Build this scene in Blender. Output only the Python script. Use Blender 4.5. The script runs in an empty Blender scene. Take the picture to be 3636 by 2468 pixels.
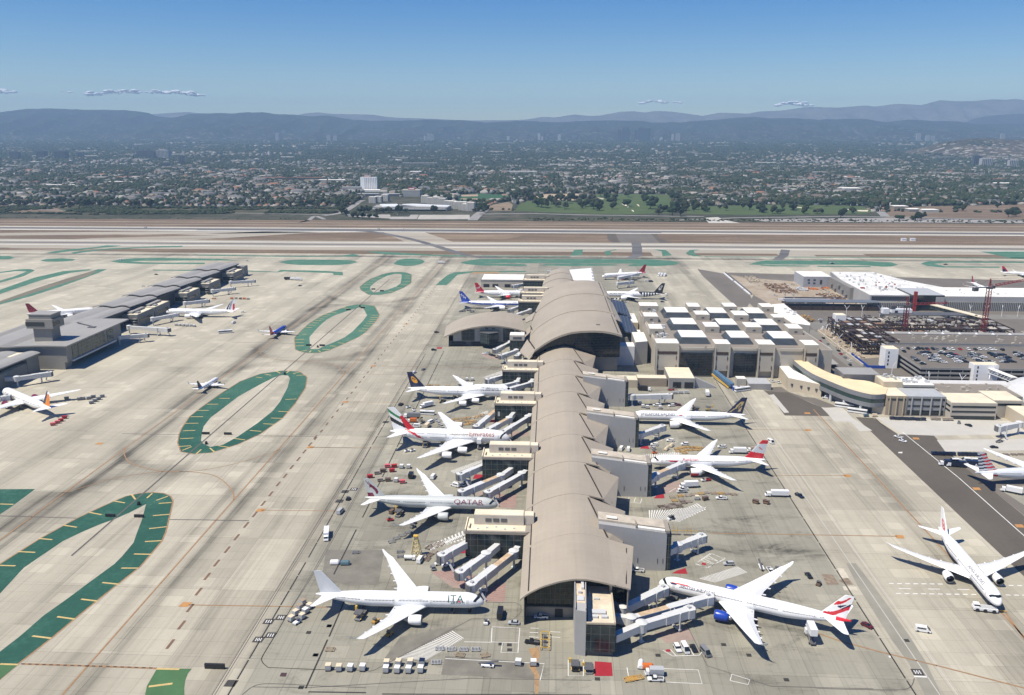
import bpy,bmesh,math,random
import numpy as np
from math import radians as R,sin,cos,pi,sqrt
from mathutils import Vector,Matrix
SC=bpy.context.scene
COL=SC.collection
rnd=random.Random(7)

# ------------------------------------------------------------------ materials
def _mat(name):
    m=bpy.data.materials.new(name);m.use_nodes=True
    nt=m.node_tree;b=nt.nodes['Principled BSDF']
    return m,nt,b
def mat(name,col,rough=.6,metal=0.,var=.12,scale=.25,spec=.5,stretch=None):
    """plain surface with a little weathering (object-space noise)"""
    m,nt,b=_mat(name)
    b.inputs['Roughness'].default_value=rough;b.inputs['Metallic'].default_value=metal
    b.inputs['Specular IOR Level'].default_value=spec
    if var<=0:
        b.inputs['Base Color'].default_value=(*col,1);return m
    tc=nt.nodes.new('ShaderNodeTexCoord');n=nt.nodes.new('ShaderNodeTexNoise')
    n.inputs['Scale'].default_value=scale;n.inputs['Detail'].default_value=5;n.inputs['Roughness'].default_value=.65
    v=tc.outputs['Object']
    if stretch:
        mp=nt.nodes.new('ShaderNodeMapping');mp.inputs['Scale'].default_value=stretch
        nt.links.new(v,mp.inputs[0]);v=mp.outputs[0]
    nt.links.new(v,n.inputs['Vector'])
    r=nt.nodes.new('ShaderNodeValToRGB')
    r.color_ramp.elements[0].position=.3;r.color_ramp.elements[1].position=.7
    r.color_ramp.elements[0].color=(*[c*(1-var) for c in col],1);r.color_ramp.elements[1].color=(*[min(1,c*(1+var)) for c in col],1)
    nt.links.new(n.outputs['Fac'],r.inputs[0]);nt.links.new(r.outputs[0],b.inputs['Base Color'])
    return m

class NB:
    """tiny node-graph helper"""
    def __init__(s,name):
        s.m,s.nt,s.b=_mat(name);s.g=s.nt.nodes.new('ShaderNodeNewGeometry')
    def n(s,t,**kw):
        nd=s.nt.nodes.new(t)
        for k,v in kw.items():setattr(nd,k,v)
        return nd
    def l(s,a,b):s.nt.links.new(a,b)
    def pos(s,scale=(1,1,1),loc=(0,0,0),rot=0):
        mp=s.n('ShaderNodeMapping');mp.inputs['Scale'].default_value=scale;mp.inputs['Location'].default_value=loc
        mp.inputs['Rotation'].default_value=(0,0,rot)
        s.l(s.g.outputs['Position'],mp.inputs[0]);return mp.outputs[0]
    def noise(s,scale,vec,detail=4,rough=.6,dist=0):
        n=s.n('ShaderNodeTexNoise');n.inputs['Scale'].default_value=scale;n.inputs['Detail'].default_value=detail
        n.inputs['Roughness'].default_value=rough;n.inputs['Distortion'].default_value=dist
        s.l(vec,n.inputs['Vector']);return n.outputs['Fac']
    def math(s,op,a,b=None,c=None,clamp=False):
        m=s.n('ShaderNodeMath',operation=op,use_clamp=clamp)
        for i,v in enumerate((a,b,c)):
            if v is None:continue
            if hasattr(v,'default_value') or hasattr(v,'is_linked'):s.l(v,m.inputs[i])
            else:m.inputs[i].default_value=v
        return m.outputs[0]
    def ramp(s,f,stops):
        r=s.n('ShaderNodeValToRGB');e=r.color_ramp.elements
        while len(e)<len(stops):e.new(.5)
        for el,(p,c) in zip(e,stops):
            el.position=p;el.color=(*c,1) if len(c)==3 else c
        s.l(f,r.inputs[0]);return r.outputs[0]
    def mr(s,f,a,b,c=0.,d=1.):
        m=s.n('ShaderNodeMapRange');s.l(f,m.inputs[0])
        for i,v in zip((1,2,3,4),(a,b,c,d)):m.inputs[i].default_value=v
        return m.outputs[0]
    def mix(s,f,a,b,mode='MIX'):
        m=s.n('ShaderNodeMix',data_type='RGBA',blend_type=mode)
        for i,v in ((0,f),(6,a),(7,b)):
            if hasattr(v,'is_linked'):s.l(v,m.inputs[i])
            elif i==0:m.inputs[0].default_value=v
            else:m.inputs[i].default_value=(*v,1)
        return m.outputs[2]
    def done(s,col,rough=.85,spec=.3):
        if hasattr(col,'is_linked'):s.l(col,s.b.inputs['Base Color'])
        else:s.b.inputs['Base Color'].default_value=(*col,1)
        s.b.inputs['Roughness'].default_value=rough;s.b.inputs['Specular IOR Level'].default_value=spec
        return s.m

# ------------------------------------------------------------------ mesh building
class MB:
    def __init__(s):s.v=[];s.f=[];s.mi=[]
    def face(s,pts,mi=0):
        b=len(s.v);s.v+=[tuple(p) for p in pts];s.f.append(tuple(range(b,b+len(pts))));s.mi.append(mi);return s
    def box(s,x0,x1,y0,y1,z0,z1,mi=0,top=None,nobot=False):
        b=len(s.v)
        s.v+=[(x0,y0,z0),(x1,y0,z0),(x1,y1,z0),(x0,y1,z0),(x0,y0,z1),(x1,y0,z1),(x1,y1,z1),(x0,y1,z1)]
        fs=[(4,5,6,7),(0,1,5,4),(1,2,6,5),(2,3,7,6),(3,0,4,7)]+([] if nobot else [(3,2,1,0)])
        for i,f in enumerate(fs):
            s.f.append(tuple(b+k for k in f));s.mi.append(top if (top is not None and i==0) else mi)
        return s
    def hexa(s,p,mi=0):
        """8 points: bottom 4 ccw, top 4 ccw"""
        b=len(s.v);s.v+=[tuple(q) for q in p]
        for f in [(3,2,1,0),(4,5,6,7),(0,1,5,4),(1,2,6,5),(2,3,7,6),(3,0,4,7)]:
            s.f.append(tuple(b+k for k in f));s.mi.append(mi)
        return s
    def prism(s,poly,z0,z1,mi=0,top=None):
        n=len(poly);b=len(s.v)
        a=sum(poly[i][0]*poly[(i+1)%n][1]-poly[(i+1)%n][0]*poly[i][1] for i in range(n))
        if a<0:poly=poly[::-1]
        s.v+=[(p[0],p[1],z0) for p in poly]+[(p[0],p[1],z1) for p in poly]
        s.f.append(tuple(b+n+i for i in range(n)));s.mi.append(mi if top is None else top)
        s.f.append(tuple(b+n-1-i for i in range(n)));s.mi.append(mi)
        for i in range(n):
            j=(i+1)%n;s.f.append((b+i,b+j,b+n+j,b+n+i));s.mi.append(mi)
        return s
    def cyl(s,x,y,z0,z1,r,n=12,r2=None,mi=0,axis='z'):
        r2=r if r2 is None else r2;b=len(s.v)
        for zz,rr in ((z0,r),(z1,r2)):
            for i in range(n):
                a=2*pi*i/n;c,d=rr*cos(a),rr*sin(a)
                s.v.append({'z':(x+c,y+d,zz),'y':(x+c,zz,y+d),'x':(zz,x+c,y+d)}[axis])
        fl=axis=='y'
        def add(f):s.f.append(tuple(f[::-1]) if fl else tuple(f));s.mi.append(mi)
        add([b+n-1-i for i in range(n)]);add([b+n+i for i in range(n)])
        for i in range(n):
            j=(i+1)%n;add([b+i,b+j,b+n+j,b+n+i])
        return s
    def beam(s,p,q,w,h=None,mi=0):
        h=w if h is None else h
        p,q=Vector(p),Vector(q);d=(q-p)
        if d.length<1e-6:return s
        d.normalize();u=d.cross(Vector((0,0,1)))
        if u.length<1e-3:u=Vector((1,0,0))
        u.normalize();v=u.cross(d);u*=w/2;v*=h/2
        return s.hexa([p-u-v,p+u-v,q+u-v,q-u-v,p-u+v,p+u+v,q+u+v,q-u+v],mi) if True else s
    def rings(s,rings,closed=True,cap0=True,cap1=True,mi=0,paint=None):
        n=len(rings[0]);b=len(s.v)
        for r in rings:s.v+=[tuple(p) for p in r]
        for k in range(len(rings)-1):
            for i in range(n if closed else n-1):
                j=(i+1)%n
                s.f.append((b+k*n+i,b+k*n+j,b+(k+1)*n+j,b+(k+1)*n+i));s.mi.append(paint(k,i) if paint else mi)
        if cap0:s.f.append(tuple(b+n-1-i for i in range(n)));s.mi.append(paint(0,0) if paint else mi)
        if cap1:s.f.append(tuple(b+(len(rings)-1)*n+i for i in range(n)));s.mi.append(paint(len(rings)-2,0) if paint else mi)
        return s
    def xf(s,M,start=0):
        s.v[start:]=[tuple(M@Vector(p)) for p in s.v[start:]];return s
    def join(s,o,M=None,mo=0):
        b=len(s.v);s.v+=[tuple(M@Vector(p)) for p in o.v] if M else list(o.v)
        s.f+=[tuple(b+k for k in f) for f in o.f];s.mi+=[m+mo for m in o.mi];return s
    def build(s,name,mats,parent=None,smooth=False,loc=None,rz=None,fix=False):
        me=bpy.data.meshes.new(name);me.from_pydata(s.v,[],s.f)
        mats=mats if isinstance(mats,(list,tuple)) else [mats]
        for m in mats:me.materials.append(m)
        if len(mats)>1:me.polygons.foreach_set('material_index',s.mi)
        if smooth:me.polygons.foreach_set('use_smooth',[True]*len(me.polygons))
        if fix:
            bm=bmesh.new();bm.from_mesh(me);bmesh.ops.remove_doubles(bm,verts=bm.verts,dist=1e-4)
            bmesh.ops.recalc_face_normals(bm,faces=bm.faces);bm.to_mesh(me);bm.free()
        me.update()
        o=bpy.data.objects.new(name,me);COL.objects.link(o)
        if parent is not None:o.parent=parent
        if loc is not None:o.location=loc
        if rz is not None:o.rotation_euler.z=rz
        return o

def tag(o,label=None,cat=None,group=None,kind=None):
    if label:o['label']=label
    if cat:o['category']=cat
    if group:o['group']=group
    if kind:o['kind']=kind
    return o
def thing(name,label,cat,loc=(0,0,0),rz=0.,group=None):
    o=bpy.data.objects.new(name,None);COL.objects.link(o);o.location=loc;o.rotation_euler.z=rz
    o.empty_display_size=1
    return tag(o,label,cat,group)
def structure(o):o['kind']='structure';return o
def copy_tree(o,parent=None):
    c=o.copy();COL.objects.link(c)
    if parent is not None:c.parent=parent
    for ch in list(o.children):copy_tree(ch,c)
    return c

def text_mesh(body,size,step=.25):
    """lettering as a flat mesh (x right, y up), cut into strips so that it can be wrapped round a hull"""
    cu=bpy.data.curves.new('lettering','FONT');cu.body=body;cu.size=size;cu.resolution_u=2
    ob=bpy.data.objects.new('lettering',cu);COL.objects.link(ob)
    bpy.context.view_layer.update()
    me=bpy.data.meshes.new_from_object(ob.evaluated_get(bpy.context.evaluated_depsgraph_get()))
    bpy.data.objects.remove(ob);bpy.data.curves.remove(cu)
    bm=bmesh.new();bm.from_mesh(me);bpy.data.meshes.remove(me)
    bmesh.ops.triangulate(bm,faces=bm.faces)
    y=-.3*size
    while step and y<size:
        bmesh.ops.bisect_plane(bm,geom=bm.verts[:]+bm.edges[:]+bm.faces[:],plane_co=(0,y,0),plane_no=(0,1,0));y+=step
    bm.verts.index_update()
    v=[tuple(q.co) for q in bm.verts];f=[tuple(q.index for q in fc.verts) for fc in bm.faces];bm.free()
    return v,f,max(p[0] for p in v)

# ------------------------------------------------------------------ camera, light, air
cam=bpy.data.cameras.new('camera');co=bpy.data.objects.new('camera',cam);COL.objects.link(co)
cam.sensor_width=36;cam.lens=36*2973/3636;cam.clip_end=120000;cam.clip_start=1
co.location=(0,0,184);co.rotation_euler=(R(90)-math.atan((1234-471)/2973),0,R(3.0));SC.camera=co
sunv=Vector((-.47,-.257,1)).normalized()
sl=bpy.data.lights.new('sun','SUN');so=bpy.data.objects.new('sun',sl);COL.objects.link(so)
sl.energy=4.6;sl.angle=R(.53);sl.color=(1,.93,.80);so.rotation_euler=sunv.to_track_quat('Z','Y').to_euler()
so.location=(0,0,900)
W=bpy.data.worlds.new('World');SC.world=W;W.use_nodes=True
sk=W.node_tree.nodes.new('ShaderNodeTexSky');sk.sky_type='NISHITA';sk.sun_disc=False
sk.sun_elevation=math.asin(sunv.z);sk.sun_rotation=R(241.3);sk.altitude=150;sk.air_density=1.0;sk.dust_density=.1;sk.ozone_density=4.5
bg=W.node_tree.nodes['Background'];bg.inputs[1].default_value=.085
hs=W.node_tree.nodes.new('ShaderNodeHueSaturation');hs.inputs['Saturation'].default_value=1.5;hs.inputs['Hue'].default_value=.515;hs.inputs['Value'].default_value=.92
W.node_tree.links.new(sk.outputs[0],hs.inputs['Color']);W.node_tree.links.new(hs.outputs[0],bg.inputs[0])
SC.view_settings.view_transform='Standard';SC.view_settings.look='None';SC.view_settings.exposure=.45;SC.view_settings.gamma=1
SC.render.engine='CYCLES'
SC.cycles.use_denoising=True;SC.cycles.max_bounces=5;SC.cycles.diffuse_bounces=2;SC.cycles.glossy_bounces=2;SC.cycles.transmission_bounces=1
SC.cycles.volume_bounces=0;SC.cycles.caustics_reflective=False;SC.cycles.caustics_refractive=False
SC.cycles.adaptive_threshold=.02
hz=MB().box(-14800,13200,-300,18600,-1.5,880)
hm=bpy.data.materials.new('haze_air');hm.use_nodes=True;nt=hm.node_tree
nt.nodes.remove(nt.nodes['Principled BSDF'])
pv=nt.nodes.new('ShaderNodeVolumePrincipled');pv.inputs['Density'].default_value=6.5e-5;pv.inputs['Color'].default_value=(.47,.72,1.,1)
pv.inputs['Anisotropy'].default_value=.0
nt.links.new(pv.outputs[0],nt.nodes['Material Output'].inputs['Volume'])
tag(hz.build('haze',hm),kind='stuff')

# common materials
def pieces(name,boxes,m,parent=None):
    out=[]
    for b in boxes:
        o=MB().box(*b).build(name,m)
        if parent is not None:o.parent=parent;o.location=-Vector(parent.location)
        out.append(o)
    return out
WHITE=mat('white_paint',(.82,.82,.81),.35,var=.03,scale=.3)
OFFWHITE=mat('off_white_paint',(.66,.65,.61),.5,var=.08)
ROOFW=mat('white_roof_membrane',(.78,.75,.68),.8,var=.10,scale=.15)
CREAM=mat('cream_roof',(.70,.62,.46),.8,var=.12,scale=.12)
GREYP=mat('grey_paint',(.42,.43,.43),.5,var=.08)
LGREY=mat('light_grey_metal',(.55,.56,.56),.45,var=.06)
DGREY=mat('dark_grey',(.10,.10,.105),.6,var=.15)
BLACK=mat('black_rubber',(.02,.02,.022),.7,var=0)
GLASS=mat('dark_glass',(.015,.022,.026),.12,var=.2,scale=.2,spec=.6)
GLASSG=mat('green_glass',(.035,.06,.055),.15,var=.25,scale=.1,spec=.6)
CONCW=mat('pale_concrete_wall',(.46,.42,.35),.85,var=.08,scale=.1)
CONCG=mat('grey_concrete_wall',(.30,.29,.27),.85,var=.1,scale=.1)
BEIGE=mat('beige_wall',(.50,.43,.32),.85,var=.06,scale=.1)
TANROOF=None
STEEL=mat('steel',(.35,.36,.37),.4,metal=.6,var=.08)
YELL=mat('yellow_paint',(.62,.38,.05),.6,var=.1)
RED=mat('red_paint',(.50,.02,.03),.5,var=.1)
DRED=mat('crane_red',(.28,.03,.03),.6,var=.15)
ORANGE=mat('orange_paint',(.62,.16,.03),.6,var=.1)
RUST=mat('rusty_steel',(.22,.13,.08),.8,var=.3,scale=.8)
BRSTEEL=mat('brown_steel',(.055,.035,.028),.7,var=.3,scale=.5)
NAVY=mat('navy_paint',(.015,.022,.07),.35,var=.05)
BLUE=mat('blue_paint',(.02,.07,.36),.35,var=.05)

# ------------------------------------------------------------------ aircraft
SPEC={  # L, half width, half height, hull centre z, span, fin top, engine radius, engine length, engine spanwise positions
 'a359':(66.8,2.98,3.04,5.3,64.75,17.0,1.95,6.2,(.325,)),
 'a35k':(73.8,2.98,3.04,5.4,64.75,17.1,2.0,6.6,(.325,)),
 '77w':(73.9,3.1,3.1,5.5,64.8,18.6,2.1,7.4,(.30,)),
 '772':(63.7,3.1,3.1,5.5,60.9,18.5,2.1,7.4,(.32,)),
 '789':(62.8,2.88,2.97,5.2,60.1,17.0,1.85,6.4,(.33,)),
 'a388':(72.7,3.57,4.2,6.9,79.75,24.1,1.85,6.8,(.37,.64)),
 '748':(76.3,3.25,3.35,5.9,68.4,19.4,1.65,6.2,(.36,.64)),
 '738':(39.5,1.9,2.0,3.4,35.8,12.5,1.1,4.2,(.27,)),
 'e75':(31.7,1.5,1.68,2.9,28.6,9.9,.95,3.4,(.30,)),
 '321':(46.0,1.98,2.07,3.6,36.5,12.6,1.2,4.6,(.32,)),
}
AW=mat('aircraft_white',(.86,.86,.85),.28,var=.025,scale=.12)
AG=mat('aircraft_belly_grey',(.50,.51,.52),.35,var=.04,scale=.12)
AWING=mat('wing_white',(.80,.80,.79),.35,var=.04,scale=.2)
DOORM=mat('door_outline_grey',(.66,.66,.66),.35,var=.03)
WPAN=mat('wing_flap_grey',(.60,.61,.61),.4,var=.06,scale=.3)
AQ=mat('aircraft_silver_grey',(.52,.54,.52),.32,var=.03,scale=.12)
INTAKE=mat('engine_intake_dark',(.03,.03,.033),.5,var=0)
METAL=mat('bare_metal',(.45,.45,.46),.3,metal=.8,var=.1)
def solid(name,c):return mat(name,c,.32,var=.03)
L_NAVY=solid('livery_navy',(.012,.018,.065));L_RED=solid('livery_red',(.62,.02,.035));L_BLUE=solid('livery_blue',(.015,.055,.36))
L_GOLD=solid('livery_gold',(.78,.36,.03));L_BURG=solid('livery_burgundy',(.16,.012,.045));L_GREEN=solid('livery_green',(.015,.22,.07))
L_BLACK=solid('livery_black',(.02,.02,.022));L_LG=solid('livery_light_grey',(.55,.56,.58));L_SILV=solid('livery_silver',(.62,.64,.66))
L_ORNG=solid('livery_orange',(.75,.22,.03));L_BGOLD=solid('livery_pale_gold',(.50,.38,.17));L_CRIM=solid('livery_crimson',(.40,.015,.04))
L_SKY=solid('livery_sky_blue',(.12,.35,.7));L_TEAL=solid('livery_dark_teal',(.02,.09,.09));L_EGOLD=solid('livery_red_gold',(.42,.10,.05))

class Plane:
    def __init__(s,kind,label,nose,tail=None,heading=None,hull=(AW,),paint=None,fin=(AW,),finpaint=None,eng=AW,eng2=None,wing=AWING,z=0,group='airliners',tailmat=None,winglet=None):
        L,a,b,zf,span,ft,er,el,ep=SPEC[kind]
        s.L,s.a,s.b,s.zf,s.kind=L,a,b,zf,kind
        nose=Vector(nose)
        if heading is None:
            d=nose-Vector(tail);heading=math.atan2(d.y,d.x)
        c=nose-Vector((cos(heading),sin(heading)))*L/2
        s.root=thing('airliner',label,'airplane',(c.x,c.y,z),heading,group)
        s.hull(list(hull),paint);s.fin(list(fin),finpaint,ft)
        for sd in (1,-1):
            s.wing(sd,span,wing,winglet);s.stab(sd,tailmat or wing)
            for e in ep:s.engine(sd,e*span/2,er,el,eng,eng2)
        s.windows();s.doors();s.gear();s.cockpit()
    # hull section at distance x from the nose: (centre z, half height, half width)
    def sec(s,x):
        L,a,b=s.L,s.a,s.b
        Ln=2.5*b;xt=.66*L
        top,bot,w=b,-b,a
        if x<Ln:
            t=max(0,x/Ln);f=sqrt(max(0,1-(1-t)**2));zn=-.30*b
            top=zn+(b-zn)*f**1.25;bot=zn-(b+zn)*f**.85;w=a*f**.95
        if s.kind=='748':
            u=min(max((x-1.5)/6,0),1);q=1-min(max((x-25)/12,0),1);u=u*u*(3-2*u)*q*q*(3-2*q);top+=2.0*u
        if x>xt:
            t=min(1,(x-xt)/(L-xt));top=b-.42*b*t**1.8;bot=-b+1.38*b*t**1.35;w=a*(1-.93*t**1.7)
        return (top+bot)/2+s.zf,max((top-bot)/2,.02),max(w,.02)
    def surf(s,x,ang,off=0.):
        """point on the hull: x from nose, angle from +y (port) over the top to -y"""
        zc,h,w=s.sec(x)
        return Vector((s.L/2-x,(w+off)*cos(ang),zc+(h+off)*sin(ang)))
    def hull(s,mats,paint):
        n=40;xs=[0.02,.12,.35,.7,1.2,1.8,2.6,3.5,4.6,6,7.5]
        xs=[x for x in xs if x<2.5*s.b];nx=84
        xs+=[2.5*s.b+(s.L-2.5*s.b)*i/nx for i in range(nx+1)]
        rg=[[s.surf(x,2*pi*(i+.5)/n) for i in range(n)] for x in xs]
        def pf(k,i):
            x=(xs[k]+xs[min(k+1,len(xs)-1)])/2;an=2*pi*(i+1)/n
            return paint(x,sin(an),an,s) if paint else 0
        MB().rings(rg,paint=pf).build('fuselage',mats,s.root,smooth=True)
        # wing-body fairing
        x0=.32*s.L;c=.26*s.L;f=MB();rg=[]
        for i in range(9):
            t=i/8;x=x0-2+c*t;k=sin(pi*t)**.5*.98+.02
            rg.append([Vector((s.L/2-x,s.a*1.12*k*cos(q),s.zf-s.b*.55+s.b*.62*k*sin(q))) for q in [2*pi*j/16 for j in range(16)]])
        f.rings(rg).build('belly_fairing',mats[0],s.root,smooth=True)
    def loft(s,st,sd,mats,name,vertical=False,fine=None,paint=None):
        """st: (span pos, x from nose of LE, chord, height, thickness)"""
        cf=fine or [0,.03,.12,.3,.5,.74,1.]
        rg=[]
        for y,xl,c,z,th in st:
            up,lo=[],[]
            for q in cf:
                hh=th*c*(2.6*(sqrt(q)-q)*.62+.02*(1-q))
                up.append((q,hh));lo.append((q,-hh*(.6 if not vertical else 1)))
            ring=up+lo[-2:0:-1]
            if vertical:rg.append([Vector((s.L/2-xl-c*q,h,z)) for q,h in ring])
            else:rg.append([Vector((s.L/2-xl-c*q,sd*y,z+h)) for q,h in ring])
        m=MB();nc=len(cf);n=len(rg[0])
        def pf(k,i):
            if not paint:return 0
            j=i if i<nc-1 else n-1-i
            return paint((cf[j]+cf[j+1])/2,(k+.5)/(len(st)-1))
        m.rings(rg,paint=pf)
        return m.build(name,mats,s.root,smooth=False,fix=True)
    def wst(s,span,winglet):
        L,hb=s.L,span/2;y0=s.a*.7
        four=s.kind in ('a388','748')
        x0={'a388':.285,'748':.27}.get(s.kind,.335)*L;c0={'a388':17.5,'748':15.5}.get(s.kind,.19*L if s.kind!='77w' else 13.2)
        sw=math.tan(R({'748':39,'a388':35.5,'738':27,'e75':26,'321':27}.get(s.kind,34)))
        yk=.36*hb;ct=.03*span+.25;zr=s.zf-s.b*.60;dih=math.tan(R({'789':7.5,'a388':5.5}.get(s.kind,6.)))
        xk=x0+sw*(yk-y0);ck=max((x0+c0+.02*L)-xk,.42*c0)
        ye=hb*(.93 if winglet!='none' else 1.);xe=x0+sw*(ye-y0)
        st=[(y0,x0,c0,zr,.12)]
        for t in (.33,.66,1):st.append((y0+(yk-y0)*t,x0+sw*(yk-y0)*t,c0+(ck-c0)*t,zr+dih*(yk-y0)*t,.115))
        for t in (.25,.5,.75,1):
            y=yk+(ye-yk)*t;st.append((y,x0+sw*(y-y0),ck+(ct*1.35-ck)*t,zr+dih*(y-y0)+(.6*t*t if s.kind in ('789','a359','a35k') else 0),.10))
        ze=st[-1][3]
        if winglet=='none':pass
        elif s.kind in ('a359','a35k'):
            st+=[(ye+.03*hb,xe+1.6,ct*1.05,ze+.5,.09),(ye+.05*hb,xe+2.9,ct*.75,ze+1.3,.08),(hb,xe+4.4,ct*.28,ze+2.5,.07)]
        elif s.kind in ('77w','789','748','772'):
            st+=[(ye+.035*hb,xe+sw*2.2,ct*.85,ze+.3,.08),(hb,xe+sw*4.9,ct*.2,ze+.75,.06)]
        elif s.kind=='a388':
            st+=[(hb*.97,xe+sw*2,ct*1.0,ze+.2,.08),(hb,xe+sw*3,ct*.8,ze+.3,.08)]
        else:
            st+=[(hb*.985,xe+.9,ct*1.0,ze+.5,.09),(hb,xe+2.4,ct*.5,ze+2.3,.08)]
        s.dih,s.x0,s.y0,s.sw,s.zr=dih,x0,y0,sw,zr
        return st
    def wing(s,sd,span,m,winglet):
        st=s.wst(span,winglet);w=s.loft(st,sd,[m,WPAN],'wing',paint=lambda u,v:1 if u>.62 and v<.86 else 0)
        f=MB()  # flap track fairings under the trailing edge
        for t in (.3,.45,.6,.75):
            y=span/2*t
            for k in range(len(st)-1):
                if st[k][0]<=y<=st[k+1][0]:
                    q=(y-st[k][0])/(st[k+1][0]-st[k][0]+1e-6);xl=st[k][1]+(st[k+1][1]-st[k][1])*q;c=st[k][2]+(st[k+1][2]-st[k][2])*q;z=st[k][3]+(st[k+1][3]-st[k][3])*q
                    X=s.L/2-xl;wd=.012*s.L/2
                    f.hexa([(X-c*.6,sd*y-wd,z-.9),(X-c*.6,sd*y+wd,z-.9),(X-c*1.12,sd*y+wd*.6,z-.35),(X-c*1.12,sd*y-wd*.6,z-.35),
                            (X-c*.55,sd*y-wd,z-.05),(X-c*.55,sd*y+wd,z-.05),(X-c*1.14,sd*y+wd*.6,z-.1),(X-c*1.14,sd*y-wd*.6,z-.1)])
                    break
        f.build('flap_fairing',m,w)
    def stab(s,sd,m):
        L=s.L;k=1.16 if s.kind=='a388' else 1.0
        x0=L-.135*L*k;c0=.098*L*k;hb=.148*L*k;sw=math.tan(R(37));z0=s.zf+s.b*.30;ct=c0*.33;y0=s.a*.2
        st=[(y0,x0,c0,z0,.09),(hb*.5,x0+sw*(hb*.5-y0),c0+(ct-c0)*.5,z0+.05*hb,.09),(hb*.94,x0+sw*(hb*.94-y0),ct*1.05,z0+.1*hb,.08),(hb,x0+sw*(hb-y0)+.4,ct*.55,z0+.105*hb,.06)]
        s.loft(st,sd,m,'tailplane')
    def fin(s,mats,paint,ft):
        L=s.L;zt,h,_=s.sec(.90*L);z0=zt+h-.35;H=ft-z0;k=H/10.
        c0=max(.127*L,.95*H);ct=.34*c0;xr=L-c0-.028*L;swp=H*.86;s.fz0,s.fH=z0,H;s.fx,s.fc,s.fct,s.fsw=xr,c0,ct,swp
        n=36;st=[]
        for i in range(n+1):
            t=i/n;st.append((0,xr+swp*t,c0+(ct-c0)*t,z0+H*t,.085))
        st[0]=(0,xr-.4*k,c0+.4*k,z0-.7,.085)
        fine=[0,.02,.05]+[.05+.95*i/26 for i in range(1,27)]
        s.loft(st,1,mats,'tail_fin',vertical=True,fine=fine if paint else None,paint=paint)
    def finpt(s,u,v,sd,off=.06):
        """point on the fin side: u chord fraction, v height fraction"""
        c=s.fc+(s.fct-s.fc)*v;th=.085*c*(2.6*(sqrt(max(u,0))-u)*.62+.02*(1-u))
        return Vector((s.L/2-(s.fx+s.fsw*v)-c*u,sd*(th+off),s.fz0+s.fH*v))
    def fintext(s,body,size,u,v,m,sd,name='tail_lettering',rot=0):
        V,F,wd=text_mesh(body,size,0);mb=MB();dirx=-1 if sd>0 else 1
        for p in V:
            q=Vector((p[0]-wd/2,p[1]-.35*size));q=Matrix.Rotation(rot,2)@q
            vv=v+q.y/s.fH;c=s.fc+(s.fct-s.fc)*v
            base=s.finpt(u,v,sd);x=base.x+dirx*q.x
            cc=s.fc+(s.fct-s.fc)*vv;uu=(s.L/2-(s.fx+s.fsw*vv)-x)/cc
            mb.v.append(tuple(s.finpt(min(max(uu,.02),.98),vv,sd)))
        mb.f=F;mb.mi=[0]*len(F);mb.build(name,m,s.root)
    def engine(s,sd,y,r,l,m,m2=None):
        xl=s.x0+s.sw*(y-s.y0);z=s.zr+s.dih*(y-s.y0)-r*1.12;X=s.L/2-xl+l*.78  # inlet
        z=max(z,r+.75)
        prof=[(0,.80),(-.012,.86),(.02,.93),(.12,1.0),(.35,1.02),(.6,.95),(.8,.82),(.82,.74)]
        n=24
        ring=lambda x,rr:[Vector((X-l*x,sd*y+rr*cos(2*pi*i/n),z+rr*sin(2*pi*i/n))) for i in range(n)]
        mb=MB();mb.rings([ring(x,r*q) for x,q in prof],cap0=False,cap1=True,paint=lambda k,i:1 if k<2 else (2 if i>=n/2-1 and k<5 else 0))
        e=mb.build('engine',[m,METAL,m2 or m],s.root,smooth=True)
        f=MB();f.rings([ring(.0,r*.80),ring(.22,r*.78)],cap0=False,cap1=True)
        f.build('intake',INTAKE,e)
        sp=MB();sp.rings([ring(.12,.02),ring(.17,r*.2),ring(.215,r*.28)],cap0=True,cap1=False);sp.build('spinner',GREYP,e,smooth=True)
        cn=MB();cn.rings([ring(.81,r*.56),ring(.95,r*.46),ring(1.0,r*.40),ring(1.12,r*.05)]);cn.build('exhaust_cone',METAL,e,smooth=True)
        p=MB();w=r*.09;zt=s.zr+s.dih*(y-s.y0)
        a,b=X-l*.2,X-l*1.35
        p.hexa([(a,sd*y-w,z+r*.8),(a,sd*y+w,z+r*.8),(b,sd*y+w,z+r*.7),(b,sd*y-w,z+r*.7),(a-l*.35,sd*y-w,zt+.1),(a-l*.35,sd*y+w,zt+.1),(b,sd*y+w,zt+.0),(b,sd*y-w,zt+.0)])
        p.build('pylon',AWING,e)
    def windows(s):
        rows={'a388':[(-.12,.12,.86),(.42,.14,.80)],'748':[(.18,.10,.88)]}.get(s.kind,[(.22,.11,.87)])
        for sd in (1,-1):
            m=MB()
            for zr,f0,f1 in rows:
                x=f0*s.L;k=0
                while x<f1*s.L:
                    k+=1
                    if not (k%24 in (0,1,2)):
                        a0=math.asin(zr);da=.42/s.b;ang=(a0,a0+da)
                        fc=lambda A:A if sd>0 else pi-A
                        m.face([s.surf(x-.15,fc(ang[0]),.02),s.surf(x+.15,fc(ang[0]),.02),s.surf(x+.15,fc(ang[1]),.02),s.surf(x-.15,fc(ang[1]),.02)])
                    x+=.56
            m.build('window_row',GLASS,s.root)
        if s.kind=='748':
            for sd in (1,-1):
                m=MB();x=8
                while x<24:
                    a0=.62;m.face([s.surf(x-.15,a0 if sd>0 else pi-a0,.02),s.surf(x+.15,a0 if sd>0 else pi-a0,.02),s.surf(x+.15,(a0+.1) if sd>0 else pi-a0-.1,.02),s.surf(x-.15,(a0+.1) if sd>0 else pi-a0-.1,.02)]);x+=.56
                m.build('window_row',GLASS,s.root)
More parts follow.
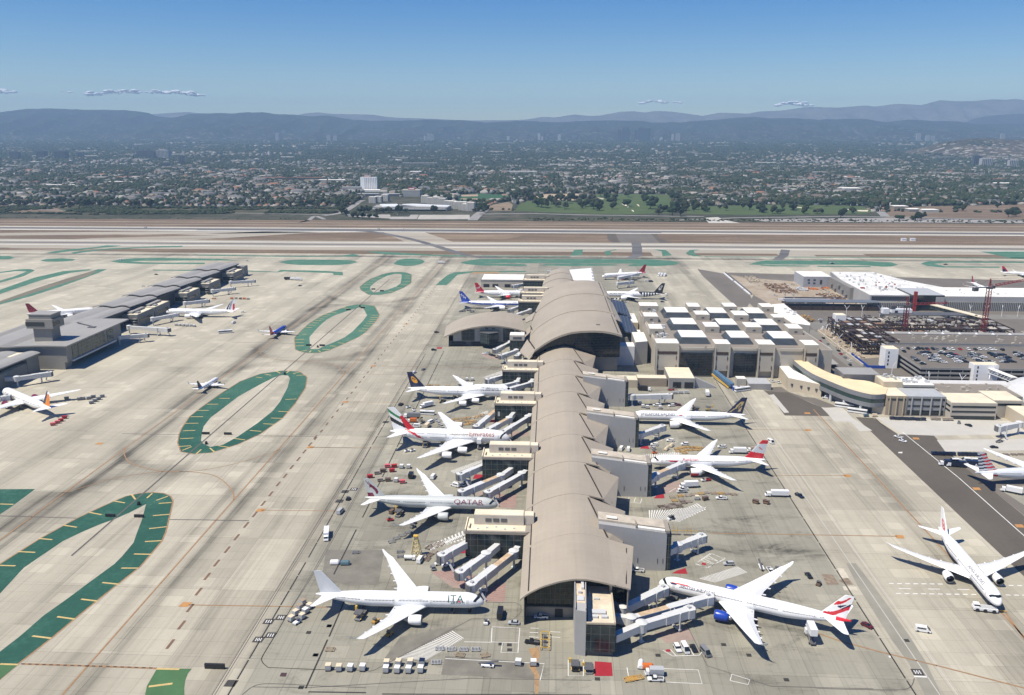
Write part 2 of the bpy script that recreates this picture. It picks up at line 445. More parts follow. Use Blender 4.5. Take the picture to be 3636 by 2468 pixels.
    def doors(s):
        fr=(.085,.30,.52,.82) if s.L>55 else (.13,.80)
        for f in fr:
            for sd in (1,-1):
                a=(-.02,.48) if s.L>55 else (-.05,.6)
                s.patch(f*s.L,f*s.L+1.1,a[0] if sd>0 else pi-a[0],a[1] if sd>0 else pi-a[1],DOORM,'door',2,4,.015)
    def patch(s,x0,x1,a0,a1,m,name,nx=4,na=6,off=.03,fx=None):
        mb=MB();rg=[]
        for i in range(nx+1):
            x=x0+(x1-x0)*i/nx
            rg.append([s.surf(x+(fx(a0+(a1-a0)*j/na) if fx else 0),a0+(a1-a0)*j/na,off) for j in range(na+1)])
        mb.rings(rg,closed=False,cap0=False,cap1=False);return mb.build(name,m,s.root)
    def cockpit(s):
        b=s.b
        x0,x1={'a388':(.62*b,.86*b),'748':(.9*b,1.3*b)}.get(s.kind,(.5*b,.86*b))
        a0,a1={'a388':(.02,pi-.02),'748':(.72,pi-.72)}.get(s.kind,(.33,pi-.33))
        s.patch(x0,x1,a0,a1,GLASS,'cockpit_window',3,14,.03,lambda a:.55*b*abs(cos(a))**2)
    def text(s,body,size,xs,a0,m,sd,name='lettering',squash=1.,center=False):
        """wrap lettering on the hull: xs = distance from nose of the first letter, a0 = elevation angle of the base line"""
        V,F,wd=text_mesh(body,size)
        mb=MB()
        for p in V:
            x=xs-p[0]*squash if sd<0 else xs+p[0]*squash
            an=a0+p[1]/s.b;mb.v.append(tuple(s.surf(x,an if sd>0 else pi-an,.05)))
        mb.f=F;mb.mi=[0]*len(F)
        return mb.build(name,m,s.root)
    def gear(s):
        L,b=s.L,s.b;big=L>55;r=.68 if big else.5
        def bogie(x,y,n,zt):
            g=MB();g.cyl(x,y,r,zt,.22 if big else.14,8)
            w=[]
            for i in range(n):
                xx=x+(i-(n-1)/2)*2.3*r
                for q in (-1,1):w.append((xx,y+q*.55*r*1.2))
            o=g.build('landing_gear',STEEL,s.root)
            t=MB()
            for xx,yy in w:t.cyl(xx,r,yy-.2,yy+.2,r,12,axis='y')
            t.build('wheel',BLACK,o)
        bogie(L/2-.085*L,0,1,s.zf-b*.6)
        x=L/2-.52*L
        for sd in (1,-1):
            bogie(x,sd*s.a*1.6,3 if s.kind in ('77w','772','a35k','a388') else (2 if big else 1),s.zf-b*.4)
            if s.kind in ('a388','748'):bogie(x-3.5,sd*s.a*.7,2,s.zf-b*.5)

# ------------------------------------------------------------------ ground, runways, markings
def concrete():
    b=NB('airport_concrete')
    P=b.g.outputs['Position']
    sx=b.n('ShaderNodeSeparateXYZ');b.l(P,sx.inputs[0]);X=sx.outputs[0];Y=sx.outputs[1]
    def brick(w,h,mort,vec,sq=1.):
        t=b.n('ShaderNodeTexBrick',offset=0.,squash=sq);t.inputs['Scale'].default_value=1;t.inputs['Brick Width'].default_value=w;t.inputs['Row Height'].default_value=h
        t.inputs['Mortar Size'].default_value=mort;t.inputs['Mortar Smooth'].default_value=.2;t.inputs['Bias'].default_value=0
        t.inputs['Color1'].default_value=(0,0,0,1);t.inputs['Color2'].default_value=(1,1,1,1);t.inputs['Mortar'].default_value=(.5,.5,.5,1)
        b.l(vec,t.inputs[0]);return t.outputs[0],t.outputs[1]
    s1,m1=brick(7.6,7.6,.10,b.pos(loc=(3000,1000,0)))
    s2,m2=brick(22.8,45.6,.16,b.pos(loc=(3010,1017,0)))
    s3,_=brick(15.2,121.,0.,b.pos(loc=(3004,1055,0)))
    gate=b.math('MULTIPLY',b.mr(X,-112,-104),b.mr(X,121,125,1,0))
    base=b.mix(gate,(.452,.416,.326),(.30,.284,.225))
    tint=b.math('ADD',b.math('ADD',b.math('MULTIPLY',s1,.06),b.math('MULTIPLY',b.math('GREATER_THAN',s1,.9),.09)),b.math('ADD',b.math('MULTIPLY',s2,.17),b.math('MULTIPLY',s3,.16)))
    n1=b.noise(.012,P,6,.65);n2=b.noise(.22,P,4,.7)
    val=b.math('ADD',.72,tint);val=b.math('ADD',val,b.math('MULTIPLY',b.math('SUBTRACT',n1,.5),.46));val=b.math('ADD',val,b.math('MULTIPLY',b.math('SUBTRACT',n2,.5),.14))
    wob=b.math('MULTIPLY',b.math('SUBTRACT',b.noise(1.,b.pos(scale=(.02,.005,.1)),3),.5),9);X0=X;X=b.math('ADD',X,wob)
    # rubber and exhaust streaks along the taxi lanes (they run north)
    stv=b.noise(1.,b.pos(scale=(.16,.006,.1)),5,.6);stf=b.noise(1.,b.pos(scale=(.8,.012,.1)),3,.6)
    for x0,w,k in ((-164.5,13,.24),(-171,4,.20),(-158,4,.20),(-257,15,.32),(-262,3,.26),(-252,3,.26),(-300,8,.2),(-208,9,.12),(178,10,.30),(160,14,.16),(-128,12,.14),(-112.5,6.5,.32),(131,7,.22)):
        d=b.math('DIVIDE',b.math('SUBTRACT',X,x0),w);g=b.math('POWER',2.718,b.math('MULTIPLY',b.math('MULTIPLY',d,d),-1))
        val=b.math('SUBTRACT',val,b.math('MULTIPLY',b.math('MULTIPLY',g,k),b.mr(stv,.3,.62,.25,1)))
    val=b.math('SUBTRACT',val,b.math('MULTIPLY',b.mr(stf,.52,.75),.16))
    # curved wear where aircraft turn across between the two lanes
    for yc in (426,660,905):
        u=b.math('DIVIDE',b.math('ADD',X,211),47);d=b.math('SUBTRACT',b.math('ABSOLUTE',b.math('SUBTRACT',Y,yc)),b.math('MULTIPLY',b.math('MULTIPLY',u,u),30))
        d=b.math('DIVIDE',d,10);g=b.math('MULTIPLY',b.math('POWER',2.718,b.math('MULTIPLY',b.math('MULTIPLY',d,d),-1)),b.mr(b.math('ABSOLUTE',u),.95,1.35,1,0))
        val=b.math('SUBTRACT',val,b.math('MULTIPLY',g,b.mr(n1,.35,.65,.12,.34)))
    # east-west taxiways north of the terminals
    for y0,w,k in ((1268,9,.45),(1208,20,.16),(1235,10,.2),(1262,4,.3)):
        d=b.math('DIVIDE',b.math('SUBTRACT',Y,y0),w);g=b.math('POWER',2.718,b.math('MULTIPLY',b.math('MULTIPLY',d,d),-1))
        val=b.math('SUBTRACT',val,b.math('MULTIPLY',b.math('MULTIPLY',g,k),b.mr(b.noise(1.,b.pos(scale=(.004,.08,.1)),3),.3,.6,.4,1)))
    # oil and soot where aircraft stand
    oil=b.noise(.055,b.pos(scale=(.55,1.3,1)),6,.75,.6);oilf=b.noise(.5,P,4,.7)
    spots=b.math('MULTIPLY',b.mr(oil,.52,.70),b.math('MULTIPLY',gate,b.mr(oilf,.3,.6,.35,1)))
    val=b.math('SUBTRACT',val,b.math('MULTIPLY',spots,.48))
    # sooty streaks across the empty stands
    for xc,yc,wx,wy,k in ((92,352,34,7,.5),(84,338,14,3,.35),(-70,650,34,9,.42),(-62,400,30,6,.3),(80,498,40,6,.25),(-75,312,34,6,.3),(70,560,24,5,.25),(88,290,26,6,.22)):
        dx=b.math('DIVIDE',b.math('SUBTRACT',X0,xc),wx);dy=b.math('DIVIDE',b.math('SUBTRACT',Y,yc),wy)
        g=b.math('POWER',2.718,b.math('MULTIPLY',b.math('ADD',b.math('MULTIPLY',dx,dx),b.math('MULTIPLY',dy,dy)),-1));val=b.math('SUBTRACT',val,b.math('MULTIPLY',b.math('MULTIPLY',g,k),b.mr(oil,.38,.60,.15,1)))
    val=b.math('SUBTRACT',val,b.math('MULTIPLY',m1,.17))
    val=b.math('SUBTRACT',val,b.math('MULTIPLY',m2,.20))
    val=b.math('MAXIMUM',val,.18)
    v=b.n('ShaderNodeCombineColor');[b.l(val,v.inputs[i]) for i in range(3)]
    c=b.mix(1.,base,v.outputs[0],'MULTIPLY')
    return b.done(c,.9,.25)
CONC=concrete()
def asphalt(name,c,var=.25):
    b=NB(name);P=b.g.outputs['Position']
    n=b.noise(.02,P,6,.65);f=b.noise(.6,P,4,.7);st=b.noise(1.,b.pos(scale=(.05,.004,.1)),4)
    k=b.math('ADD',b.math('MULTIPLY',n,.5),b.math('ADD',b.math('MULTIPLY',f,.25),b.math('MULTIPLY',st,.25)))
    return b.done(b.ramp(k,[(.3,[q*(1-var) for q in c]),(.7,[q*(1+var) for q in c])]),.9,.25)
ASPH=asphalt('dark_asphalt',(.105,.092,.075));ASPH2=asphalt('worn_asphalt',(.155,.138,.118));ROADM=asphalt('city_road',(.26,.25,.235))
def dirt(name,stops,sc=(.006,.03,.1)):
    b=NB(name);k=b.noise(1.,b.pos(scale=sc),7,.7);f=b.noise(.15,b.g.outputs['Position'],4,.7)
    k=b.math('ADD',b.math('MULTIPLY',k,.75),b.math('MULTIPLY',f,.25))
    return b.done(b.ramp(k,stops),.95,.1)
DIRT=dirt('dry_infield_grass',[(.3,(.115,.082,.058)),(.5,(.165,.122,.085)),(.68,(.27,.21,.15))])
DIRT2=dirt('bare_brown_earth',[(.3,(.15,.11,.075)),(.5,(.23,.175,.12)),(.7,(.36,.29,.21))])
SCRUB=dirt('scrub_ground',[(.35,(.035,.045,.025)),(.5,(.07,.07,.04)),(.66,(.16,.125,.085))],(.02,.04,.1))
GREEN=None
def greenpaint():
    b=NB('green_paint');P=b.g.outputs['Position']
    n=b.noise(.06,P,6,.75);f=b.noise(.5,P,4,.7)
    k=b.math('ADD',b.math('MULTIPLY',n,.6),b.math('MULTIPLY',f,.4))
    sx=b.n('ShaderNodeSeparateXYZ');b.l(P,sx.inputs[0])
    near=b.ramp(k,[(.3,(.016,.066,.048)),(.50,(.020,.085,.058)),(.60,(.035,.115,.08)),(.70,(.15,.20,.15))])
    far=b.ramp(k,[(.3,(.035,.12,.08)),(.5,(.065,.165,.11)),(.68,(.16,.235,.16))])  # paler tone for distant islands: wear plus distance haze put into the colour
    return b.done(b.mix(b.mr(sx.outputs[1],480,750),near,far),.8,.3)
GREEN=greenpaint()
LAWNP=mat('light_green_paint',(.055,.135,.05),.8,var=.15,scale=.1)
YLINE=mat('taxi_line_brownish_yellow',(.30,.175,.085),.8,var=.2,scale=.4)
YBAR=mat('yellow_marking',(.52,.38,.15),.8,var=.15,scale=.5)
ORSIGN=mat('orange_marking',(.43,.215,.07),.8,var=.12)
WLINE=mat('white_marking',(.66,.65,.61),.8,var=.12,scale=.3)
RWHITE=mat('runway_pale_shoulder',(.58,.56,.50),.85,var=.12,scale=.02)
BLINE=mat('dark_drain_slot',(.035,.033,.03),.9,var=.2)
DLINE=mat('dark_joint_line',(.11,.10,.09),.9,var=.2)
PINK=mat('pink_worn_zone',(.30,.225,.19),.9,var=.12,scale=.3)
REDZ=mat('red_ground_paint',(.31,.012,.022),.8,var=.12,scale=.4)
RUSTST=mat('rust_stain_concrete',(.32,.20,.10),.9,var=.3,scale=.4)
PALE=mat('pale_new_concrete',(.46,.44,.39),.9,var=.06,scale=.1)
DKPATCH=mat('stained_dark_concrete',(.175,.163,.132),.9,var=.25,scale=.12)
MID=mat('mid_grey_concrete',(.255,.242,.195),.9,var=.12,scale=.08)
RUBBER=mat('runway_rubber',(.12,.115,.11),.9,var=.45,scale=.03,stretch=(.08,1,1))

def flat(name,polys,z,m,kind='structure'):
    mb=MB()
    for p in polys:
        a=sum(p[i][0]*p[(i+1)%len(p)][1]-p[(i+1)%len(p)][0]*p[i][1] for i in range(len(p)))
        mb.face([(q[0],q[1],z) for q in (p if a>0 else p[::-1])])
    o=mb.build(name,m);o['kind']=kind;return o
def rect(x0,x1,y0,y1):return [(x0,y0),(x1,y0),(x1,y1),(x0,y1)]
def strip(pts,w,closed=False):
    """quads along a polyline"""
    P=[Vector(p) for p in pts];n=len(P);L=[]
    for i in range(n):
        a=P[(i-1)%n] if (i>0 or closed) else P[i];b=P[(i+1)%n] if (i<n-1 or closed) else P[i]
        d=(b-a);d=d.normalized() if d.length else Vector((1,0));L.append((P[i]+Vector((-d.y,d.x))*w/2,P[i]-Vector((-d.y,d.x))*w/2))
    return [[L[i][0],L[i][1],L[(i+1)%n][1],L[(i+1)%n][0]] for i in range(n if closed else n-1)]
def smooth(pts,n=6):
    P=[Vector(p) for p in pts];out=[]
    for i in range(len(P)-1):
        p0,p1,p2,p3=P[max(i-1,0)],P[i],P[i+1],P[min(i+2,len(P)-1)]
        for k in range(n):
            t=k/n;out.append(.5*((2*p1)+(p2-p0)*t+(2*p0-5*p1+4*p2-p3)*t*t+(3*p1-p0-3*p2+p3)*t**3))
    return out+[P[-1]]
def line(name,pts,w,z,m):return flat(name,strip(pts,w),z,m)
def dashes(p,q,on,off,w):
    p,q=Vector(p),Vector(q);d=q-p;L=d.length;d.normalize();t=0;out=[]
    while t<L:out+=strip([p+d*t,p+d*min(t+on,L)],w);t+=on+off
    return out

# base sheets
def cityground():
    b=NB('city_ground');P=b.g.outputs['Position']
    n=b.noise(.0035,P,7,.7);f=b.noise(.03,P,4,.7)
    k=b.math('ADD',b.math('MULTIPLY',n,.5),b.math('MULTIPLY',f,.5))
    return b.done(b.ramp(k,[(.34,(.028,.036,.022)),(.50,(.055,.058,.038)),(.60,(.10,.092,.068)),(.72,(.19,.17,.135))]),.95,.1)
CITYG=cityground()
flat('ground',[rect(-14700,13100,-280,18500)],-.35,CITYG)
flat('airfield_ground',[rect(-2600,2400,-280,1805)],-.12,DIRT)
flat('apron_pavement',[rect(-2600,2400,-280,1292)],0.,CONC)
# runways and taxiways to the north
CONC2=mat('runway_concrete',(.34,.305,.24),.9,var=.14,scale=.02,stretch=(.15,1,1))
flat('taxiway_pavement',[rect(-2600,2400,1334,1452),rect(-2600,-900,1292,1334),rect(150,480,1292,1334),rect(700,2400,1325,1334),[(-700,1292),(-380,1334),(-2600,1334),(-2600,1292)]],-.04,CONC2)
flat('runway',[rect(-2600,2400,1382,1426),rect(-2600,2400,1590,1656)],-.01,CONC2)
flat('runway_shoulder',[rect(-2600,2400,1373,1381),rect(-2600,2400,1427,1434),rect(-2600,2400,1589,1600),rect(-2600,2400,1645,1653)],.02,RWHITE)
flat('runway_rubber_mark',[rect(-2600,2400,1398,1411),rect(-2600,2400,1612,1636),rect(-700,200,1600,1612)],.03,RUBBER)
flat('perimeter_road',[rect(-2600,2400,1700,1706),rect(-2600,2400,1748,1754),rect(-2600,2400,1668,1671)],-.05,mat('dirt_road',(.38,.32,.24),.9,var=.2,scale=.02,stretch=(.1,1,1)))
# links between the runways
flat('runway_link',[[(-860,1452),(-640,1452),(-470,1568),(-330,1590),(-560,1590)],[(-330,1590),(-250,1590),(-120,1334),(-210,1334)],
                     [(-1500,1452),(-1180,1452),(-640,1548),(-450,1580),(-500,1590),(-700,1590),(-1300,1500)]],-.06,CONC2)
flat('taxi_streak',strip(smooth([(-420,1612),(-350,1590),(-270,1500),(-205,1400),(-140,1290),(-90,1262)]),14),.035,RUBBER)
flat('runway_link_asphalt',[rect(112,178,1452,1590)],-.06,ASPH2)
flat('blast_pad',[[(98,1452),(111,1452),(111,1590),(96,1590),(92,1500)],[(179,1452),(200,1456),(185,1520),(190,1590),(179,1590)]],-.05,ASPH)
flat('infield_grass',[[(-830,1300),(90,1300),(60,1332),(-700,1334)],[(-2600,1300),(-950,1300),(-700,1330),(-2600,1333)],[(-1350,1455),(-900,1455),(-620,1520),(-820,1525)],rect(205,345,1303,1328),rect(400,2400,1303,1318)],-.02,DIRT)
flat('infield_track',[rect(-820,90,1474,1479),rect(-820,90,1461,1464),rect(205,2000,1480,1486),rect(330,470,1500,1505),rect(-2600,-900,1462,1467)],-.05,DIRT2)
flat('infield_bare_patch',[[(-330,1485),(-90,1490),(-60,1545),(-280,1560)]],-.07,DIRT2)
flat('connector_streak',strip([(138,1452),(134,1390),(126,1300),(112,1262)],16)+strip([(372,1376),(352,1310),(330,1262)],14),.035,RUBBER)

# green painted islands with yellow bars
def island(c,prs,ticks,closed=True,bw=.9):
    out=[p[0] for p in prs];inn=[p[1] for p in prs];n=len(prs)
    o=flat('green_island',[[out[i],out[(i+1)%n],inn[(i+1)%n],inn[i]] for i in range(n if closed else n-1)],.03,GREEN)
    flat('island_edge_line',strip(out,.7,closed),.05,YLINE)
    if ticks:flat('island_bar',sum([strip(t,bw) for t in ticks],[]),.07,YBAR)
def zip2(a):return [(a[i],a[i+1]) for i in range(0,len(a),2)]
island('A',zip2([(-247,297.3),(-228.8,272.1),(-242.6,321.2),(-226.9,297.6),(-240.9,333.5),(-230.1,318.5),(-239.2,345.2),(-228.8,329.7),(-236,358.5),(-227.1,343.4),(-233.7,366.9),(-223.3,352.8),(-230,376.8),(-218.7,361.5),(-225.6,387.2),(-214.9,366.8),(-222.6,393.2),(-211.1,374.5),(-217.4,397.1),(-208.8,380.8),(-210.9,398.6),(-207.4,384.7),(-204.3,397.8),(-207.4,384.7),(-199.2,394.4),(-207.2,383.6),(-195.3,388.8),(-206.4,381.4),(-189.2,371.4),(-201.3,367.6),(-183.6,355.3),(-196.3,351.7),(-181.1,345.8),(-193.6,343.6),(-180.4,333.1),(-192.4,330.7),(-179.8,322),(-192.3,323.8),(-182.1,307.5),(-194.9,308.3),(-184.2,293.3),(-197,294.8),(-185.8,280.9),(-199.3,282.8),(-187.3,268),(-199.9,269.2),(-190,252.1),(-201.7,255.5),(-190.9,243.5),(-203.4,247.6),(-193,231.8),(-204.9,239.1)]),
  zip2([(-187.3,268),(-195.3,269.1),(-185.6,280.9),(-193.5,282.2),(-183.6,294),(-191.1,295.1),(-181.5,307.2),(-189.3,308.2),(-180,320.8),(-187.4,320.4),(-180.1,333.1),(-188.1,333),(-181.4,346.1),(-188.8,344.8),(-185.7,360.1),(-193,357.7),(-190.3,373.4),(-197.8,371.6),(-195.3,386.9),(-201.4,385.5),(-200.7,394.4),(-204.3,389),(-210.5,397.4),(-210.5,391.5),(-220.8,395.7),(-215.7,389.6),(-225.9,387.2),(-219,385.2),(-231.1,373.5),(-223.8,371.3),(-235.9,359.1),(-228.4,357.3),(-239.7,345.2),(-232.9,344.4),(-241.7,332.5),(-233.4,332.1),(-241.8,319.9),(-234.7,319.9),(-196.4,251.8),(-189.8,251.8)]),False)
island('W',zip2([(-238.9,497.7),(-226,500.9),(-243.2,519.1),(-228.4,518.1),(-243.5,537.7),(-227.9,528.1),(-242.4,570),(-226.9,563.5),(-239.4,601.5),(-221.5,594.3),(-231.3,622.4),(-217,613.4),(-216.8,632),(-212.8,619.7),(-202,630.3),(-207.9,618.7),(-191.4,614.7),(-204,611.6),(-184.7,587.2),(-198.1,586.5),(-181.1,550.7),(-192.9,553),(-180,518),(-191.5,532.8),(-184.5,488.3),(-193.3,508.6),(-191.8,470.2),(-196.9,483.7),(-202.4,455.9),(-200.7,469),(-212,453.2),(-207.2,465),(-221.3,456.3),(-213.9,470.6),(-229.6,470.5),(-217.2,475.7),(-235.5,485.7),(-222.4,489.6)]),
  zip2([(-190.7,558.6),(-183.2,560.3),(-187.3,532.7),(-179.1,531.9),(-187.9,518.9),(-180.1,518.5),(-189.1,507.5),(-181.3,506.8),(-193.4,494.6),(-185.5,493.3),(-197.9,479.9),(-190.2,477.7),(-202.9,467.2),(-194.7,464.5),(-206.5,463.2),(-201.1,457),(-210.7,453.7),(-210.7,460.5),(-221.4,458.4),(-218.4,464.8),(-226.4,464.4),(-219.6,466.3),(-231.3,477.8),(-223.4,479.3),(-235.6,491.7),(-228,492.8),(-240.4,505.5),(-231.8,506.4),(-242.3,518.7),(-234,519.2),(-243.3,531.8),(-235.5,532.2),(-242.1,545.1),(-234.3,546),(-238.7,558.8),(-231.2,559.2)])+
  zip2([(-231.5,613.1),(-225.9,611.8),(-227.3,621.8),(-221.6,618.7),(-220.6,629.7),(-216,624.5),(-211.1,633.1),(-211.2,626),(-201.4,630),(-205.5,623.6),(-194.3,621.1),(-201.2,619.1)]))
island('a',zip2([(-240.6,741.3),(-227.5,744.8),(-243,770.6),(-229.7,771.3),(-244.4,802.2),(-231,796.4),(-241.6,840.1),(-231.5,819.6),(-235.2,862.4),(-228.7,840.8),(-227.3,888),(-221.1,862.4),(-219.9,897.6),(-212.8,880.9),(-212.1,898.8),(-209.1,881.8),(-197.6,891.5),(-204.8,871.6),(-182.3,845),(-195.1,842.5),(-179.9,815.6),(-193.4,816.5),(-179.6,767.9),(-192.8,770.2),(-181.8,747.2),(-194.5,746),(-190.5,716.5),(-199.7,726.8),(-196.1,698.1),(-204.7,713.1),(-202.6,689),(-206.6,701.4),(-211.6,687.3),(-212.4,701.1),(-219,690.7),(-213.5,701.5),(-226.7,699),(-214.5,702.7)]),
  zip2([(-237.5,734.4),(-229.9,736.2),(-234.2,723.6),(-226.3,724),(-230.2,711.8),(-222.9,712.7),(-220.6,691.8),(-215.7,697.1),(-211.7,689.8),(-211.6,696),(-202.5,692.3),(-205.6,696.4),(-196.6,700.1),(-203.3,700.8),(-193.4,712.4),(-199.8,713.4),(-189.5,723.2),(-195.9,724.8),(-180.5,771.7),(-187.6,772),(-180.2,783.1),(-187.4,783.4),(-180.2,793.2),(-187.6,793.8),(-179.6,803.9),(-187.9,805.2),(-180.1,812.9),(-187.7,814.1),(-180.6,822.3),(-188.3,823.6),(-181.5,831.9),(-189.5,832.2),(-183.4,843.1),(-190.2,842.8),(-237.8,755.9),(-233.1,756.1),(-242.4,783),(-236,783.3),(-242.7,794.1),(-235.7,793.5),(-242.2,804.9),(-235.4,804.3),(-242.1,815),(-235.2,814.3),(-241.4,823.2),(-235,822.9),(-240.8,833),(-234.2,832.7),(-240.5,843),(-233.7,842.3),(-237.1,854.9),(-230.8,854.5),(-230.2,879.9),(-222.6,875.3)]),True,1.1)
island('N',zip2([(-240.7,1005.8),(-227.4,1004.4),(-241.3,1037.2),(-228.4,1028.7),(-239.9,1063.2),(-227.7,1054.3),(-232.2,1101.1),(-223.3,1088.8),(-222.8,1118.6),(-216,1105.8),(-210.4,1121.9),(-208.6,1106.2),(-200.7,1115.8),(-205.1,1098.6),(-192.1,1100.6),(-203.5,1089.8),(-181.9,1036.8),(-194.8,1033.9),(-184.9,1003.3),(-196,1010.4),(-193.8,968.5),(-204.3,983.3),(-205.8,953.9),(-213,970.5),(-218.2,955.3),(-216.8,972.4),(-234.3,984.8),(-223.7,990.7)]),
  zip2([(-237.7,1003.8),(-228.7,1003.2),(-239,1022.5),(-229.9,1021.9),(-238.8,1039.6),(-230.5,1038.9),(-237.6,1057.3),(-229.2,1056.6),(-233.8,1078.2),(-226,1076.2),(-199.3,1090),(-192,1090.4),(-197.1,1071.5),(-188.9,1072),(-193.9,1047.8),(-185.8,1048.2),(-192.7,1024.9),(-184.7,1024.2),(-194.5,1002.8),(-186.5,1001.1),(-199.7,979.4),(-193.4,976.6),(-227.3,974.9),(-220.8,980.4)]),True,1.2)
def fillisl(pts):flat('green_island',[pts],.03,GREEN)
fillisl([(-234.1,1191.4),(-235.4,1226.8),(-228,1244.9),(-214,1247.2),(-200.7,1238.2),(-192.6,1219.6),(-193.8,1195),(-202.5,1178.2),(-215.2,1173.2)])
fillisl([(-405.8,1202.2),(-397.8,1221.5),(-383.3,1228.6),(-311.8,1229.2),(-297.5,1218.8),(-289.9,1206.7),(-295.2,1189.7),(-310.8,1178.4),(-367.2,1175.5),(-388.5,1184.8)])
fillisl([(-656.1,1195.3),(-651.8,1214.5),(-636.9,1228.3),(-603.5,1235),(-503.5,1228.8),(-466.9,1214.7),(-544.1,1210.6),(-612.7,1203.8),(-624.4,1193.8),(-580.8,1186.9),(-511.8,1190.5),(-506.3,1177.1),(-597.9,1173.8),(-634.4,1181)])
fillisl([(-139.6,1211.5),(-129,1232.4),(-113.9,1247.6),(27.9,1255),(145.6,1256.3),(172.2,1245),(181.9,1223.8),(169,1203.6),(149.9,1193.8),(104.9,1190),(103.6,1201.6),(118.3,1214.4),(50,1213.8),(-64.6,1210.9),(-110,1203.9),(-45.8,1199.8),(-39.8,1191.2),(-42.8,1182.2),(-108.3,1184.6),(-129.9,1196.9)])
fillisl([(-25.5,1189),(-14,1202.9),(27.1,1211.1),(81.4,1206.4),(89.7,1195),(26.6,1185.9)])
fillisl([(277.5,1214),(295.4,1240.9),(311.8,1255.2),(444.6,1260.6),(491.6,1246.8),(491.9,1222.4),(476.3,1206.2),(462.5,1202.8),(454.4,1209.2),(430.6,1219.1),(306.6,1215.5),(293,1211.9)])
fillisl([(294.9,1210.6),(364.1,1208.7),(359.5,1200.1),(306.4,1197.3),(291.1,1203.4)]);fillisl([(372.2,1207.7),(448.1,1208.9),(444.6,1199.1),(371.4,1198)])
fillisl([(528.3,1234.2),(541.1,1252.3),(553,1260.3),(704.4,1262.3),(698,1250.3),(568.5,1246.4),(546.7,1235.2),(553.3,1211.6),(628.4,1212.8),(622.9,1201.7),(544.2,1200.2),(529,1213.1)])
fillisl([(677,1371.6),(770.3,1376.4),(723,1288.9),(689.6,1291.8)])
fillisl([(-765,1199),(-763.9,1215.1),(-744,1222.7),(-718.6,1212.7),(-715.3,1198.5),(-728.6,1188.4),(-749.4,1187.3)]);fillisl([(-880.7,1242.4),(-839.7,1241.1),(-820.7,1225.3),(-818.7,1209),(-850.1,1197.7)])
fillisl([(-149,1023.9),(-135.1,1023.5),(-130.6,1103.8),(-113.2,1120.4),(-39.9,1130.8),(-40.2,1140.2),(-114.5,1133.6),(-138.1,1121.7),(-144.4,1095.5)])
flat('worn_island_paint',[[(-113.4,1111.2),(-76.2,1117.1),(-77.2,1131.6),(-113.7,1125.6)]],.05,RUSTST)
fillisl([(-557.8,1124.1),(-440.6,1126.1),(-379.3,1114.4),(-380.2,1130.6),(-317,1125.7),(-289.5,1116.4),(-282.4,1090.8),(-295.2,1092.6),(-301.3,1107.9),(-371.5,1117.5),(-377.5,1109.2),(-437.1,1116.7),(-552.9,1116.1)])
fillisl([(-773.4,1085.8),(-756.4,1093.3),(-745,1117),(-731.4,1120.5),(-716,1107.5),(-702.7,1061.1),(-701.4,1010.8),(-709.4,992.3),(-720.6,1008.6),(-711.9,1026.5),(-714.6,1063),(-722.3,1099.1),(-739.1,1100.9),(-750.4,1084.3),(-760.5,1067)])
fillisl([(-667.9,931.7),(-670.4,964.1),(-682.1,1052.3),(-674.4,1104.3),(-646.6,1122.2),(-639.9,1114.3),(-656.8,1089.2),(-660.8,1031.6),(-654.4,957.6),(-648.9,904)])
flat('worn_island_paint',[[(-625.2,869.4),(-625.1,896),(-633,983.1),(-635.3,1052.2),(-634.8,1101),(-629.8,1112.1),(-618.7,1068.1),(-619.2,1010.5),(-617.4,942.3),(-618.1,885.5),(-619.6,861.1)]],.05,asphalt('brown_worn_paint',(.17,.15,.11)))
fillisl([(-635.2,1103.7),(-635.6,1122.8),(-623.2,1124.8),(-619.1,1100.5),(-613.5,1043.6),(-609.1,986.5),(-607.9,927),(-612.4,877),(-611.3,849),(-619.6,861.1),(-618.1,885.5),(-617.4,942.3),(-619.2,1010.5),(-624.3,1055.3)])
fillisl([(-306.2,1320.3),(-282.3,1321.5),(-191.6,1290.5),(-92.7,1281.9),(23.6,1282.9),(23.5,1276.2),(-164.8,1273.1),(-265.5,1288.4)])
flat('green_island',[[(29.9,1356.5),(44,1361),(40.9,1297.5),(22.5,1289.7)],[(77.3,1340.4),(98,1367.6),(98.2,1360.1),(87.7,1346.4),(87,1303.4),(77.4,1296)],[(159.2,1368.9),(177.7,1364.2),(180.1,1301.4),(163.9,1292),(169.1,1345.2)]],.03,GREEN)
fillisl([(227.8,1292.8),(709.9,1303.8),(706.5,1297.3),(226.5,1284.7)]);fillisl([(204.2,1326.2),(217.5,1366.9),(231.7,1373.1),(231,1365.8),(221.8,1356.5),(216.9,1310.1),(227.8,1292.8),(211.7,1292)])
fillisl([(-766.8,1283.4),(-759.4,1302),(-730.5,1335.7),(-664.8,1364.8),(-626.3,1374.9),(-620.6,1359.1),(-681.7,1344.1),(-732.4,1314.6),(-746.4,1288.1),(-753.9,1269.8)]);fillisl([(-806,1276),(-797.1,1313.1),(-763.7,1347.7),(-756.4,1374.2),(-730.4,1371.4),(-732.2,1359.2),(-756.4,1334.4),(-779,1295.5),(-787.6,1275.2)])
fillisl([(-570.9,1272.4),(-443.7,1265.3),(-333.1,1265.9),(-317.5,1292.7),(-304.8,1281.1),(-305.7,1264),(-391.1,1254.5),(-540.8,1260.2)])
fillisl([(-297.9,374.4),(-294,398.4),(-275.4,399.6),(-274.3,377.8),(-274.5,369),(-275.4,342.7)])
flat('island_bar',[strip([(-282.1,380.6),(-275,380.5)],.9)[0],strip([(-137.4,242.3),(-130,244.3)],1.0)[0],strip([(-139.4,252),(-131.1,252.2)],.9)[0]],.07,YBAR)
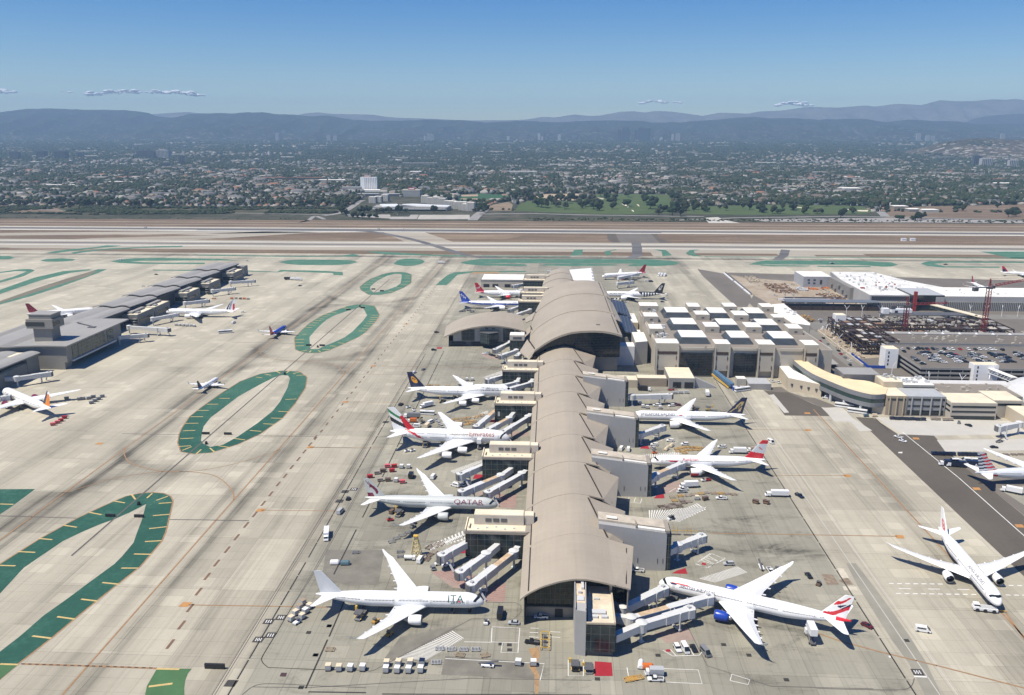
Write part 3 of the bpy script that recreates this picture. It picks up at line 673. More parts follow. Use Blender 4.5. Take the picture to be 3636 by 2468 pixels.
flat('light_green_island',[[(-139.2,252.1),(-126.9,252.7),(-127.1,250),(-126.4,246.3),(-125,242.3),(-118.9,229),(-133.2,228.3),(-138.2,242.6)],[(-209.6,250.5),(-189.8,251.6),(-190.8,243.3),(-194.2,228.8)]],.06,LAWNP)

# taxi lines
def tline(pts,w=.55):line('taxi_line',pts,w,.06,YLINE)
tline([(-164.5,y) for y in (120,237,280,360,465,535,700,900,1100,1240)],.7)
tline([(-257,y) for y in (120,300,500,700,900,1150,1262)],.7)
tline(smooth([(-164.6,391.6),(-170.6,404.4),(-186.2,421.5),(-202.5,426.8),(-218.8,426.5),(-241.8,437.3),(-253.8,452.1),(-256.5,459.7)]),.6)
tline(smooth([(-257.5,395),(-251.5,402.6),(-240.7,416),(-218.8,426.5),(-202.8,427.3),(-184.9,437.4),(-168.7,455),(-163.3,463)]),.45)
tline(smooth([(-259.6,702.4),(-254.1,687.6),(-246.5,675.8),(-233.2,665.9),(-216.8,661),(-200.6,660),(-180.7,651.6),(-169.8,637),(-164.7,624.7)]),.55)
tline(smooth([(-228.4,662.7),(-207.1,661.5),(-190.3,667),(-175.4,681.9),(-166.4,697.2)]),.4)
tline([(178,y) for y in (230,372,540,556)],.8)
tline(smooth([(179.9,306),(178.7,297.3),(177.5,287.1),(176.2,274.1)]),.7)
tline([(99,288),(107.2,282.2),(119,276.3),(139.2,267.7),(161.9,257.2)],.7)
tline([(74.7,367.2),(162,368.5)],.6);tline([(118.6,438.7),(162.2,440.5)],.5);tline([(120.6,512.8),(162.4,513.9)],.5)
tline([(-145.5,293.2),(-89.2,294.5)],.6);tline([(-146.3,380.5),(-106.8,381.7)],.5);tline([(-146.7,467.6),(-121.1,468)],.5)
tline([(-146.4,555.5),(-103.7,556.5)],.5);tline([(-146.7,467.4),(-101.2,468.5)],.5);tline([(-147.6,649.7),(-84,649.8),(-42.6,648.8)],.5)
tline([(-188.4,252.3),(-163.2,252.4),(-139.5,252.3)],.9)
line('taxi_hold_line',[(-293.1,367.6),(-234.2,366.9)],.7,.06,DLINE);line('taxi_hold_line',[(-187.6,367.9),(-148.3,368.7)],.7,.06,DLINE)
line('taxi_hold_line',[(-271.7,484.6),(-234.9,484.8)],.6,.06,DLINE);line('taxi_hold_line',[(-187.5,485.2),(-149,485.9)],.6,.06,DLINE)
line('taxi_hold_line',[(-291.9,721.9),(-234.4,720.1)],.6,.06,DLINE);line('taxi_hold_line',[(-188.4,721.4),(-148.7,720.8)],.6,.06,DLINE)
flat('hold_dash',dashes(*[(-189,252.3),(-139.4,252.4)],1.3,1.3,.5),.08,BLINE)
def gsign(c):
    x,y=c;flat('gate_marking',[[(x-1.9,y-1.7),(x+1.9,y-1.7),(x+2.5,y+1.7),(x-1.3,y+1.7)]],.06,ORSIGN)
for c in ((-147.3,293.4),(-146.9,380.5),(-146.7,467.6),(-147.1,555.5),(-147.6,649.7),(162.9,368.1),(162.5,440.5),(162.1,513.9),(-277,466.9),(-147.7,803.6),(224.6,502),(225.5,426.2),(225.1,382.5),(171.2,547.6)):gsign(c)
# dashed service line
pts=[(-141.6,266.8),(-142.8,279.2),(-144.6,291.1),(-146.3,303.3),(-147.7,315.5),(-148.2,327),(-148.2,339.2),(-148.4,351.3),(-148.5,364.1),(-148.4,375.6),(-148.5,388.5),(-148.5,400.2),(-148.7,413),(-148.5,424),(-148.7,436.5),(-148.5,448.6),(-148.5,460.6),(-148.5,472.6),(-148.8,485.2)]
flat('dash_marking',[strip([(p[0]+.5,p[1]-3),(p[0]+.6,p[1]+3)],1.1)[0] for p in pts]+dashes((-147.5,480),(-147.5,1050),5,8.5,1.0),.06,mat('brown_dash',(.17,.10,.06),.8,var=.2))
# green-line drains and service-road edges west of the gates
for dx,w in ((0,.25),(.9,.25)):line('road_edge_line',[(-114.0+dx,236),(-114.0+dx,1240)],w,.06,DLINE)
flat('drain_slot',dashes((-108.6,236),(-108.6,330),11,.8,.55)+dashes((-108.6,334),(-110.,470),14,.8,.5)+dashes((-110,474),(-110.5,690),15,1.2,.5),.06,BLINE)
flat('drain_slot',strip([(-83.4,244.1),(-83.5,272.6)],.6)+strip([(-83.4,274.6),(-83.7,298.9)],.6)+strip([(-93.5,320),(-93.6,362)],.6)+dashes((-93.5,375),(-96,700),30,2,.55)+strip([(-82,242.4),(-62.3,243)],.6)+strip([(-56.7,242.6),(14,245.8)],.5),.06,BLINE)
line('drain_slot',[(-215.3,330),(-214.5,1064)],.9,.09,DLINE)
flat('drain_slot',dashes((123.4,210),(123.6,620),24,1.2,.55),.06,BLINE)
for dx in (0,.8):
    line('road_edge_line',smooth([(-103.0+dx,420),(-103.0+dx,330)]+[(-103.8,287.5),(-103.9,276.7),(-104.2,267),(-104.3,261.9),(-104,259.4),(-102.6,257.1),(-100,254.8)])+[(-95.5,254.8),(-83.4,254.6),(-65,255.1)],.25,.06,DLINE)
    line('road_edge_line',[(-103.0+dx,420),(-103.4+dx,700)],.25,.06,DLINE)
line('road_edge_line',[(-64.1,254.5),(-62.1,255.3),(-56.6,261.3),(-31,289.2),(-14.5,290),(-11.9,295),(-12.1,299.7),(-14.5,301.8),(-26.3,301.4)],.3,.06,DLINE)
line('road_edge_line',smooth([(-103.8,239.7),(-101.9,244),(-98.4,245.8),(-89.5,246)])+[(-78,245.7),(-62.9,245.6)],.3,.06,DLINE)
line('road_edge_line',[(-101.5,244),(-83,244.6),(-27.3,252.6),(14.3,253.6)],.3,.06,DLINE)
line('road_edge_line',[(52.2,290.5),(55.8,264),(75.7,253.6),(110.2,254.1)],.3,.06,DLINE)
line('road_edge_line',smooth([(91,253.3),(109,253.5),(119.6,254.1),(123.7,256.2),(126.6,260.7)]),.3,.06,DLINE)
for x in (131.5,137.5):line('road_edge_line',[(x,215),(x,620)],.35,.06,PALE)
flat('road_dash',dashes((-97,236.6),(110,234.5),5.2,7.5,.9),.05,DLINE);flat('road_dash',dashes((-96,236.6),(110,234.5),4.8,7.9,.6),.07,MID)
# zigzag crossing lines near the right taxi lane
flat('zigzag_line',dashes(*[(142,324.8),(164.7,325.5)],2,1.4,.7)+dashes(*[(141.9,316.9),(174.9,317.8)],2,1.4,.7)+dashes(*[(186.4,318),(196.6,318.4)],2,1.4,.7)+dashes(*[(188.2,325.8),(200.6,325.9)],2,1.4,.7),.06,WLINE)
flat('lane_dash',dashes(*[(144.5,320.9),(175.2,321.6)],5,7,.5),.06,WLINE)
# asphalt areas on the right
flat('dark_asphalt_strip',[[(201.4,541.3),(212.6,540.4),(216.8,509.2),(238.2,507.8),(233.6,462.9),(233.6,394.2),(235,344.7),(212.8,289.8),(201,287.4),(202,333.8),(201.7,392.5),(201.5,459.1)]],.02,ASPH)
flat('dark_asphalt_strip',[[(233.4,462.5),(250.6,455.4),(261.6,447.7),(292.4,441.4),(235.8,346),(233.8,394.5)]],.022,ASPH2)
flat('light_pad',[[(214.5,541.9),(309.1,538.3),(341,538.6),(327.3,515),(263.8,510.4),(238.2,507.8),(219.5,509.4)]],.03,PALE)
flat('light_pad',[[(236.7,500.1),(291.6,505),(322.8,507.1),(310.6,486),(281.2,485.1),(233.2,480.3)]],.03,PALE)
flat('light_pad',[[(237.4,427.2),(253.2,431.7),(280,433.1),(255.5,390.6),(240.2,406.9)]],.032,MID)
flat('light_pad',[[(185.7,559.9),(199,562.2),(198.8,539.7),(203,515),(194.4,513.3),(194.9,530.9),(184.2,531.8)]],.05,PALE)
line('lane_line',[(221.1,513.3),(222,481.3),(223.1,439.8),(222.5,398.5),(222.1,372.3),(222.5,344.1)],.5,.06,WLINE)
flat('drain_slot',dashes(*[(213.5,540.4),(213.5,516.9)],20,1,.7),.06,BLINE)
flat('dark_asphalt_strip',[[(154.3,599.6),(162.5,594.8),(171.4,595.2),(175.6,582.6),(180.5,569.8),(184.8,561.3),(184.8,542.4),(155,542.1),(156.1,583.3)]],.02,ASPH)
flat('dark_asphalt_strip',[[(155.1,600.5),(157.4,606),(169.6,608.5),(171.6,596.1),(179.2,584.5),(186.6,582.4),(196,564.2),(196.4,558.1),(184.8,561.3),(175.6,582.6)]],.018,ASPH2)
flat('light_pad',[[(155.3,587.5),(159.4,589.4),(159.6,548.5),(156,547.6)]],.04,PALE)
flat('light_pad',[[(185.6,560.3),(193.5,559.4),(193.4,540),(191.1,531.3),(185.7,531.7),(185.3,543.9),(184.8,561.3)]],.03,PALE)
flat('dark_asphalt_strip',[[(197.3,1169.7),(228.3,1128.6),(229.1,1061.6),(229.6,996),(224.4,953.5),(209.1,906.3),(197.2,905.7),(196.5,968.5),(194.7,1108.5)]],.02,ASPH2)
# apron patches, hatched and coloured zones
flat('dark_apron_patch',[[(-102.7,341.7),(-76.1,342.4),(-72.6,312.8),(-85.9,311.5),(-97.7,316.2)],[(-56.6,275.8),(-35,284.7),(-40.7,276.7),(-56.6,261.5),(-59.9,262.2)],[(-38.1,265),(-2.7,262.6),(-4.1,253.4),(-38.2,254.1)]],.015,DKPATCH)
flat('dark_apron_patch',[[(129.7,341.4),(134,341.6),(134.8,322.1),(135.2,302),(135.2,287.4),(134.6,270.8),(132.1,252),(126.4,251.7),(128.1,269.4),(127.5,283.5),(127.9,310.7),(128.1,321.8)]],.015,MID)
def hatch(a0,a1,b0,b1,n,m=WLINE,z=.06,name='hatched_zone',fr=.45):
    a0,a1,b0,b1=map(Vector,(a0,a1,b0,b1));P=[]
    for i in range(n):
        t,u=i/n,(i+fr)/n
        P.append([a0.lerp(a1,t),a0.lerp(a1,u),b0.lerp(b1,u),b0.lerp(b1,t)])
    flat(name,P,z,m)
hatch(*[(-54.7,262.9),(-37.1,281.2),(-44.6,262.1),(-32.3,276.4)],24)
hatch(*[(62.8,324.8),(81.6,336.3),(69.1,321.8),(84.8,331.1)],18)
hatch(*[(48.4,390.5),(79.2,396.3),(47.5,379.2),(62,378.4)],22);hatch(*[(62.1,389.6),(74.5,400.6),(62,378.4),(78.1,393.7)],11)
hatch(*[(48.2,464.7),(75,471.8),(47.8,460.2),(74.9,464.5)],24)
hatch(*[(-57.4,436),(-40.2,454.4),(-55.1,432.3),(-39.3,450.4)],30);hatch(*[(-57.6,347.2),(-40.3,365.6),(-55.2,343.5),(-39,358.8)],12);hatch(*[(-54.7,528.4),(-45,542.3),(-50.6,526.5),(-44.1,535.6)],18);hatch(*[(-55.6,621.4),(-41.5,641.8),(-52.6,620.8),(-40.5,633.4)],20)
hatch(*[(-57.9,347.5),(-38.2,362.3),(-54.5,344.9),(-35.7,358)],12)
for pl in ([(-52.4,324.1),(-41.2,328.4),(-30.3,319.7),(-34.4,311.1),(-41.1,311.9)],[(-27.1,311.5),(-19.2,316.8),(-18.8,301.9),(-26.9,301.9)],[(-29.6,406.1),(-18.8,405.6),(-18.5,389.5),(-26.9,389.3),(-28.6,399.2)],[(-41.6,404.4),(-35.7,410.9),(-32.3,408.3),(-36,404.1)],[(-28.1,501.8),(-15.5,500.5),(-15.6,493.7),(-27.3,493.1)],[(-64.3,693.5),(-47.1,689.5),(-46.1,674.2),(-57.5,679.5)],[(39.1,283.2),(52.5,288.3),(54.2,279.8),(43,277.1)],[(51.3,415),(69.1,429.1),(69.8,417.8),(58.2,409.9)]):
    flat('pink_apron_zone',[pl],.04,PINK)
hatch(*[(-50.8,323.5),(-34.4,311.1),(-41.2,328),(-30.3,319.7)],16,REDZ,.055,'red_hatching',.12);hatch(*[(-27.1,311.5),(-26.9,301.9),(-19.2,316.8),(-18.8,301.9)],9,REDZ,.055,'red_hatching',.12);hatch(*[(-29.6,406.1),(-26.9,389.3),(-18.8,405.6),(-18.5,389.5)],9,REDZ,.055,'red_hatching',.1)
for pl in ([(15.9,264.5),(21.9,264.1),(21.8,256.4),(15.5,256.1)],[(51.8,328.5),(58.4,328.3),(58.3,333.3),(54.4,331.1)],[(52.5,405),(58.1,405.3),(58.4,411.2),(54.4,408.8)],[(52.2,475.9),(57.9,475.5),(57.4,480.7),(53.4,479.6)],[(-43.9,425.2),(-37.2,426.3),(-37.3,431.5),(-43.2,431.5)],[(-43.3,518.1),(-36.8,519.7),(-37.5,523.7),(-42.7,522.6)],[(-41.5,341.4),(-37,342),(-37.8,346.7),(-41.6,345.5)],[(-43.8,518),(-37.2,518.3),(-38,522.8),(-43.2,522)],[(-103.4,707.7),(-98.9,708),(-99.2,713.9),(-103.8,713.4)],[(65.8,336.9),(67.8,336.1),(67.8,338.1),(66.4,338.7)],[(42,271.8),(43.8,271.6),(44,273.1),(42.6,273.2)]):
    flat('red_ground_zone',[pl],.06,REDZ)
flat('rust_stain',[[(-8.2,271),(-4.5,272.1),(-3.8,266.8),(-5.3,260.8),(-3.9,255.9),(-3.9,245.6),(-5.1,245.6),(-5.6,255.8),(-7.8,260.6),(-6.4,265)]],.02,RUSTST)
# parking boxes
def boxes(P,w=.3):flat('parking_bay_line',sum([strip(p,w) for p in P],[]),.065,WLINE)
boxes([[(-22.6,284.2),(-11.9,283.9),(-11.9,268.2),(-18.1,268),(-17.9,274.2),(-22.1,274.4)],[(-17.9,274.2),(-12,274.3)],[(-22.5,283.4),(-22.1,274.4)],[(-32.2,273.9),(-21.8,274.1)],[(-7.8,284.1),(-4.7,284.1)],[(-8,281.2),(-4.7,281.2)],[(-8.2,278.4),(-4.6,278.1)],[(-0.3,282.1),(3.6,282)],[(-0.5,278.8),(3.6,278.5)],[(6.4,264.8),(11.9,265.1),(11.6,255.9),(6.3,255.7),(6.4,264.8)],[(-27.4,314.6),(-26.9,302.2)],[(-37.9,263.3),(-2.2,262.2),(-3.5,252.7)],[(41.2,272.4),(44.3,269.1),(54,270.1),(57,274.8)],[(44,273.1),(45.5,269.4)],[(48,274.3),(49.7,269.9)],[(51,274.5),(52.1,270)],[(27.2,261.5),(27.3,256),(32.3,255.3)],[(38.7,261.6),(52.2,261.4),(52.3,253.7),(40.1,254)],[(63.4,337.5),(72.2,347.1),(76.7,341.8),(67.8,334.1),(63.4,337.5)],[(67.7,342.1),(71.9,337.2)],[(70.3,344.5),(74.1,339.5)],[(62.3,256),(63.6,259.7),(69.2,256.8),(68,254.1),(62.3,256)],[(61.7,413.7),(65.7,418.5)],[(63.1,337.2),(71.3,347.1),(77.3,343.1),(68.2,334.1),(63.1,337.2)],[(66.1,340.6),(71.5,337)],[(68.5,343.3),(74.1,339.7)],[(64.2,487.9),(71.2,494.5),(76.6,489),(68.6,480.8)],[(38.8,400.2),(39.8,405.5)],[(41.8,399.9),(43.1,405.1)],[(44.9,398.5),(46.3,404.2)],[(38.8,400.2),(44.9,398.5)]])
flat('manhole_cover',[rect(x-.9,x+.9,y-.9,y+.9) for x,y in ((-91.9,276.8),(-85.2,263),(-85.1,244.6),(-85.2,281.5),(-85.4,263),(-85.3,281.6),(39,269.3),(16.4,254.5),(72,271.1),(133,283.4),(64.1,277.2),(81.9,257.5),(65,619),(-15.3,272.9),(-15,269.8),(-18.5,273.2))],.06,BLINE)
SG=mat('ground_sign_black',(.05,.045,.042),.8,var=.2)
for c in ((-109.3,271.3),(-105.6,286.3),(-109.5,283.3),(-105.7,274.3),(-109.9,245.5),(129.1,264.2),(-105.7,408.3),(-109.6,393.2),(-109.6,405),(-109.9,515)):flat('road_marking_panel',[[(c[0]-2,c[1]-1.8),(c[0]+1.8,c[1]-1.8),(c[0]+2,c[1]+1.8),(c[0]-1.8,c[1]+1.8)]],.06,SG)
flat('road_marking_letters',[rect(c[0]+dx,c[0]+dx+.35,c[1]-1,c[1]+1) for c in ((-109.3,271.3),(-105.6,286.3),(-109.5,283.3),(-105.7,274.3),(129.1,264.2),(-105.7,408.3)) for dx in (-1.1,-.2,.7)]+[rect(c[0]-1.2,c[0]+1.2,c[1]-.2,c[1]+.2) for c in ((-109.3,271.3),(-105.6,286.3),(129.1,264.2))],.08,WLINE)
flat('storm_drain_box',[[(-94.4,250.1),(-92.2,250.1),(-92.4,252.2),(-94.5,252.2)]],.06,mat('plum_marking',(.06,.03,.035),.8,var=.1))
flat('white_road_mark',[[(126.9,262.1),(131.6,262),(131.4,261.2),(126.9,261.3)],[(205,478.1),(207.6,478.7),(206.4,476.1),(204.2,476.5)],[(122.5,273.3),(123.6,273.6),(123,272.3),(122.3,272.2)]],.06,WLINE)
flat('repair_patch',[[(116.1,331.4),(120.6,330.9),(120.7,322.8),(115.5,322.5)],[(121.3,326.5),(126.3,328.6),(126.7,323.1),(123.6,322.6)]],.05,mat('broken_pavement',(.22,.17,.12),.9,var=.45,scale=.5))
flat('repair_patch',[[(124.4,336.8),(127,336.5),(126.8,328.6),(123.4,328.4)],[(121.7,321.4),(127.2,321.4),(127,318.5),(121.4,318.2)]],.055,mat('pale_rubble',(.52,.47,.37),.9,var=.2,scale=.5))

# ------------------------------------------------------------------ the terminal: vaulted roofs, piers, headhouse
def roofmat(name,c,seam=1.2):
    b=NB(name);P=b.g.outputs['Position']
    n=b.noise(.035,P,5,.6);st=b.noise(1.,b.pos(scale=(.05,.9,.05)),4,.6);st2=b.noise(1.,b.pos(scale=(.9,.03,.3)),3,.6)
    k=b.math('ADD',b.math('MULTIPLY',n,.5),b.math('ADD',b.math('MULTIPLY',st,.28),b.math('MULTIPLY',st2,.22)))
    return b.done(b.ramp(k,[(.32,[q*.87 for q in c]),(.68,[min(1,q*1.12) for q in c])]),.62,.3)
TANROOF=roofmat('tan_metal_roof',(.36,.312,.245))
GREYROOF=roofmat('grey_metal_roof',(.31,.30,.28))
PANELW=roofmat('grey_metal_panel_wall',(.385,.378,.365))
TANW=mat('tan_metal_wall',(.30,.265,.22),.6,var=.08)
SLOT=mat('dark_roof_slot',(.03,.025,.022),.9,var=.1)
def glassgrid(name,glass,frame,w,h,mort=.12):
    """glazing with mullions, by object position (x or y along, z up)"""
    b=NB(name);P=b.g.outputs['Position'];s=b.n('ShaderNodeSeparateXYZ');b.l(P,s.inputs[0])
    def linef(v,p):
        f=b.math('FRACT',b.math('DIVIDE',v,p));return b.math('LESS_THAN',f,mort/p)
    a=b.math('ADD',s.outputs[0],s.outputs[1]);m=b.math('MAXIMUM',linef(a,w),linef(s.outputs[2],h))
    n=b.noise(.35,b.pos(scale=(1,1,.6)),3);g=b.ramp(n,[(.35,[q*.5 for q in glass]),(.65,[q*1.6 for q in glass])])
    b.l(b.mr(m,0,1,.12,.5),b.b.inputs['Roughness'])
    b.l(b.mix(m,g,frame),b.b.inputs['Base Color']);b.b.inputs['Specular IOR Level'].default_value=.5
    return b.m
GGRID=glassgrid('curtain_wall_glazing',(.022,.032,.034),(.11,.12,.11),3.2,3.1,.16)
GGREEN=glassgrid('green_curtain_wall',(.035,.055,.05),(.14,.16,.14),2.6,2.6,.22)
GDARK=glassgrid('dark_louvred_glazing',(.010,.013,.016),(.03,.033,.036),60,1.3,.25)
def lin(tab,x):
    for (a,za),(b,zb) in zip(tab,tab[1:]):
        if x<=b:return za+(zb-za)*(x-a)/(b-a)
    return tab[-1][1]
def cr(tab,x):  # smoother interpolation of a profile
    e=1.2;return (lin(tab,x-e)+2*lin(tab,x)+lin(tab,x+e))/4
PROF=[(-14,9.2),(-12,11),(-9,13.8),(-3.6,16.9),(2.6,19.2),(8.6,20.5),(13,20.5),(18,19.7),(24.4,18.2),(30,16.6)]
def vault(name,parent,prof,y0,y1,xl0,xl1,xr0,xr1,ox0,ox1,dz0,dz1,m,th=.7,n=26,ny=5):
    """arched roof shell running north from y0 to y1"""
    mb=MB();T,Bm=[],[]
    for j in range(ny+1):
        t=j/ny;y=y0+(y1-y0)*t;xl=xl0+(xl1-xl0)*t;xr=xr0+(xr1-xr0)*t;ox=ox0+(ox1-ox0)*t;dz=dz0+(dz1-dz0)*t
        xs=[xl+(xr-xl)*i/n for i in range(n+1)]
        T.append([(x+ox,y,cr(prof,x)+dz) for x in xs]);Bm.append([(x+ox,y,cr(prof,x)+dz-th) for x in xs])
    for j in range(ny):
        for i in range(n):
            mb.face([T[j][i],T[j][i+1],T[j+1][i+1],T[j+1][i]]);mb.face([Bm[j][i+1],Bm[j][i],Bm[j+1][i],Bm[j+1][i+1]])
    for i in range(n):mb.face([Bm[0][i],Bm[0][i+1],T[0][i+1],T[0][i]]);mb.face([T[-1][i],T[-1][i+1],Bm[-1][i+1],Bm[-1][i]])
    for j in range(ny):mb.face([T[j][0],T[j+1][0],Bm[j+1][0],Bm[j][0]]);mb.face([Bm[j][-1],Bm[j+1][-1],T[j+1][-1],T[j][-1]])
    return mb.build(name,m,parent,smooth=False,fix=True)
def gable(prof,xl,xr,ox,y,zb,dz,n=24,y2=None):
    """wall under an arch"""
    y2=y+.6 if y2 is None else y2;mb=MB();xs=[xl+(xr-xl)*i/n for i in range(n+1)]
    for i in range(n):
        a,b=xs[i],xs[i+1];za,zc=cr(prof,a)+dz,cr(prof,b)+dz
        mb.hexa([(a+ox,y,zb),(b+ox,y,zb),(b+ox,y2,zb),(a+ox,y2,zb),(a+ox,y,za),(b+ox,y,zc),(b+ox,y2,zc),(a+ox,y2,za)])
    return mb
oxf=lambda y:-.008*(y-286)
cc=thing('concourse_building','long tan vaulted concourse building running north, stepped arched metal roof','terminal',(0,286,0))
def lower(o,p):  # children keep world coordinates although the parent stands elsewhere
    o.parent=p;o.location=-Vector(p.location);return o
def seg(parent,k,y0,y1,N=False):
    xn,dz=(24.4,0) if k==0 else (17.6,.15 if k>1 else.03)
    ox0,ox1=(oxf(y0),oxf(y1)) if not N else (-4,-4)
    o=vault('roof_vault',None,PROF,y0,y1-.05,-12,-12,24.4,xn,ox0,ox1,dz,0,TANROOF);lower(o,parent)
    g=MB()
    for j in range(8):
        t0,t1=.04+.94*j/8,.04+.94*(j+1)/8;ya,yb=y0+(y1-y0)*t0,y0+(y1-y0)*t1;a,b=-9.05+ox0+(ox1-ox0)*t0,-9.05+ox0+(ox1-ox0)*t1
        za,zb=cr(PROF,-9.05)+dz*(1-t0)+.05,cr(PROF,-9.05)+dz*(1-t1)+.05
        g.hexa([(a,ya,za-.3),(a+.5,ya,za+.05),(b+.5,yb,zb+.05),(b,yb,zb-.3),(a,ya,za+.12),(a+.5,ya,za+.42),(b+.5,yb,zb+.42),(b,yb,zb+.12)])
    g.build('gutter',SLOT,o)
    # folded lower roof on the east side
    z_in,z_out=(18.3,16.8) if k==0 else (17.7,13.6)
    e0,e1=24.4+ox0,xn+ox1;q0,q1=29.9+ox0*.6,34.2+ox1*.6
    f=MB()
    A,B,C_,D=(e0-.4,y0,z_in),(q0,y0,z_out),(q1,y1-3,z_out),(e1-.4,y1-.1,z_in+(1.6 if k else 0))
    dn=lambda p,d=.6:(p[0],p[1],p[2]-d)
    f.hexa([dn(A),dn(B),dn(C_),dn(D),A,B,C_,D]);fo=f.build('side_roof',TANROOF);lower(fo,parent)
    def P(u,v):
        a=Vector(A).lerp(Vector(B),u);b=Vector(D).lerp(Vector(C_),u);return a.lerp(b,v)
    s=MB();p,q=P(.72,.08),P(.72,.9);s.hexa([p+Vector((-.2,0,.0)),p+Vector((.25,0,-.02)),q+Vector((.25,0,-.02)),q+Vector((-.2,0,0)),p+Vector((-.2,0,.12)),p+Vector((.25,0,.08)),q+Vector((.25,0,.08)),q+Vector((-.2,0,.12))])
    so_=s.build('roof_slot',SLOT,fo)
    w=MB();w.hexa([(q0-1.2,y0+.4,0),(q0-.8,y0+.4,0),(q1-.8,y1-3.2,0),(q1-1.2,y1-3.2,0),(q0-1.2,y0+.4,z_out-.5),(q0-.8,y0+.4,z_out-.4),(q1-.8,y1-3.2,z_out-.4),(q1-1.2,y1-3.2,z_out-.5)])
    w.hexa([(17+ox1,y1-3.6,0),(q1-1.2,y1-3.6,0),(q1-1.2,y1-3.2,0),(17+ox1,y1-3.2,0),(17+ox1,y1-3.6,z_out-.4),(q1-1.2,y1-3.6,z_out-.8),(q1-1.2,y1-3.2,z_out-.8),(17+ox1,y1-3.2,z_out-.4)])
    lower(w.build('side_wall',TANW),parent)
    if k:
        c=MB();c.hexa([(e0-1.0,y0+1,17.5),(e0-.3,y0+1,17.5),(e1-.1,y1-3,19.0),(e1-.8,y1-3,19.0),(e0-1.0,y0+1,18.75),(e0-.3,y0+1,18.5),(e1-.1,y1-3,20.15),(e1-.8,y1-3,20.25)])
        lower(c.build('edge_gutter',SLOT),parent)
    wl=MB();a,b=-10.4+ox0,-10.4+ox1
    wl.hexa([(a,y0+.2,0),(a+.4,y0+.2,0),(b+.4,y1,0),(b,y1,0),(a,y0+.2,12),(a+.4,y0+.2,12.3),(b+.4,y1,11.8),(b,y1,11.5)])
    lower(wl.build('west_wall',GGRID),parent)
seg(cc,0,286,323)
for k in range(1,9):seg(cc,k,283+40*k,323+40*k)
lower(gable(PROF,-9.6,28.4,0,293,4.2,-.4).build('end_glazing',glassgrid('end_wall_glazing',(.02,.026,.022),(.075,.08,.065),1.9,2.4,.12)),cc)
lower(MB().box(-9.9,28.6,292.4,293.9,0,4.2).build('base_wall',TANW),cc)
lower(MB().box(1.5,4.6,292.2,292.38,0,3.6).build('service_door',BLACK),cc)
lower(MB().box(-9.9,28.6,292.1,292.4,4.25,4.7).build('canopy_ledge',DGREY),cc)
# southern end block with the two roof terraces
eb=thing('end_block','tall grey walled block at the south tip of the vaulted concourse with beige terraces','terminal block',(15,280,0))
w=MB().prism([(8.7,268.3),(12.6,267.4),(12.6,294),(8.7,294)],0,18.2).prism([(8.7,268.3),(8.9,268.3),(9.1,294),(8.7,294)],18.2,19.1).prism([(12.3,268),(12.6,268),(13.3,294),(12.9,294)],18.2,19.1)
w.box(8.9,13.0,293.6,294,18.2,19.1)
lower(w.build('wall',PANELW),eb)
lower(MB().prism([(9.1,273),(12.4,273),(12.7,293.5),(9.1,293.5)],18.2,18.32).build('upper_terrace',mat('stained_cream_roof',(.60,.49,.36),.9,var=.25,scale=.3)),eb)
lower(MB().prism([(12.6,267.3),(23.2,266.9),(23.2,294),(12.6,294)],2.2,13.4).build('glazed_box',GGRID),eb)
lower(MB().prism([(13.4,268.2),(22.6,268.2),(22.6,293.5),(13.4,293.5)],13.4,13.55).build('lower_terrace',mat('cream_terrace',(.62,.53,.40),.9,var=.2,scale=.25)),eb)
lower(MB().box(22.6,23.2,267,294,13.4,14.4).box(12.7,23.2,266.9,267.5,13.4,14.1).box(22.2,23.2,289,296,13.4,17.5).build('parapet',BEIGE),eb)
hv=[(x0,x1,y0,y1,13.55 if x0>13 else 18.32,(13.55 if x0>13 else 18.32)+h) for x0,x1,y0,y1,h in ((9.6,11,288,292,1.2),(11.2,12.2,282,291,.9),(10,11.2,279,280.2,1),(9.5,12,274,277,.5),(15,20,273,275.5,.8),(15,17,270.5,272,.8),(18.2,20.5,270.5,272,.8),(16,18,283,284,.6),(14.2,14.8,286,292,.7))]
pieces('roof_unit',hv,LGREY,eb)
lower(MB().box(13,22.5,268,293,0,2.2).build('base_recess',DGREY),eb)
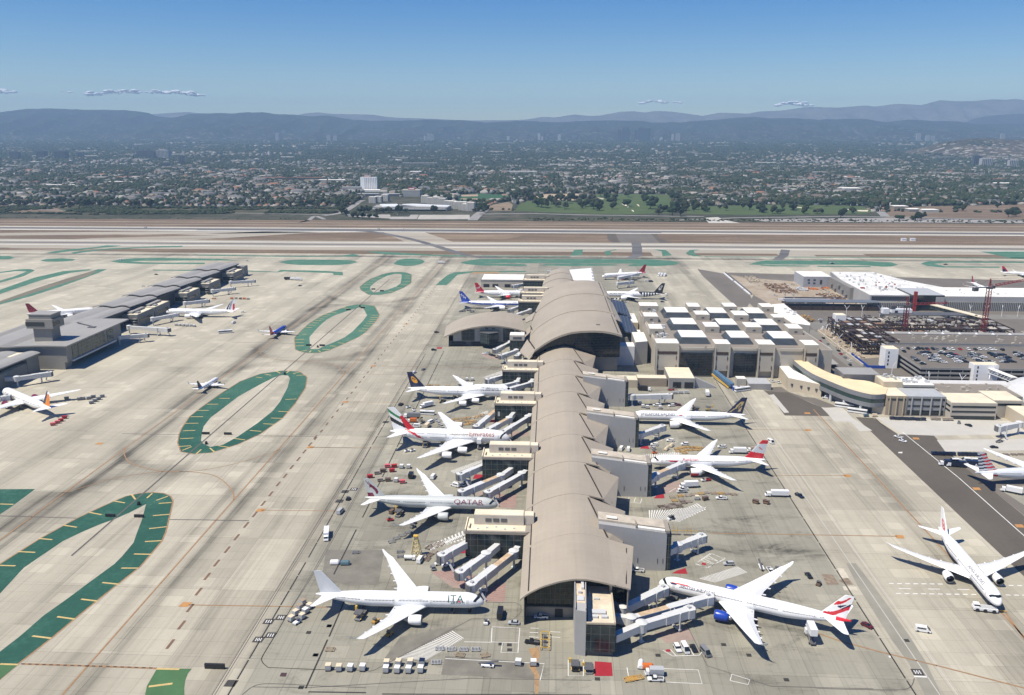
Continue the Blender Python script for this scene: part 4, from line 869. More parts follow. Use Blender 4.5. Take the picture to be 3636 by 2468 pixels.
# piers on the west side
def west_pier(Y,label,x0=-38.4,x1=-13.6,xr=-8.2,z=13.5,depth=12):
    t=thing('gate_pier',label,'terminal pier',(x0,Y,0),0,'glazed gate piers on the west side of the concourse')
    y1=Y+depth
    W_=MB().box(x0,x1+3,Y,y1,1,z-1.3);lower(W_.build('glazing',GGRID),t)
    lower(MB().box(x0-.3,x1+2.2,Y-.4,y1+.3,z-1.3,z).box(x0+1,x1,Y+1,y1,0,1).build('fascia',TANW),t)
    rf=MB().box(x0+.4,x1+1.8,Y+.5,y1,z,z+.12).box(x0-.2,x0+.3,Y-.3,y1,z,z+.9).box(x0+1.2,x0+1.7,Y+2,Y+6.5,z,z+1.3);lower(rf.build('roof',CREAM),t)
    blk=MB().box(x0+3.4,xr-4.5,Y+6,y1,z,z+4.8).box(xr-4.2,xr,Y+6.6,y1-.6,z+.2,z+4.6);b=blk.build('plant_room',mat('pier_plant_wall',(.52,.47,.40),.8,var=.08));lower(b,t)
    for i in range(3):
        lo=MB().box(x0+8.5+i*3.5,x0+11.2+i*3.5,Y+5.85,Y+6.02,z+1.6,z+3.3).build('louvre',DGREY,b)
    MB().box(xr,xr+.5,Y+7,y1-1,z+1,z+4.2).build('end_grille',DGREY,b)
    rc=MB().box(x0+3.6,xr-4.7,Y+6.3,y1-.2,z+4.8,z+4.95).box(xr-4.1,xr-.2,Y+6.9,y1-.8,z+4.6,z+4.75).build('plant_roof',CREAM,b)
    d=MB();X=x1+2.2  # gusset where the pier meets the vault
    d.hexa([(X,Y-.4,z-5),(X+.3,Y-.4,z-5),(X+.3,y1,z-3),(X,y1,z-3),(X,Y-.4,z),(xr+2.6,Y+1.5,z+.2),(xr+2.6,y1,z+.2),(X,y1,z)])
    lower(d.build('gusset',TANW),t)
    pieces('roof_vent',[(x0+5+i*4,x0+5.8+i*4,Y+1.5+(i%3),Y+2.3+(i%3),z+.12,z+.6) for i in range(5)],LGREY,t)
    return t
for Y,lab in ((337,'dark glazed gate pier nearest the white airplane with plain tail, southernmost on the west side'),(424,'dark glazed gate pier just south of the red, green and black tailed double decker'),
               (517,'dark glazed gate pier hiding the nose of the dark blue tailed airplane'),(596,'dark glazed gate pier south of the small arched hall, beyond the dark blue tail'),
               (857,'dark glazed gate pier beside the blue and white airplane beyond the arched hall'),(905,'dark glazed gate pier at the nose of the red tailed airplane'),(988,'dark glazed gate pier beside the long low white roofed building')):
    west_pier(Y,lab)
t5=thing('gate_pier','short glazed gate pier between the small arched hall and the big hall roof','terminal pier',(-38,695,0),0,'glazed gate piers on the west side of the concourse')
lower(MB().box(-38,-26,692,703,0,12.5).build('glazing',GGRID),t5);lower(MB().box(-38.3,-25.7,691.6,703,12.5,17).build('plant_room',mat('pier_cap_wall',(.48,.44,.38),.8,var=.08)),t5)
lower(MB().box(-38,-26,692,702.7,17,17.15).build('roof',ROOFW),t5);lower(MB().box(-35.5,-28,691.45,691.58,13.6,15.6).build('louvre',DGREY),t5)
# piers on the east side: plain panel walls
def east_pier(Y,label,zt=17.9):
    t=thing('panel_pier',label,'terminal pier',(49,Y,0),0,'panel walled gate piers on the east side')
    d=10.5
    w=MB();w.hexa([(20,Y,0),(49.2,Y,0),(49.2,Y+d,0),(20,Y+d,0),(20,Y,zt+3.6),(49.2,Y,zt),(49.2,Y+d,zt),(20,Y+d,zt+3.6)])
    lower(w.build('wall',PANELW),t)
    lower(MB().box(49.2,51.2,Y+.3,Y+d,.5,zt-.5).build('end_glazing',GGRID),t)
    r=MB();r.hexa([(20,Y+3,zt+3.7),(49.5,Y+3,zt+.05),(49.5,Y+d,zt+.05),(20,Y+d,zt+3.7),(20,Y+3,zt+4.5),(49.5,Y+3,zt+.9),(49.5,Y+d,zt+.9),(20,Y+d,zt+4.5)])
    lower(r.build('roof_ridge',mat('pier_roof_beige',(.50,.44,.35),.9,var=.2)),t)
    m2=MB()
    m2.hexa([(36.5,Y+.6,zt+1.7),(48.4,Y+.6,zt+.25),(48.4,Y+2.3,zt+.25),(36.5,Y+2.3,zt+1.7),(36.5,Y+.6,zt+2.2),(48.4,Y+.6,zt+.75),(48.4,Y+2.3,zt+.75),(36.5,Y+2.3,zt+2.2)])
    m2.hexa([(23.5,Y+4,zt+4.5),(28,Y+4,zt+4),(28,Y+6,zt+4),(23.5,Y+6,zt+4.5),(23.5,Y+4,zt+4.8),(28,Y+4,zt+4.3),(28,Y+6,zt+4.3),(23.5,Y+6,zt+4.8)])
    lower(m2.build('roof_strip',ROOFW),t)
    lower(MB().box(35.8,36.3,Y+.3,Y+5,zt+1.5,zt+3.2).box(48.6,50.4,Y-.2,Y+d,zt,zt+1.2).build('parapet',TANW),t)
    for x in (37,45.5,47.8):lower(MB().box(x,x+.25,Y-.12,Y,3.5,5.8).build('wall_slot',DGREY),t)
    return t
for Y,lab in ((330.5,'grey panelled gate pier nearest the front, facing the airplane with the ribbon striped tail'),(406.5,'grey panelled gate pier by the nose of the red and white tailed airplane'),
               (477,'grey panelled gate pier by the nose of the gold bird tailed airplane'),(555,'grey panelled gate pier farthest north, by the low beige service buildings')):east_pier(Y,lab)

# the great hall
HP=[(-30,4),(-24,9.5),(-20.3,12.6),(-14.9,18.5),(-8,23.6),(-1.8,27.4),(5,30.6),(12.7,33),(20,34),(27.2,34.4),(34,34.4),(39.3,34),(45,33),(49,32),(53,30.6),(56,29)]
gh=thing('great_hall','largest tan arched hall in the middle of the terminal, dark glass under its arch','terminal hall',(20,635,0))
for y0,y1,a,b,c_,d_,e0,e1 in ((635,712,-20.3,-21.5,52.4,50.5,.8,.3),(712,790,-21.5,-21.5,50.8,49.2,.8,.3),(790,868,-21.5,-9,49.6,47.3,.8,.2)):
    lower(vault('roof_vault',None,HP,y0,y1,a,b,c_,d_,0,0,e0,e1,TANROOF,1.6,40,6),gh)
lower(gable(HP,-18.5,51,0,643,12,-1.7,36).build('front_glazing',GDARK),gh)
lower(gable(HP,-9,46,0,866,8,-1.7,30).build('rear_wall',TANW),gh)
def panel(parent,q,th,m,name,slot=None):
    P=[Vector(p) for p in q];mb=MB();mb.hexa([p-Vector((0,0,th)) for p in P]+P);o=mb.build(name,m);lower(o,parent);return o
for q in ([(-28.5,662,10.5),(-19.5,630,12.6),(-15.5,634,18.2),(-23.2,690,14)],[(-28.5,715,11.5),(-26,705,12),(-21.4,720,13.6),(-22.6,742,13.6)],[(-28.5,786,11),(-27,765,11.8),(-21.4,770,13.4),(-19,800,15)]):
    panel(gh,q,.6,TANROOF,'side_roof')
for p,q in (((-15.6,640,18.9),(-22.6,690,14.6)),((-20.5,725,14.8),(-22,742,13.9)),((-18,790,16.4),(-20.5,803,14.6))):
    o=MB().beam(p,q,.7,.5).build('roof_slot',SLOT);lower(o,gh)
panel(gh,[(50.4,700,30.6),(57.2,705,26.8),(54.6,790,26.8),(49,790,30.9)],.7,TANROOF,'side_roof')
panel(gh,[(49.4,792,31.2),(54.2,795,28.2),(50.8,860,28.4),(47.3,862,31.4)],.7,TANROOF,'side_roof')
for p,q in (((49.6,640,32.6),(48.2,705,32.6)),((48,716,33.),(47,785,33)),((46.6,795,33.4),(44.8,862,33.5))):lower(MB().beam(p,q,.5,.5).build('roof_slot',SLOT),gh)
lower(MB().box(33,36,655,656,34.6,35.6).build('roof_hatch',DGREY),gh)
lower(MB().prism([(-17,645),(50,645),(47,865),(-8,865),(-17,790)],0,12).build('hall_wall',TANW),gh)
lower(MB().prism([(44,645),(51.6,645),(48.5,865),(42,865)],12,29).build('east_wall',GLASS),gh)
for x in (-20.5,-17.5,-14.5):lower(MB().beam((x,641,0),(x+4,639,13),1.0).build('raking_column',BRSTEEL),gh)
# north concourse
nc=thing('north_concourse','tan vaulted concourse roof beyond the great hall, northern end of the terminal','terminal',(0,880,0))
for k,(y0,y1,a,b,c_,d_) in enumerate(((868,915,-11.5,-11.5,24.4,23),(915,960,-11.5,-11.5,24.4,22),(960,1000,-11.5,-10,23.5,21.5),(1000,1034,-10,-2,22.5,19))):
    lower(vault('roof_vault',None,PROF,y0,y1,a,b,c_,d_,-3.5,-3.5,.5,0,TANROOF),nc)
    lower(MB().box(-13.5,-13.1,y0,y1-4,0,11).build('west_wall',GGRID),nc)
lower(MB().prism([(-12.5,870),(20,870),(18,1030),(-8,1030)],0,10).build('base_wall',TANW),nc)
panel(nc,[(20,940,15.8),(27,930,14.6),(31,968,14.6),(18.5,985,15.8)],.6,TANROOF,'side_roof')
ecn=thing('white_end_canopy','bright white sloped roof panel at the far north end of the terminal','roof canopy',(30,1010,0))
panel(ecn,[(21,972,17),(46,962,14.5),(44.5,1030,22),(17,1022,21)],.6,WHITE,'roof_panel');lower(MB().prism([(22,975),(44,968),(43,1026),(19,1020)],0,14).build('wall',PANELW),ecn)
for i in range(4):lower(MB().box(43.2,45.2,978+i*13,980+i*13,16.5+i*1.8,18+i*1.8).build('roof_vent',LGREY),ecn)
# small arched hall on the west
AP=[(-99.5,8.2),(-97.8,9.5),(-85,15.3),(-73.4,18.3),(-62.8,19.9),(-54,20.4),(-49.3,20.2),(-39.7,18.9),(-32,17.2),(-25.7,15.5)]
ah=thing('arched_hall','smaller tan arched hall west of the great hall, tall windows in its front','terminal hall',(-60,716,0))
lower(vault('roof',None,AP,714,771,-97.8,-103,-26,-31.5,0,0,0,.2,TANROOF,1.1,36,4),ah)
lower(gable(AP,-94,-31,0,719,4.5,-1.1,30,720).build('front_wall',mat('hall_front_panels',(.42,.40,.36),.7,var=.06)),ah)
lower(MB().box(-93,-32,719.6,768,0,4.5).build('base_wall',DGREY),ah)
for x0,x1,z0,z1 in ((-82.5,-71,5,15.3),(-45.5,-36,5,16.2)):lower(MB().box(x0,x1,718.6,719,z0,z1).build('window',GGRID),ah)
lower(MB().prism([(-66,719),(-65,712),(-57,708),(-49.5,713),(-49.5,719)],4.5,14).build('glass_bay',GGRID),ah);lower(MB().prism([(-66.3,719),(-65.3,711.6),(-57,707.6),(-49.2,712.6),(-49.2,719)],14,14.4).build('bay_roof',DGREY),ah)
for x in (-61.5,-55.5):lower(MB().box(x,x+2.8,718.7,719,15.6,16.8).build('vent_window',DGREY),ah)
lower(MB().box(-94,-90,719,766,4.5,9.6).box(-34,-32,719,766,4.5,15).build('side_wall',CONCW),ah)
lower(MB().box(-92,-79,718.3,719.5,.2,3.4).box(-74,-60,718.3,719.5,.2,3.4).build('service_bay',BLACK),ah)
# long low white-roofed building to the north-west
nb=thing('low_building','long low white roofed building with dark bay openings beyond the red tailed airplane','building',(-65,1011,0))
lower(MB().box(-91,-39,1011,1055,0,9).build('wall',CONCW),nb);lower(MB().box(-90.6,-39.4,1011.5,1054.5,9,9.15).build('roof',ROOFW),nb)
lower(MB().box(-91.3,-38.7,1010.7,1011.2,8.2,9.8).build('parapet',CONCG),nb)
for x in (-88,-77,-62,-51):lower(MB().box(x,x+7,1010.7,1010.95,.3,4.2).build('bay_opening',BLACK),nb)

# white buildings between hall and headhouse
wb=thing('white_annex','white panelled annex with three dark windows at the foot of the great hall','building',(50,662,0))
lower(MB().box(33,65,662,676,0,16).build('wall',mat('white_panel_wall',(.66,.665,.67),.6,var=.05)),wb);lower(MB().box(33.3,64.7,662.3,675.7,16,16.15).build('roof',ROOFW),wb)
for i,z in enumerate((1.4,6.,10.6)):
    x=44.6-.9*(2-i)+1.8;w_=MB().hexa([(x-.5,661.8,z),(x+5.6,661.8,z),(x+5.6,662,z),(x-.5,662,z),(x,661.8,z+3.4),(x+6.3,661.8,z+3.4),(x+6.3,662,z+3.4),(x,662,z+3.4)]);lower(w_.build('window',GLASS),wb)
lower(MB().box(38,40,661.8,662,1.6,3.8).build('small_window',DGREY),wb)
for i in range(5):lower(MB().cyl(38+i*2.6,672,16.15,17.4,.8,10).build('roof_fan',LGREY),wb)
wb2=thing('white_link_block','pale panelled block between the white annex and the skylight hall','building',(70,668,0))
lower(MB().prism([(65.5,664),(76,668),(76,700),(65.5,700)],0,19).build('wall',PANELW),wb2);lower(MB().prism([(65.8,664.5),(75.7,668.3),(75.7,699.5),(65.8,699.5)],19,19.2).build('roof',ROOFW),wb2)
wb3=thing('low_annex','low beige roof deck tucked beside the great hall front','building',(25,655,0))
lower(MB().box(20,33,650,668,0,13.2).build('wall',CONCG),wb3);lower(MB().box(20.3,32.7,650.3,667.5,13.2,13.4).build('roof',CREAM),wb3);lower(MB().box(24.5,28.5,652,655,13.4,14.6).box(22,25.5,651,652,13.4,13.9).build('roof_unit',WHITE),wb3)
def solarm():
    b=NB('solar_panels');P=b.g.outputs['Position'];s=b.n('ShaderNodeSeparateXYZ');b.l(P,s.inputs[0])
    f=lambda v,p,w:b.math('LESS_THAN',b.math('FRACT',b.math('DIVIDE',v,p)),w)
    m=b.math('MAXIMUM',f(s.outputs[0],3.1,.13),f(s.outputs[1],5.6,.12));n=b.noise(.2,P,3)
    b.l(b.mix(m,b.ramp(n,[(.3,(.02,.024,.032)),(.7,(.045,.052,.066))]),(.17,.17,.17)),b.b.inputs['Base Color']);b.b.inputs['Roughness'].default_value=.3
    return b.m
SOLAR=solarm()
for q,lab in (([(53.5,741,25),(60.5,700,19),(72.5,708,16),(67,752,22)],'dark gridded sloped canopy nearer the white annex'),([(54,812,26),(57.5,775,21),(71,773,17),(68.5,815,22)],'dark gridded sloped canopy farther north beside the great hall')):
    t=thing('gridded_canopy',lab,'roof canopy',(62,q[1][1],0),0,'dark gridded canopies beside the great hall')
    panel(t,q,.5,SOLAR,'panel');xs=[p[0] for p in q];ys=[p[1] for p in q]
    lower(MB().box(min(xs)+1,max(xs)-2,min(ys)+6,max(ys)-6,0,13).build('wall',CONCG),t)
for x0,x1,y0,y1,z,lab in ((56,66,756,770,17,'small cream roofed block between the two gridded canopies'),(52,66,820,842,15,'cream roofed block north of the gridded canopies'),(66,76,702,735,13,'beige roof strip beside the nearer gridded canopy'),(68,77,760,800,14,'cluttered beige roof east of the farther gridded canopy')):
    t=thing('service_block',lab,'building',(x0,y0,0));lower(MB().box(x0,x1,y0,y1,0,z).build('wall',BEIGE),t);lower(MB().box(x0+.3,x1-.3,y0+.3,y1-.3,z,z+.15).build('roof',ROOFW),t)
    pieces('roof_unit',[(X,X+rnd.uniform(.8,2),Y_,Y_+rnd.uniform(.8,2.5),z+.15,z+rnd.uniform(.6,1.6)) for X,Y_ in [(rnd.uniform(x0+.5,x1-3),rnd.uniform(y0+.5,y1-3)) for _ in range(7)]],LGREY,t)

# headhouse with the grid of skylights
hh=thing('skylight_hall','broad beige terminal building with nine trapezoid skylights and box towers on its roof','terminal',(145,632,0))
HW=mat('beige_concrete_panels',(.44,.40,.33),.85,var=.06,scale=.08);HR=mat('grey_brown_roof',(.235,.205,.17),.9,var=.15,scale=.05)
RF=22.6
lower(MB().prism([(80,633),(213,633),(205,770),(78,770)],0,RF).build('wall',HW),hh)
lower(MB().prism([(80.8,634),(212,634),(204,769),(78.8,769)],RF,RF+.15).build('roof',HR),hh)
lower(MB().box(96,124,632.2,633,RF-1.2,RF+.8).box(138,160,632.2,633,RF-1.2,RF+.8).box(173,200,632.2,633,RF-1.2,RF+.8).box(80,80.6,633,769,RF,RF+1).build('parapet',CONCW),hh)
def bb(q):
    xs=(q[0][0]+q[3][0])/2,(q[1][0]+q[2][0])/2;ys=(q[2][1]+q[3][1])/2,(q[0][1]+q[1][1])/2;return xs[0],xs[1],ys[0],ys[1]
def tower(q,zt,z0,parent,vents=True):
    x0,x1,y0,y1=bb(q)
    o=MB().box(x0,x1,y0,y1,z0,zt).build('roof_tower',HW);lower(o,parent)
    MB().box(x0+.4,x1-.4,y0+.4,y1-.4,zt,zt+.12).build('tower_roof',ROOFW,o);return o,(x0,x1,y0,y1)
for q in ([(124.1,785.4),(134.8,786),(134.5,768.1),(121.9,767.4)],[(158,787.2),(168.8,787.7),(168.1,769.8),(155.1,769.2)],[(125.7,749.4),(137.1,750),(136.7,733.5),(123.3,731.7)],[(159.7,751.1),(171.6,751.8),(170.2,732.2),(156.2,731.5)],[(126,702.4),(136.8,703),(136.5,685.7),(123.3,684)],[(160.1,703.2),(172,703.8),(170.7,685.8),(156.5,684.4)],
          [(78.5,692.2),(88.8,692.7),(89.4,675.9),(77,674.3)],[(78.5,739),(90.4,740.4),(90.8,723.2),(77.4,721.4)],[(78.8,785.2),(96.5,787),(95.8,769.8),(78.2,768.1)],[(192.3,786.8),(203.5,787.4),(201,770.3),(189.6,769.7)],[(191.4,738),(200.3,738.4),(198.5,725.2),(189.3,722.9)],[(193.4,699.1),(204.9,699.7),(202.8,682.9),(190.8,680.6)]):
    o,(x0,x1,y0,y1)=tower(q,28,RF,hh)
    MB().box((x0+x1)/2-1,(x0+x1)/2+1.4,y0-.08,y0,24.5,25.8).build('louvre',DGREY,o)
for q in ([(124.2,644.9),(135.2,645.5),(134.8,629.4),(121.7,627.3)],[(157.6,645.8),(169.2,646.4),(168.2,629.8),(154.3,628.2)],[(78.8,644),(96.1,646.4),(95.8,628.8),(77.6,627.3)],[(192,645.5),(202.7,647.5),(200.8,630.1),(189.2,628.1)]):
    x0,x1,y0,y1=bb(q);o=MB().box(x0,x1,630.2,y1,5.5,27).box(x0,x0+1.2,629.6,632,0,24).box(x1-1.2,x1,629.6,632,0,24).build('front_tower',HW);lower(o,hh)
    MB().box(x0+.4,x1-.4,630.6,y1-.4,27,27.12).build('tower_roof',ROOFW,o);MB().box(x0+1.3,x1-1.3,630.0,630.2,18.4,20.6).build('louvre',BRSTEEL,o)
    for xx in (x0+1.6,x1-2.1):MB().box(xx,xx+.5,629.95,630.2,7,10).box(xx,xx+.5,629.95,630.2,14,17).build('slot_window',BRSTEEL,o)
for x0,x1 in ((97.5,122),(138.5,157.5)):
    lower(MB().box(x0,x1,632.3,633,1,19).build('dark_glazing',GDARK),hh)
for q in ([(100.8,765.9),(120.3,768.2),(119.9,745.9),(100.7,744.8)],[(139.7,767.1),(154.4,767.9),(153.4,745.6),(138.6,744.1)],[(173.7,768.9),(187.7,768.4),(186.8,746.2),(171.8,744.7)],[(100.7,720.1),(119.7,721),(119.5,697.8),(100.3,696.8)],[(139.4,719.5),(153.6,720.2),(153.3,697.8),(138.3,696.3)],[(173.5,720.2),(188.1,721),(186.8,698.9),(171.3,697)],[(100.8,672.6),(119.8,674.3),(120,651.6),(100.1,649.7)],[(139.5,673),(153.5,673.8),(153.4,651.6),(139,650.2)],[(173.3,673.2),(188.3,674),(187.1,651.2),(171.4,649.8)]):
    x0,x1,y0,y1=bb(q);e=3.0;s_=MB()
    s_.hexa([(x0-e,y0-e*1.6,RF+.1),(x1+e,y0-e*1.6,RF+.1),(x1+e,y1+e,RF+.1),(x0-e,y1+e,RF+.1),(x0,y0,27),(x1,y0,27),(x1,y1,27),(x0,y1,27)])
    o=s_.build('skylight',glassgrid('skylight_glazing',(.03,.038,.045),(.10,.11,.12),2.2,40,.5) if 'SKYG' not in globals() else SKYG);SKYG=o.data.materials[0];lower(o,hh)
    MB().box(x0-.2,x1+.2,y0-.2,y1+.2,27,27.5).build('skylight_top',ROOFW,o)
pieces('roof_unit',[(x,x+rnd.uniform(.8,3),y,y+rnd.uniform(.8,4),RF+.15,RF+rnd.uniform(.8,2.8)) for x,y in [(rnd.uniform(82,92),rnd.uniform(655,765)) for _ in range(34)]],LGREY,hh)
lower(MB().beam((116,631.5,RF+1),(117.5,635,RF+1),.5).beam((159,631.5,RF+1),(160.5,635,RF+1),.5).build('roof_rail',BRSTEEL),hh)
# white membrane wing east of it
ww=thing('white_roof_wing','bright white membrane roof wing behind the skylight hall','building',(215,720,0))
q=[(203.6,787.4),(213.4,822.5),(226.2,827.8),(226.5,737.8),(224,730.5),(207.8,740.5)]
lower(MB().prism(q,0,19.8).build('wall',CONCG),ww);lower(MB().prism([(p[0]*.999+.1,p[1]) for p in q],19.8,20).build('roof',ROOFW),ww)
e=MB()
for px_,py_ in ((0.25,.5),(.5,.6),(.6,.4),(.4,.3),(.75,.5)):
    x=q[1][0]+(q[3][0]-q[1][0])*px_;y=q[1][1]+(q[3][1]-q[1][1])*py_;e.box(x,x+3,y,y+3,20,21.3)
lower(e.build('roof_unit',LGREY),ww)
# low service buildings south of the headhouse
def block(name,label,cat,x0,x1,y0,y1,z,wm=BEIGE,rm=CREAM,extra=None,group=None):
    t=thing(name,label,cat,((x0+x1)/2,y0,0),0,group);lower(MB().box(x0,x1,y0,y1,0,z).build('wall',wm),t);lower(MB().box(x0+.25,x1-.25,y0+.25,y1-.25,z,z+.12).build('roof',rm),t)
    if extra:lower(extra.build('bay_opening',BLACK),t)
    return t
block('service_building','low beige walled service yard building with courtyard beside the vaulted roof','building',40,62,600,612,6,BEIGE,CREAM)
block('service_building','brown walled service building east of the courtyard wall','building',62,84,604,613,6.5,mat('brown_wall',(.33,.27,.20),.85,var=.1),CREAM)
block('service_building','grey service building with two dark loading bays','building',85,104,600,630,8,CONCG,CREAM,MB().box(88,94,599.8,600,.5,5).box(96.5,103,599.8,600,.5,5))
sl_=thing('ramp_building','grey sloping walled ramp structure in front of the dark glazing','building',(110,605,0));lower(MB().hexa([(104.5,602,0),(120,602,0),(120,606,0),(104.5,606,0),(104.5,602,8),(120,602,1.2),(120,606,1.2),(104.5,606,8)]).build('wall',PANELW),sl_)
block('service_building','cream plant building in front of the skylight hall glazing','building',136,143,606,613,6.5,CONCW,ROOFW);block('service_building','dark grey screened equipment yard before the skylight hall','building',143.5,160,600,616,4.5,CONCG,GREYP)
bw=thing('covered_walkway','blue roofed covered walkway slanting down from the skylight hall','walkway',(130,612,0));lower(MB().beam((124,629,5),(131.5,600,3.2),3,2.6).build('roof',mat('blue_roof',(.08,.16,.26),.5,var=.1)),bw);lower(MB().beam((121.5,628,3.6),(129,600,1.2),.4,1.2).build('railing',YELL),bw)
for i,x in enumerate((131.5,136.5)):block('shed',('blue fronted shed at the foot of the covered walkway','blue fronted shed right of the covered walkway end')[i],'shed',x,x+3.8,596,600,2.8,BLUE,LGREY)

# ------------------------------------------------------------------ the aircraft standing here
def stripe(z0,z1,mi):return lambda x,zr,an,s:mi if z0<zr<z1 else 0
E_,W_=0.,pi
# white airplane with the plain silver tail, nearest on the left
p=Plane('a359','white airliner with plain silver tail and teal nose lettering, left of the concourse tip',(-26.5,294.2),heading=R(1.0),hull=(AW,),fin=(L_SILV,),finpaint=None)
p.text('ITA',4.2,14.2,.18,L_TEAL,-1);p.text('AIRWAYS',1.3,12.9,-.05,L_TEAL,-1,'small_lettering')
p.patch(9.0,9.9,pi-.40,pi-.22,L_RED,'accent_stroke',2,3,.06);p.text('BORN TO BE SUSTAINABLE',.75,33,.42,L_LG,-1,'small_lettering')
# silver-grey airplane with burgundy antelope tail
def oryx(u,v):
    x,y=(u-.45)*1.0,v-.48
    head=((x+.02)/.26)**2+((y+.05)/.26)**2<1 and not ((x-.12)/.16)**2+((y+.16)/.2)**2<1
    horn=(.10<y<.42 and abs(x-.05-(y-.1)*.9)<.05) or (.12<y<.36 and abs(x+.12-(y-.1)*.75)<.045)
    return 1 if head or horn or (u>.62 and v<.22) else 0
p=Plane('a359','silver grey airliner with burgundy emblem tail and purple capitals on its side',(-27.3,383.2),heading=R(-.5),hull=(AQ,),fin=(AQ,L_BURG),finpaint=oryx,eng=AQ)
p.text('QATAR',3.5,21.6,.16,L_BURG,-1,squash=1.25);p.text('AIRWAYS',.9,10,.02,L_BURG,-1,'small_lettering');p.text('القطرية',2.2,33,.2,L_LG,-1,'small_lettering')
# double-decker
def flagtail(u,v):
    # bands falling from the rear edge towards the front edge: green, white, black, with red along the front edge
    if v>.95:return 0
    d=v+.5*(1-u)
    if u<.30+.05*sin(v*6) and v<.66-.2*u:return 2
    return 1 if.80<d<.97 else (3 if.40<d<.62 else 0)
def ekhull(x,zr,an,s):
    t=x/s.L;c=.735+.115*(zr+.35)/1.2
    return 1 if-.35<zr<.98 and abs(t-c)<.022 else 0
p=Plane('a388','double deck four engine white airliner with green, red and black banded tail',(-26.,473.5),heading=R(-.6),hull=(AW,L_RED),paint=ekhull,fin=(AW,L_GREEN,L_RED,L_BLACK),finpaint=flagtail)
p.text('Emirates',4.4,24.5,.26,L_EGOLD,-1,squash=1.0);p.text('طيران الإمارات',1.8,35,.42,L_BGOLD,-1,'small_lettering')
# four engines, hump, dark blue tail with yellow disc
def crane(u,v):
    r=sqrt(((u-.47)*.9)**2+((v-.50)*1.05)**2)
    return 2 if.235<r<.25 else (1 if r<.235 and not ((abs((v-.50)-.10*sin((u-.33)*9))<.028 and.3<u<.66) or (abs(u-.46+.5*(v-.5))<.02 and abs(v-.5)<.06)) else 0)
p=Plane('748','long four engine humped airliner with dark blue tail and yellow disc',(-27.8,566.),heading=R(-.8),hull=(AW,),fin=(L_NAVY,L_GOLD,L_NAVY),finpaint=crane)
p.text('Lufthansa',3.0,22.5,.16,L_NAVY,-1)
# blue and white, lettered tail
def anah(x,zr,an,s):
    t=x/s.L
    top=.10+.75*max(0,(t-.72)/.28)
    return 1 if (-.18<zr<top+.1 and t>.03) or (t>.86 and zr>-.2) else (2 if-.28<zr<=-.18 else 0)
p=Plane('77w','white airliner with broad blue side band and blue lettered tail',(-29.,884.),heading=0.,hull=(AW,L_BLUE,L_SKY),paint=anah,fin=(L_BLUE,))
p.fintext('ANA',3.7,.52,.52,AW,-1,rot=R(-38));p.text('ANA',2.0,16,.5,L_BLUE,-1)
# red tailed white airplane
p=Plane('789','white airliner with crimson tail and red engines in front of the low white roofed building',(-29.5,947),heading=0.,hull=(AW,L_CRIM),paint=lambda x,zr,an,s:1 if x/s.L>.83+.12*(zr+1)/2*0+(.10 if zr<-.2 else 0) and x/s.L<.985 else 0,fin=(L_CRIM,),eng=L_RED)
p.fintext('Virgin',2.6,.5,.45,AW,-1,rot=R(30));p.text('virgin atlantic',1.9,24,.25,L_LG,-1)
# right side of the concourse
def koru(u,v):
    r=sqrt(((u-.5)*.95)**2+(v-.52)**2);a=math.atan2(v-.52,u-.5)
    return 1 if.17<r<.24 and not (-.6<a<.5) or (.07<r<.12 and not (2<a<3)) else 0
def fern(x,zr,an,s):
    t=x/s.L
    if t<.60+.10*(1-zr)*.5:return 0
    k=(x-.66*s.L)/3.1;i=math.floor(k);f=k-i
    if.66<t<.90 and abs(zr)<.8-.9*(t-.66) and f<.55-.2*abs(zr):return 0
    return 1
p=Plane('77w','white airliner with black tail half and white fern leaf pattern, beyond the great hall',(50,946),heading=pi,hull=(AW,L_BLACK),paint=fern,fin=(L_BLACK,AW),finpaint=koru)
p.text('AIR NEW ZEALAND',2.0,12,.25,L_BLACK,1)
p=Plane('789','white airliner with crimson swept tail at the far north gates',(60,1072),heading=R(202),hull=(AW,L_CRIM),paint=lambda x,zr,an,s:1 if x/s.L>.9 else 0,fin=(L_CRIM,),eng=L_RED)
def sqt(u,v):
    a=.30<v<.74 and abs((u-.5)-(v-.5)*.3)<.27-.35*abs(v-.55) and not (abs((u-.5)-(v-.52)*.2)<.05 and v<.6) and not (abs((u-.63)-(v-.4)*.3)<.04 and v<.5)
    return 1 if a or (.12<v<.34 and.1<u-.1+(v-.3)*-.6<.22) or (.14<v<.42 and.62<u<.80 and v<.9*(u-.3)) else 0
p=Plane('77w','long white airliner with navy tail carrying a pale gold bird',(50.2,521.8),heading=pi,hull=(AW,AG),paint=lambda x,zr,an,s:1 if zr<-.35 else 0,fin=(L_NAVY,L_BGOLD),finpaint=sqt)
p.text('SINGAPORE AIRLINES',2.25,6.2,.34,L_NAVY,1,squash=1.02);p.patch(31,32.9,.36,.52,L_RED,'flag_mark',2,2,.05)
def aut(u,v):
    if abs(v-.57+.3*(u-.5))<.022 and.35<u<.75:return 1
    return 1 if v>.80 else (2 if v>.33+.12*(.5-u) else 1)
p=Plane('772','white airliner with red, silver and red banded tail and red bellied engines',(55,444.5),heading=pi,hull=(AW,AG),paint=lambda x,zr,an,s:1 if zr<-.5 else 0,fin=(AW,L_RED,L_SILV),finpaint=aut,eng2=L_RED)
p.text('Austrian',2.6,17.2,.36,L_RED,1);p.patch(9,14.5,.1,.34,L_RED,'arrow_mark',4,3,.05,lambda a:7*(.34-a));p.patch(11.5,13.5,.06,.22,L_NAVY,'arrow_shadow',3,3,.06,lambda a:6*(.3-a))
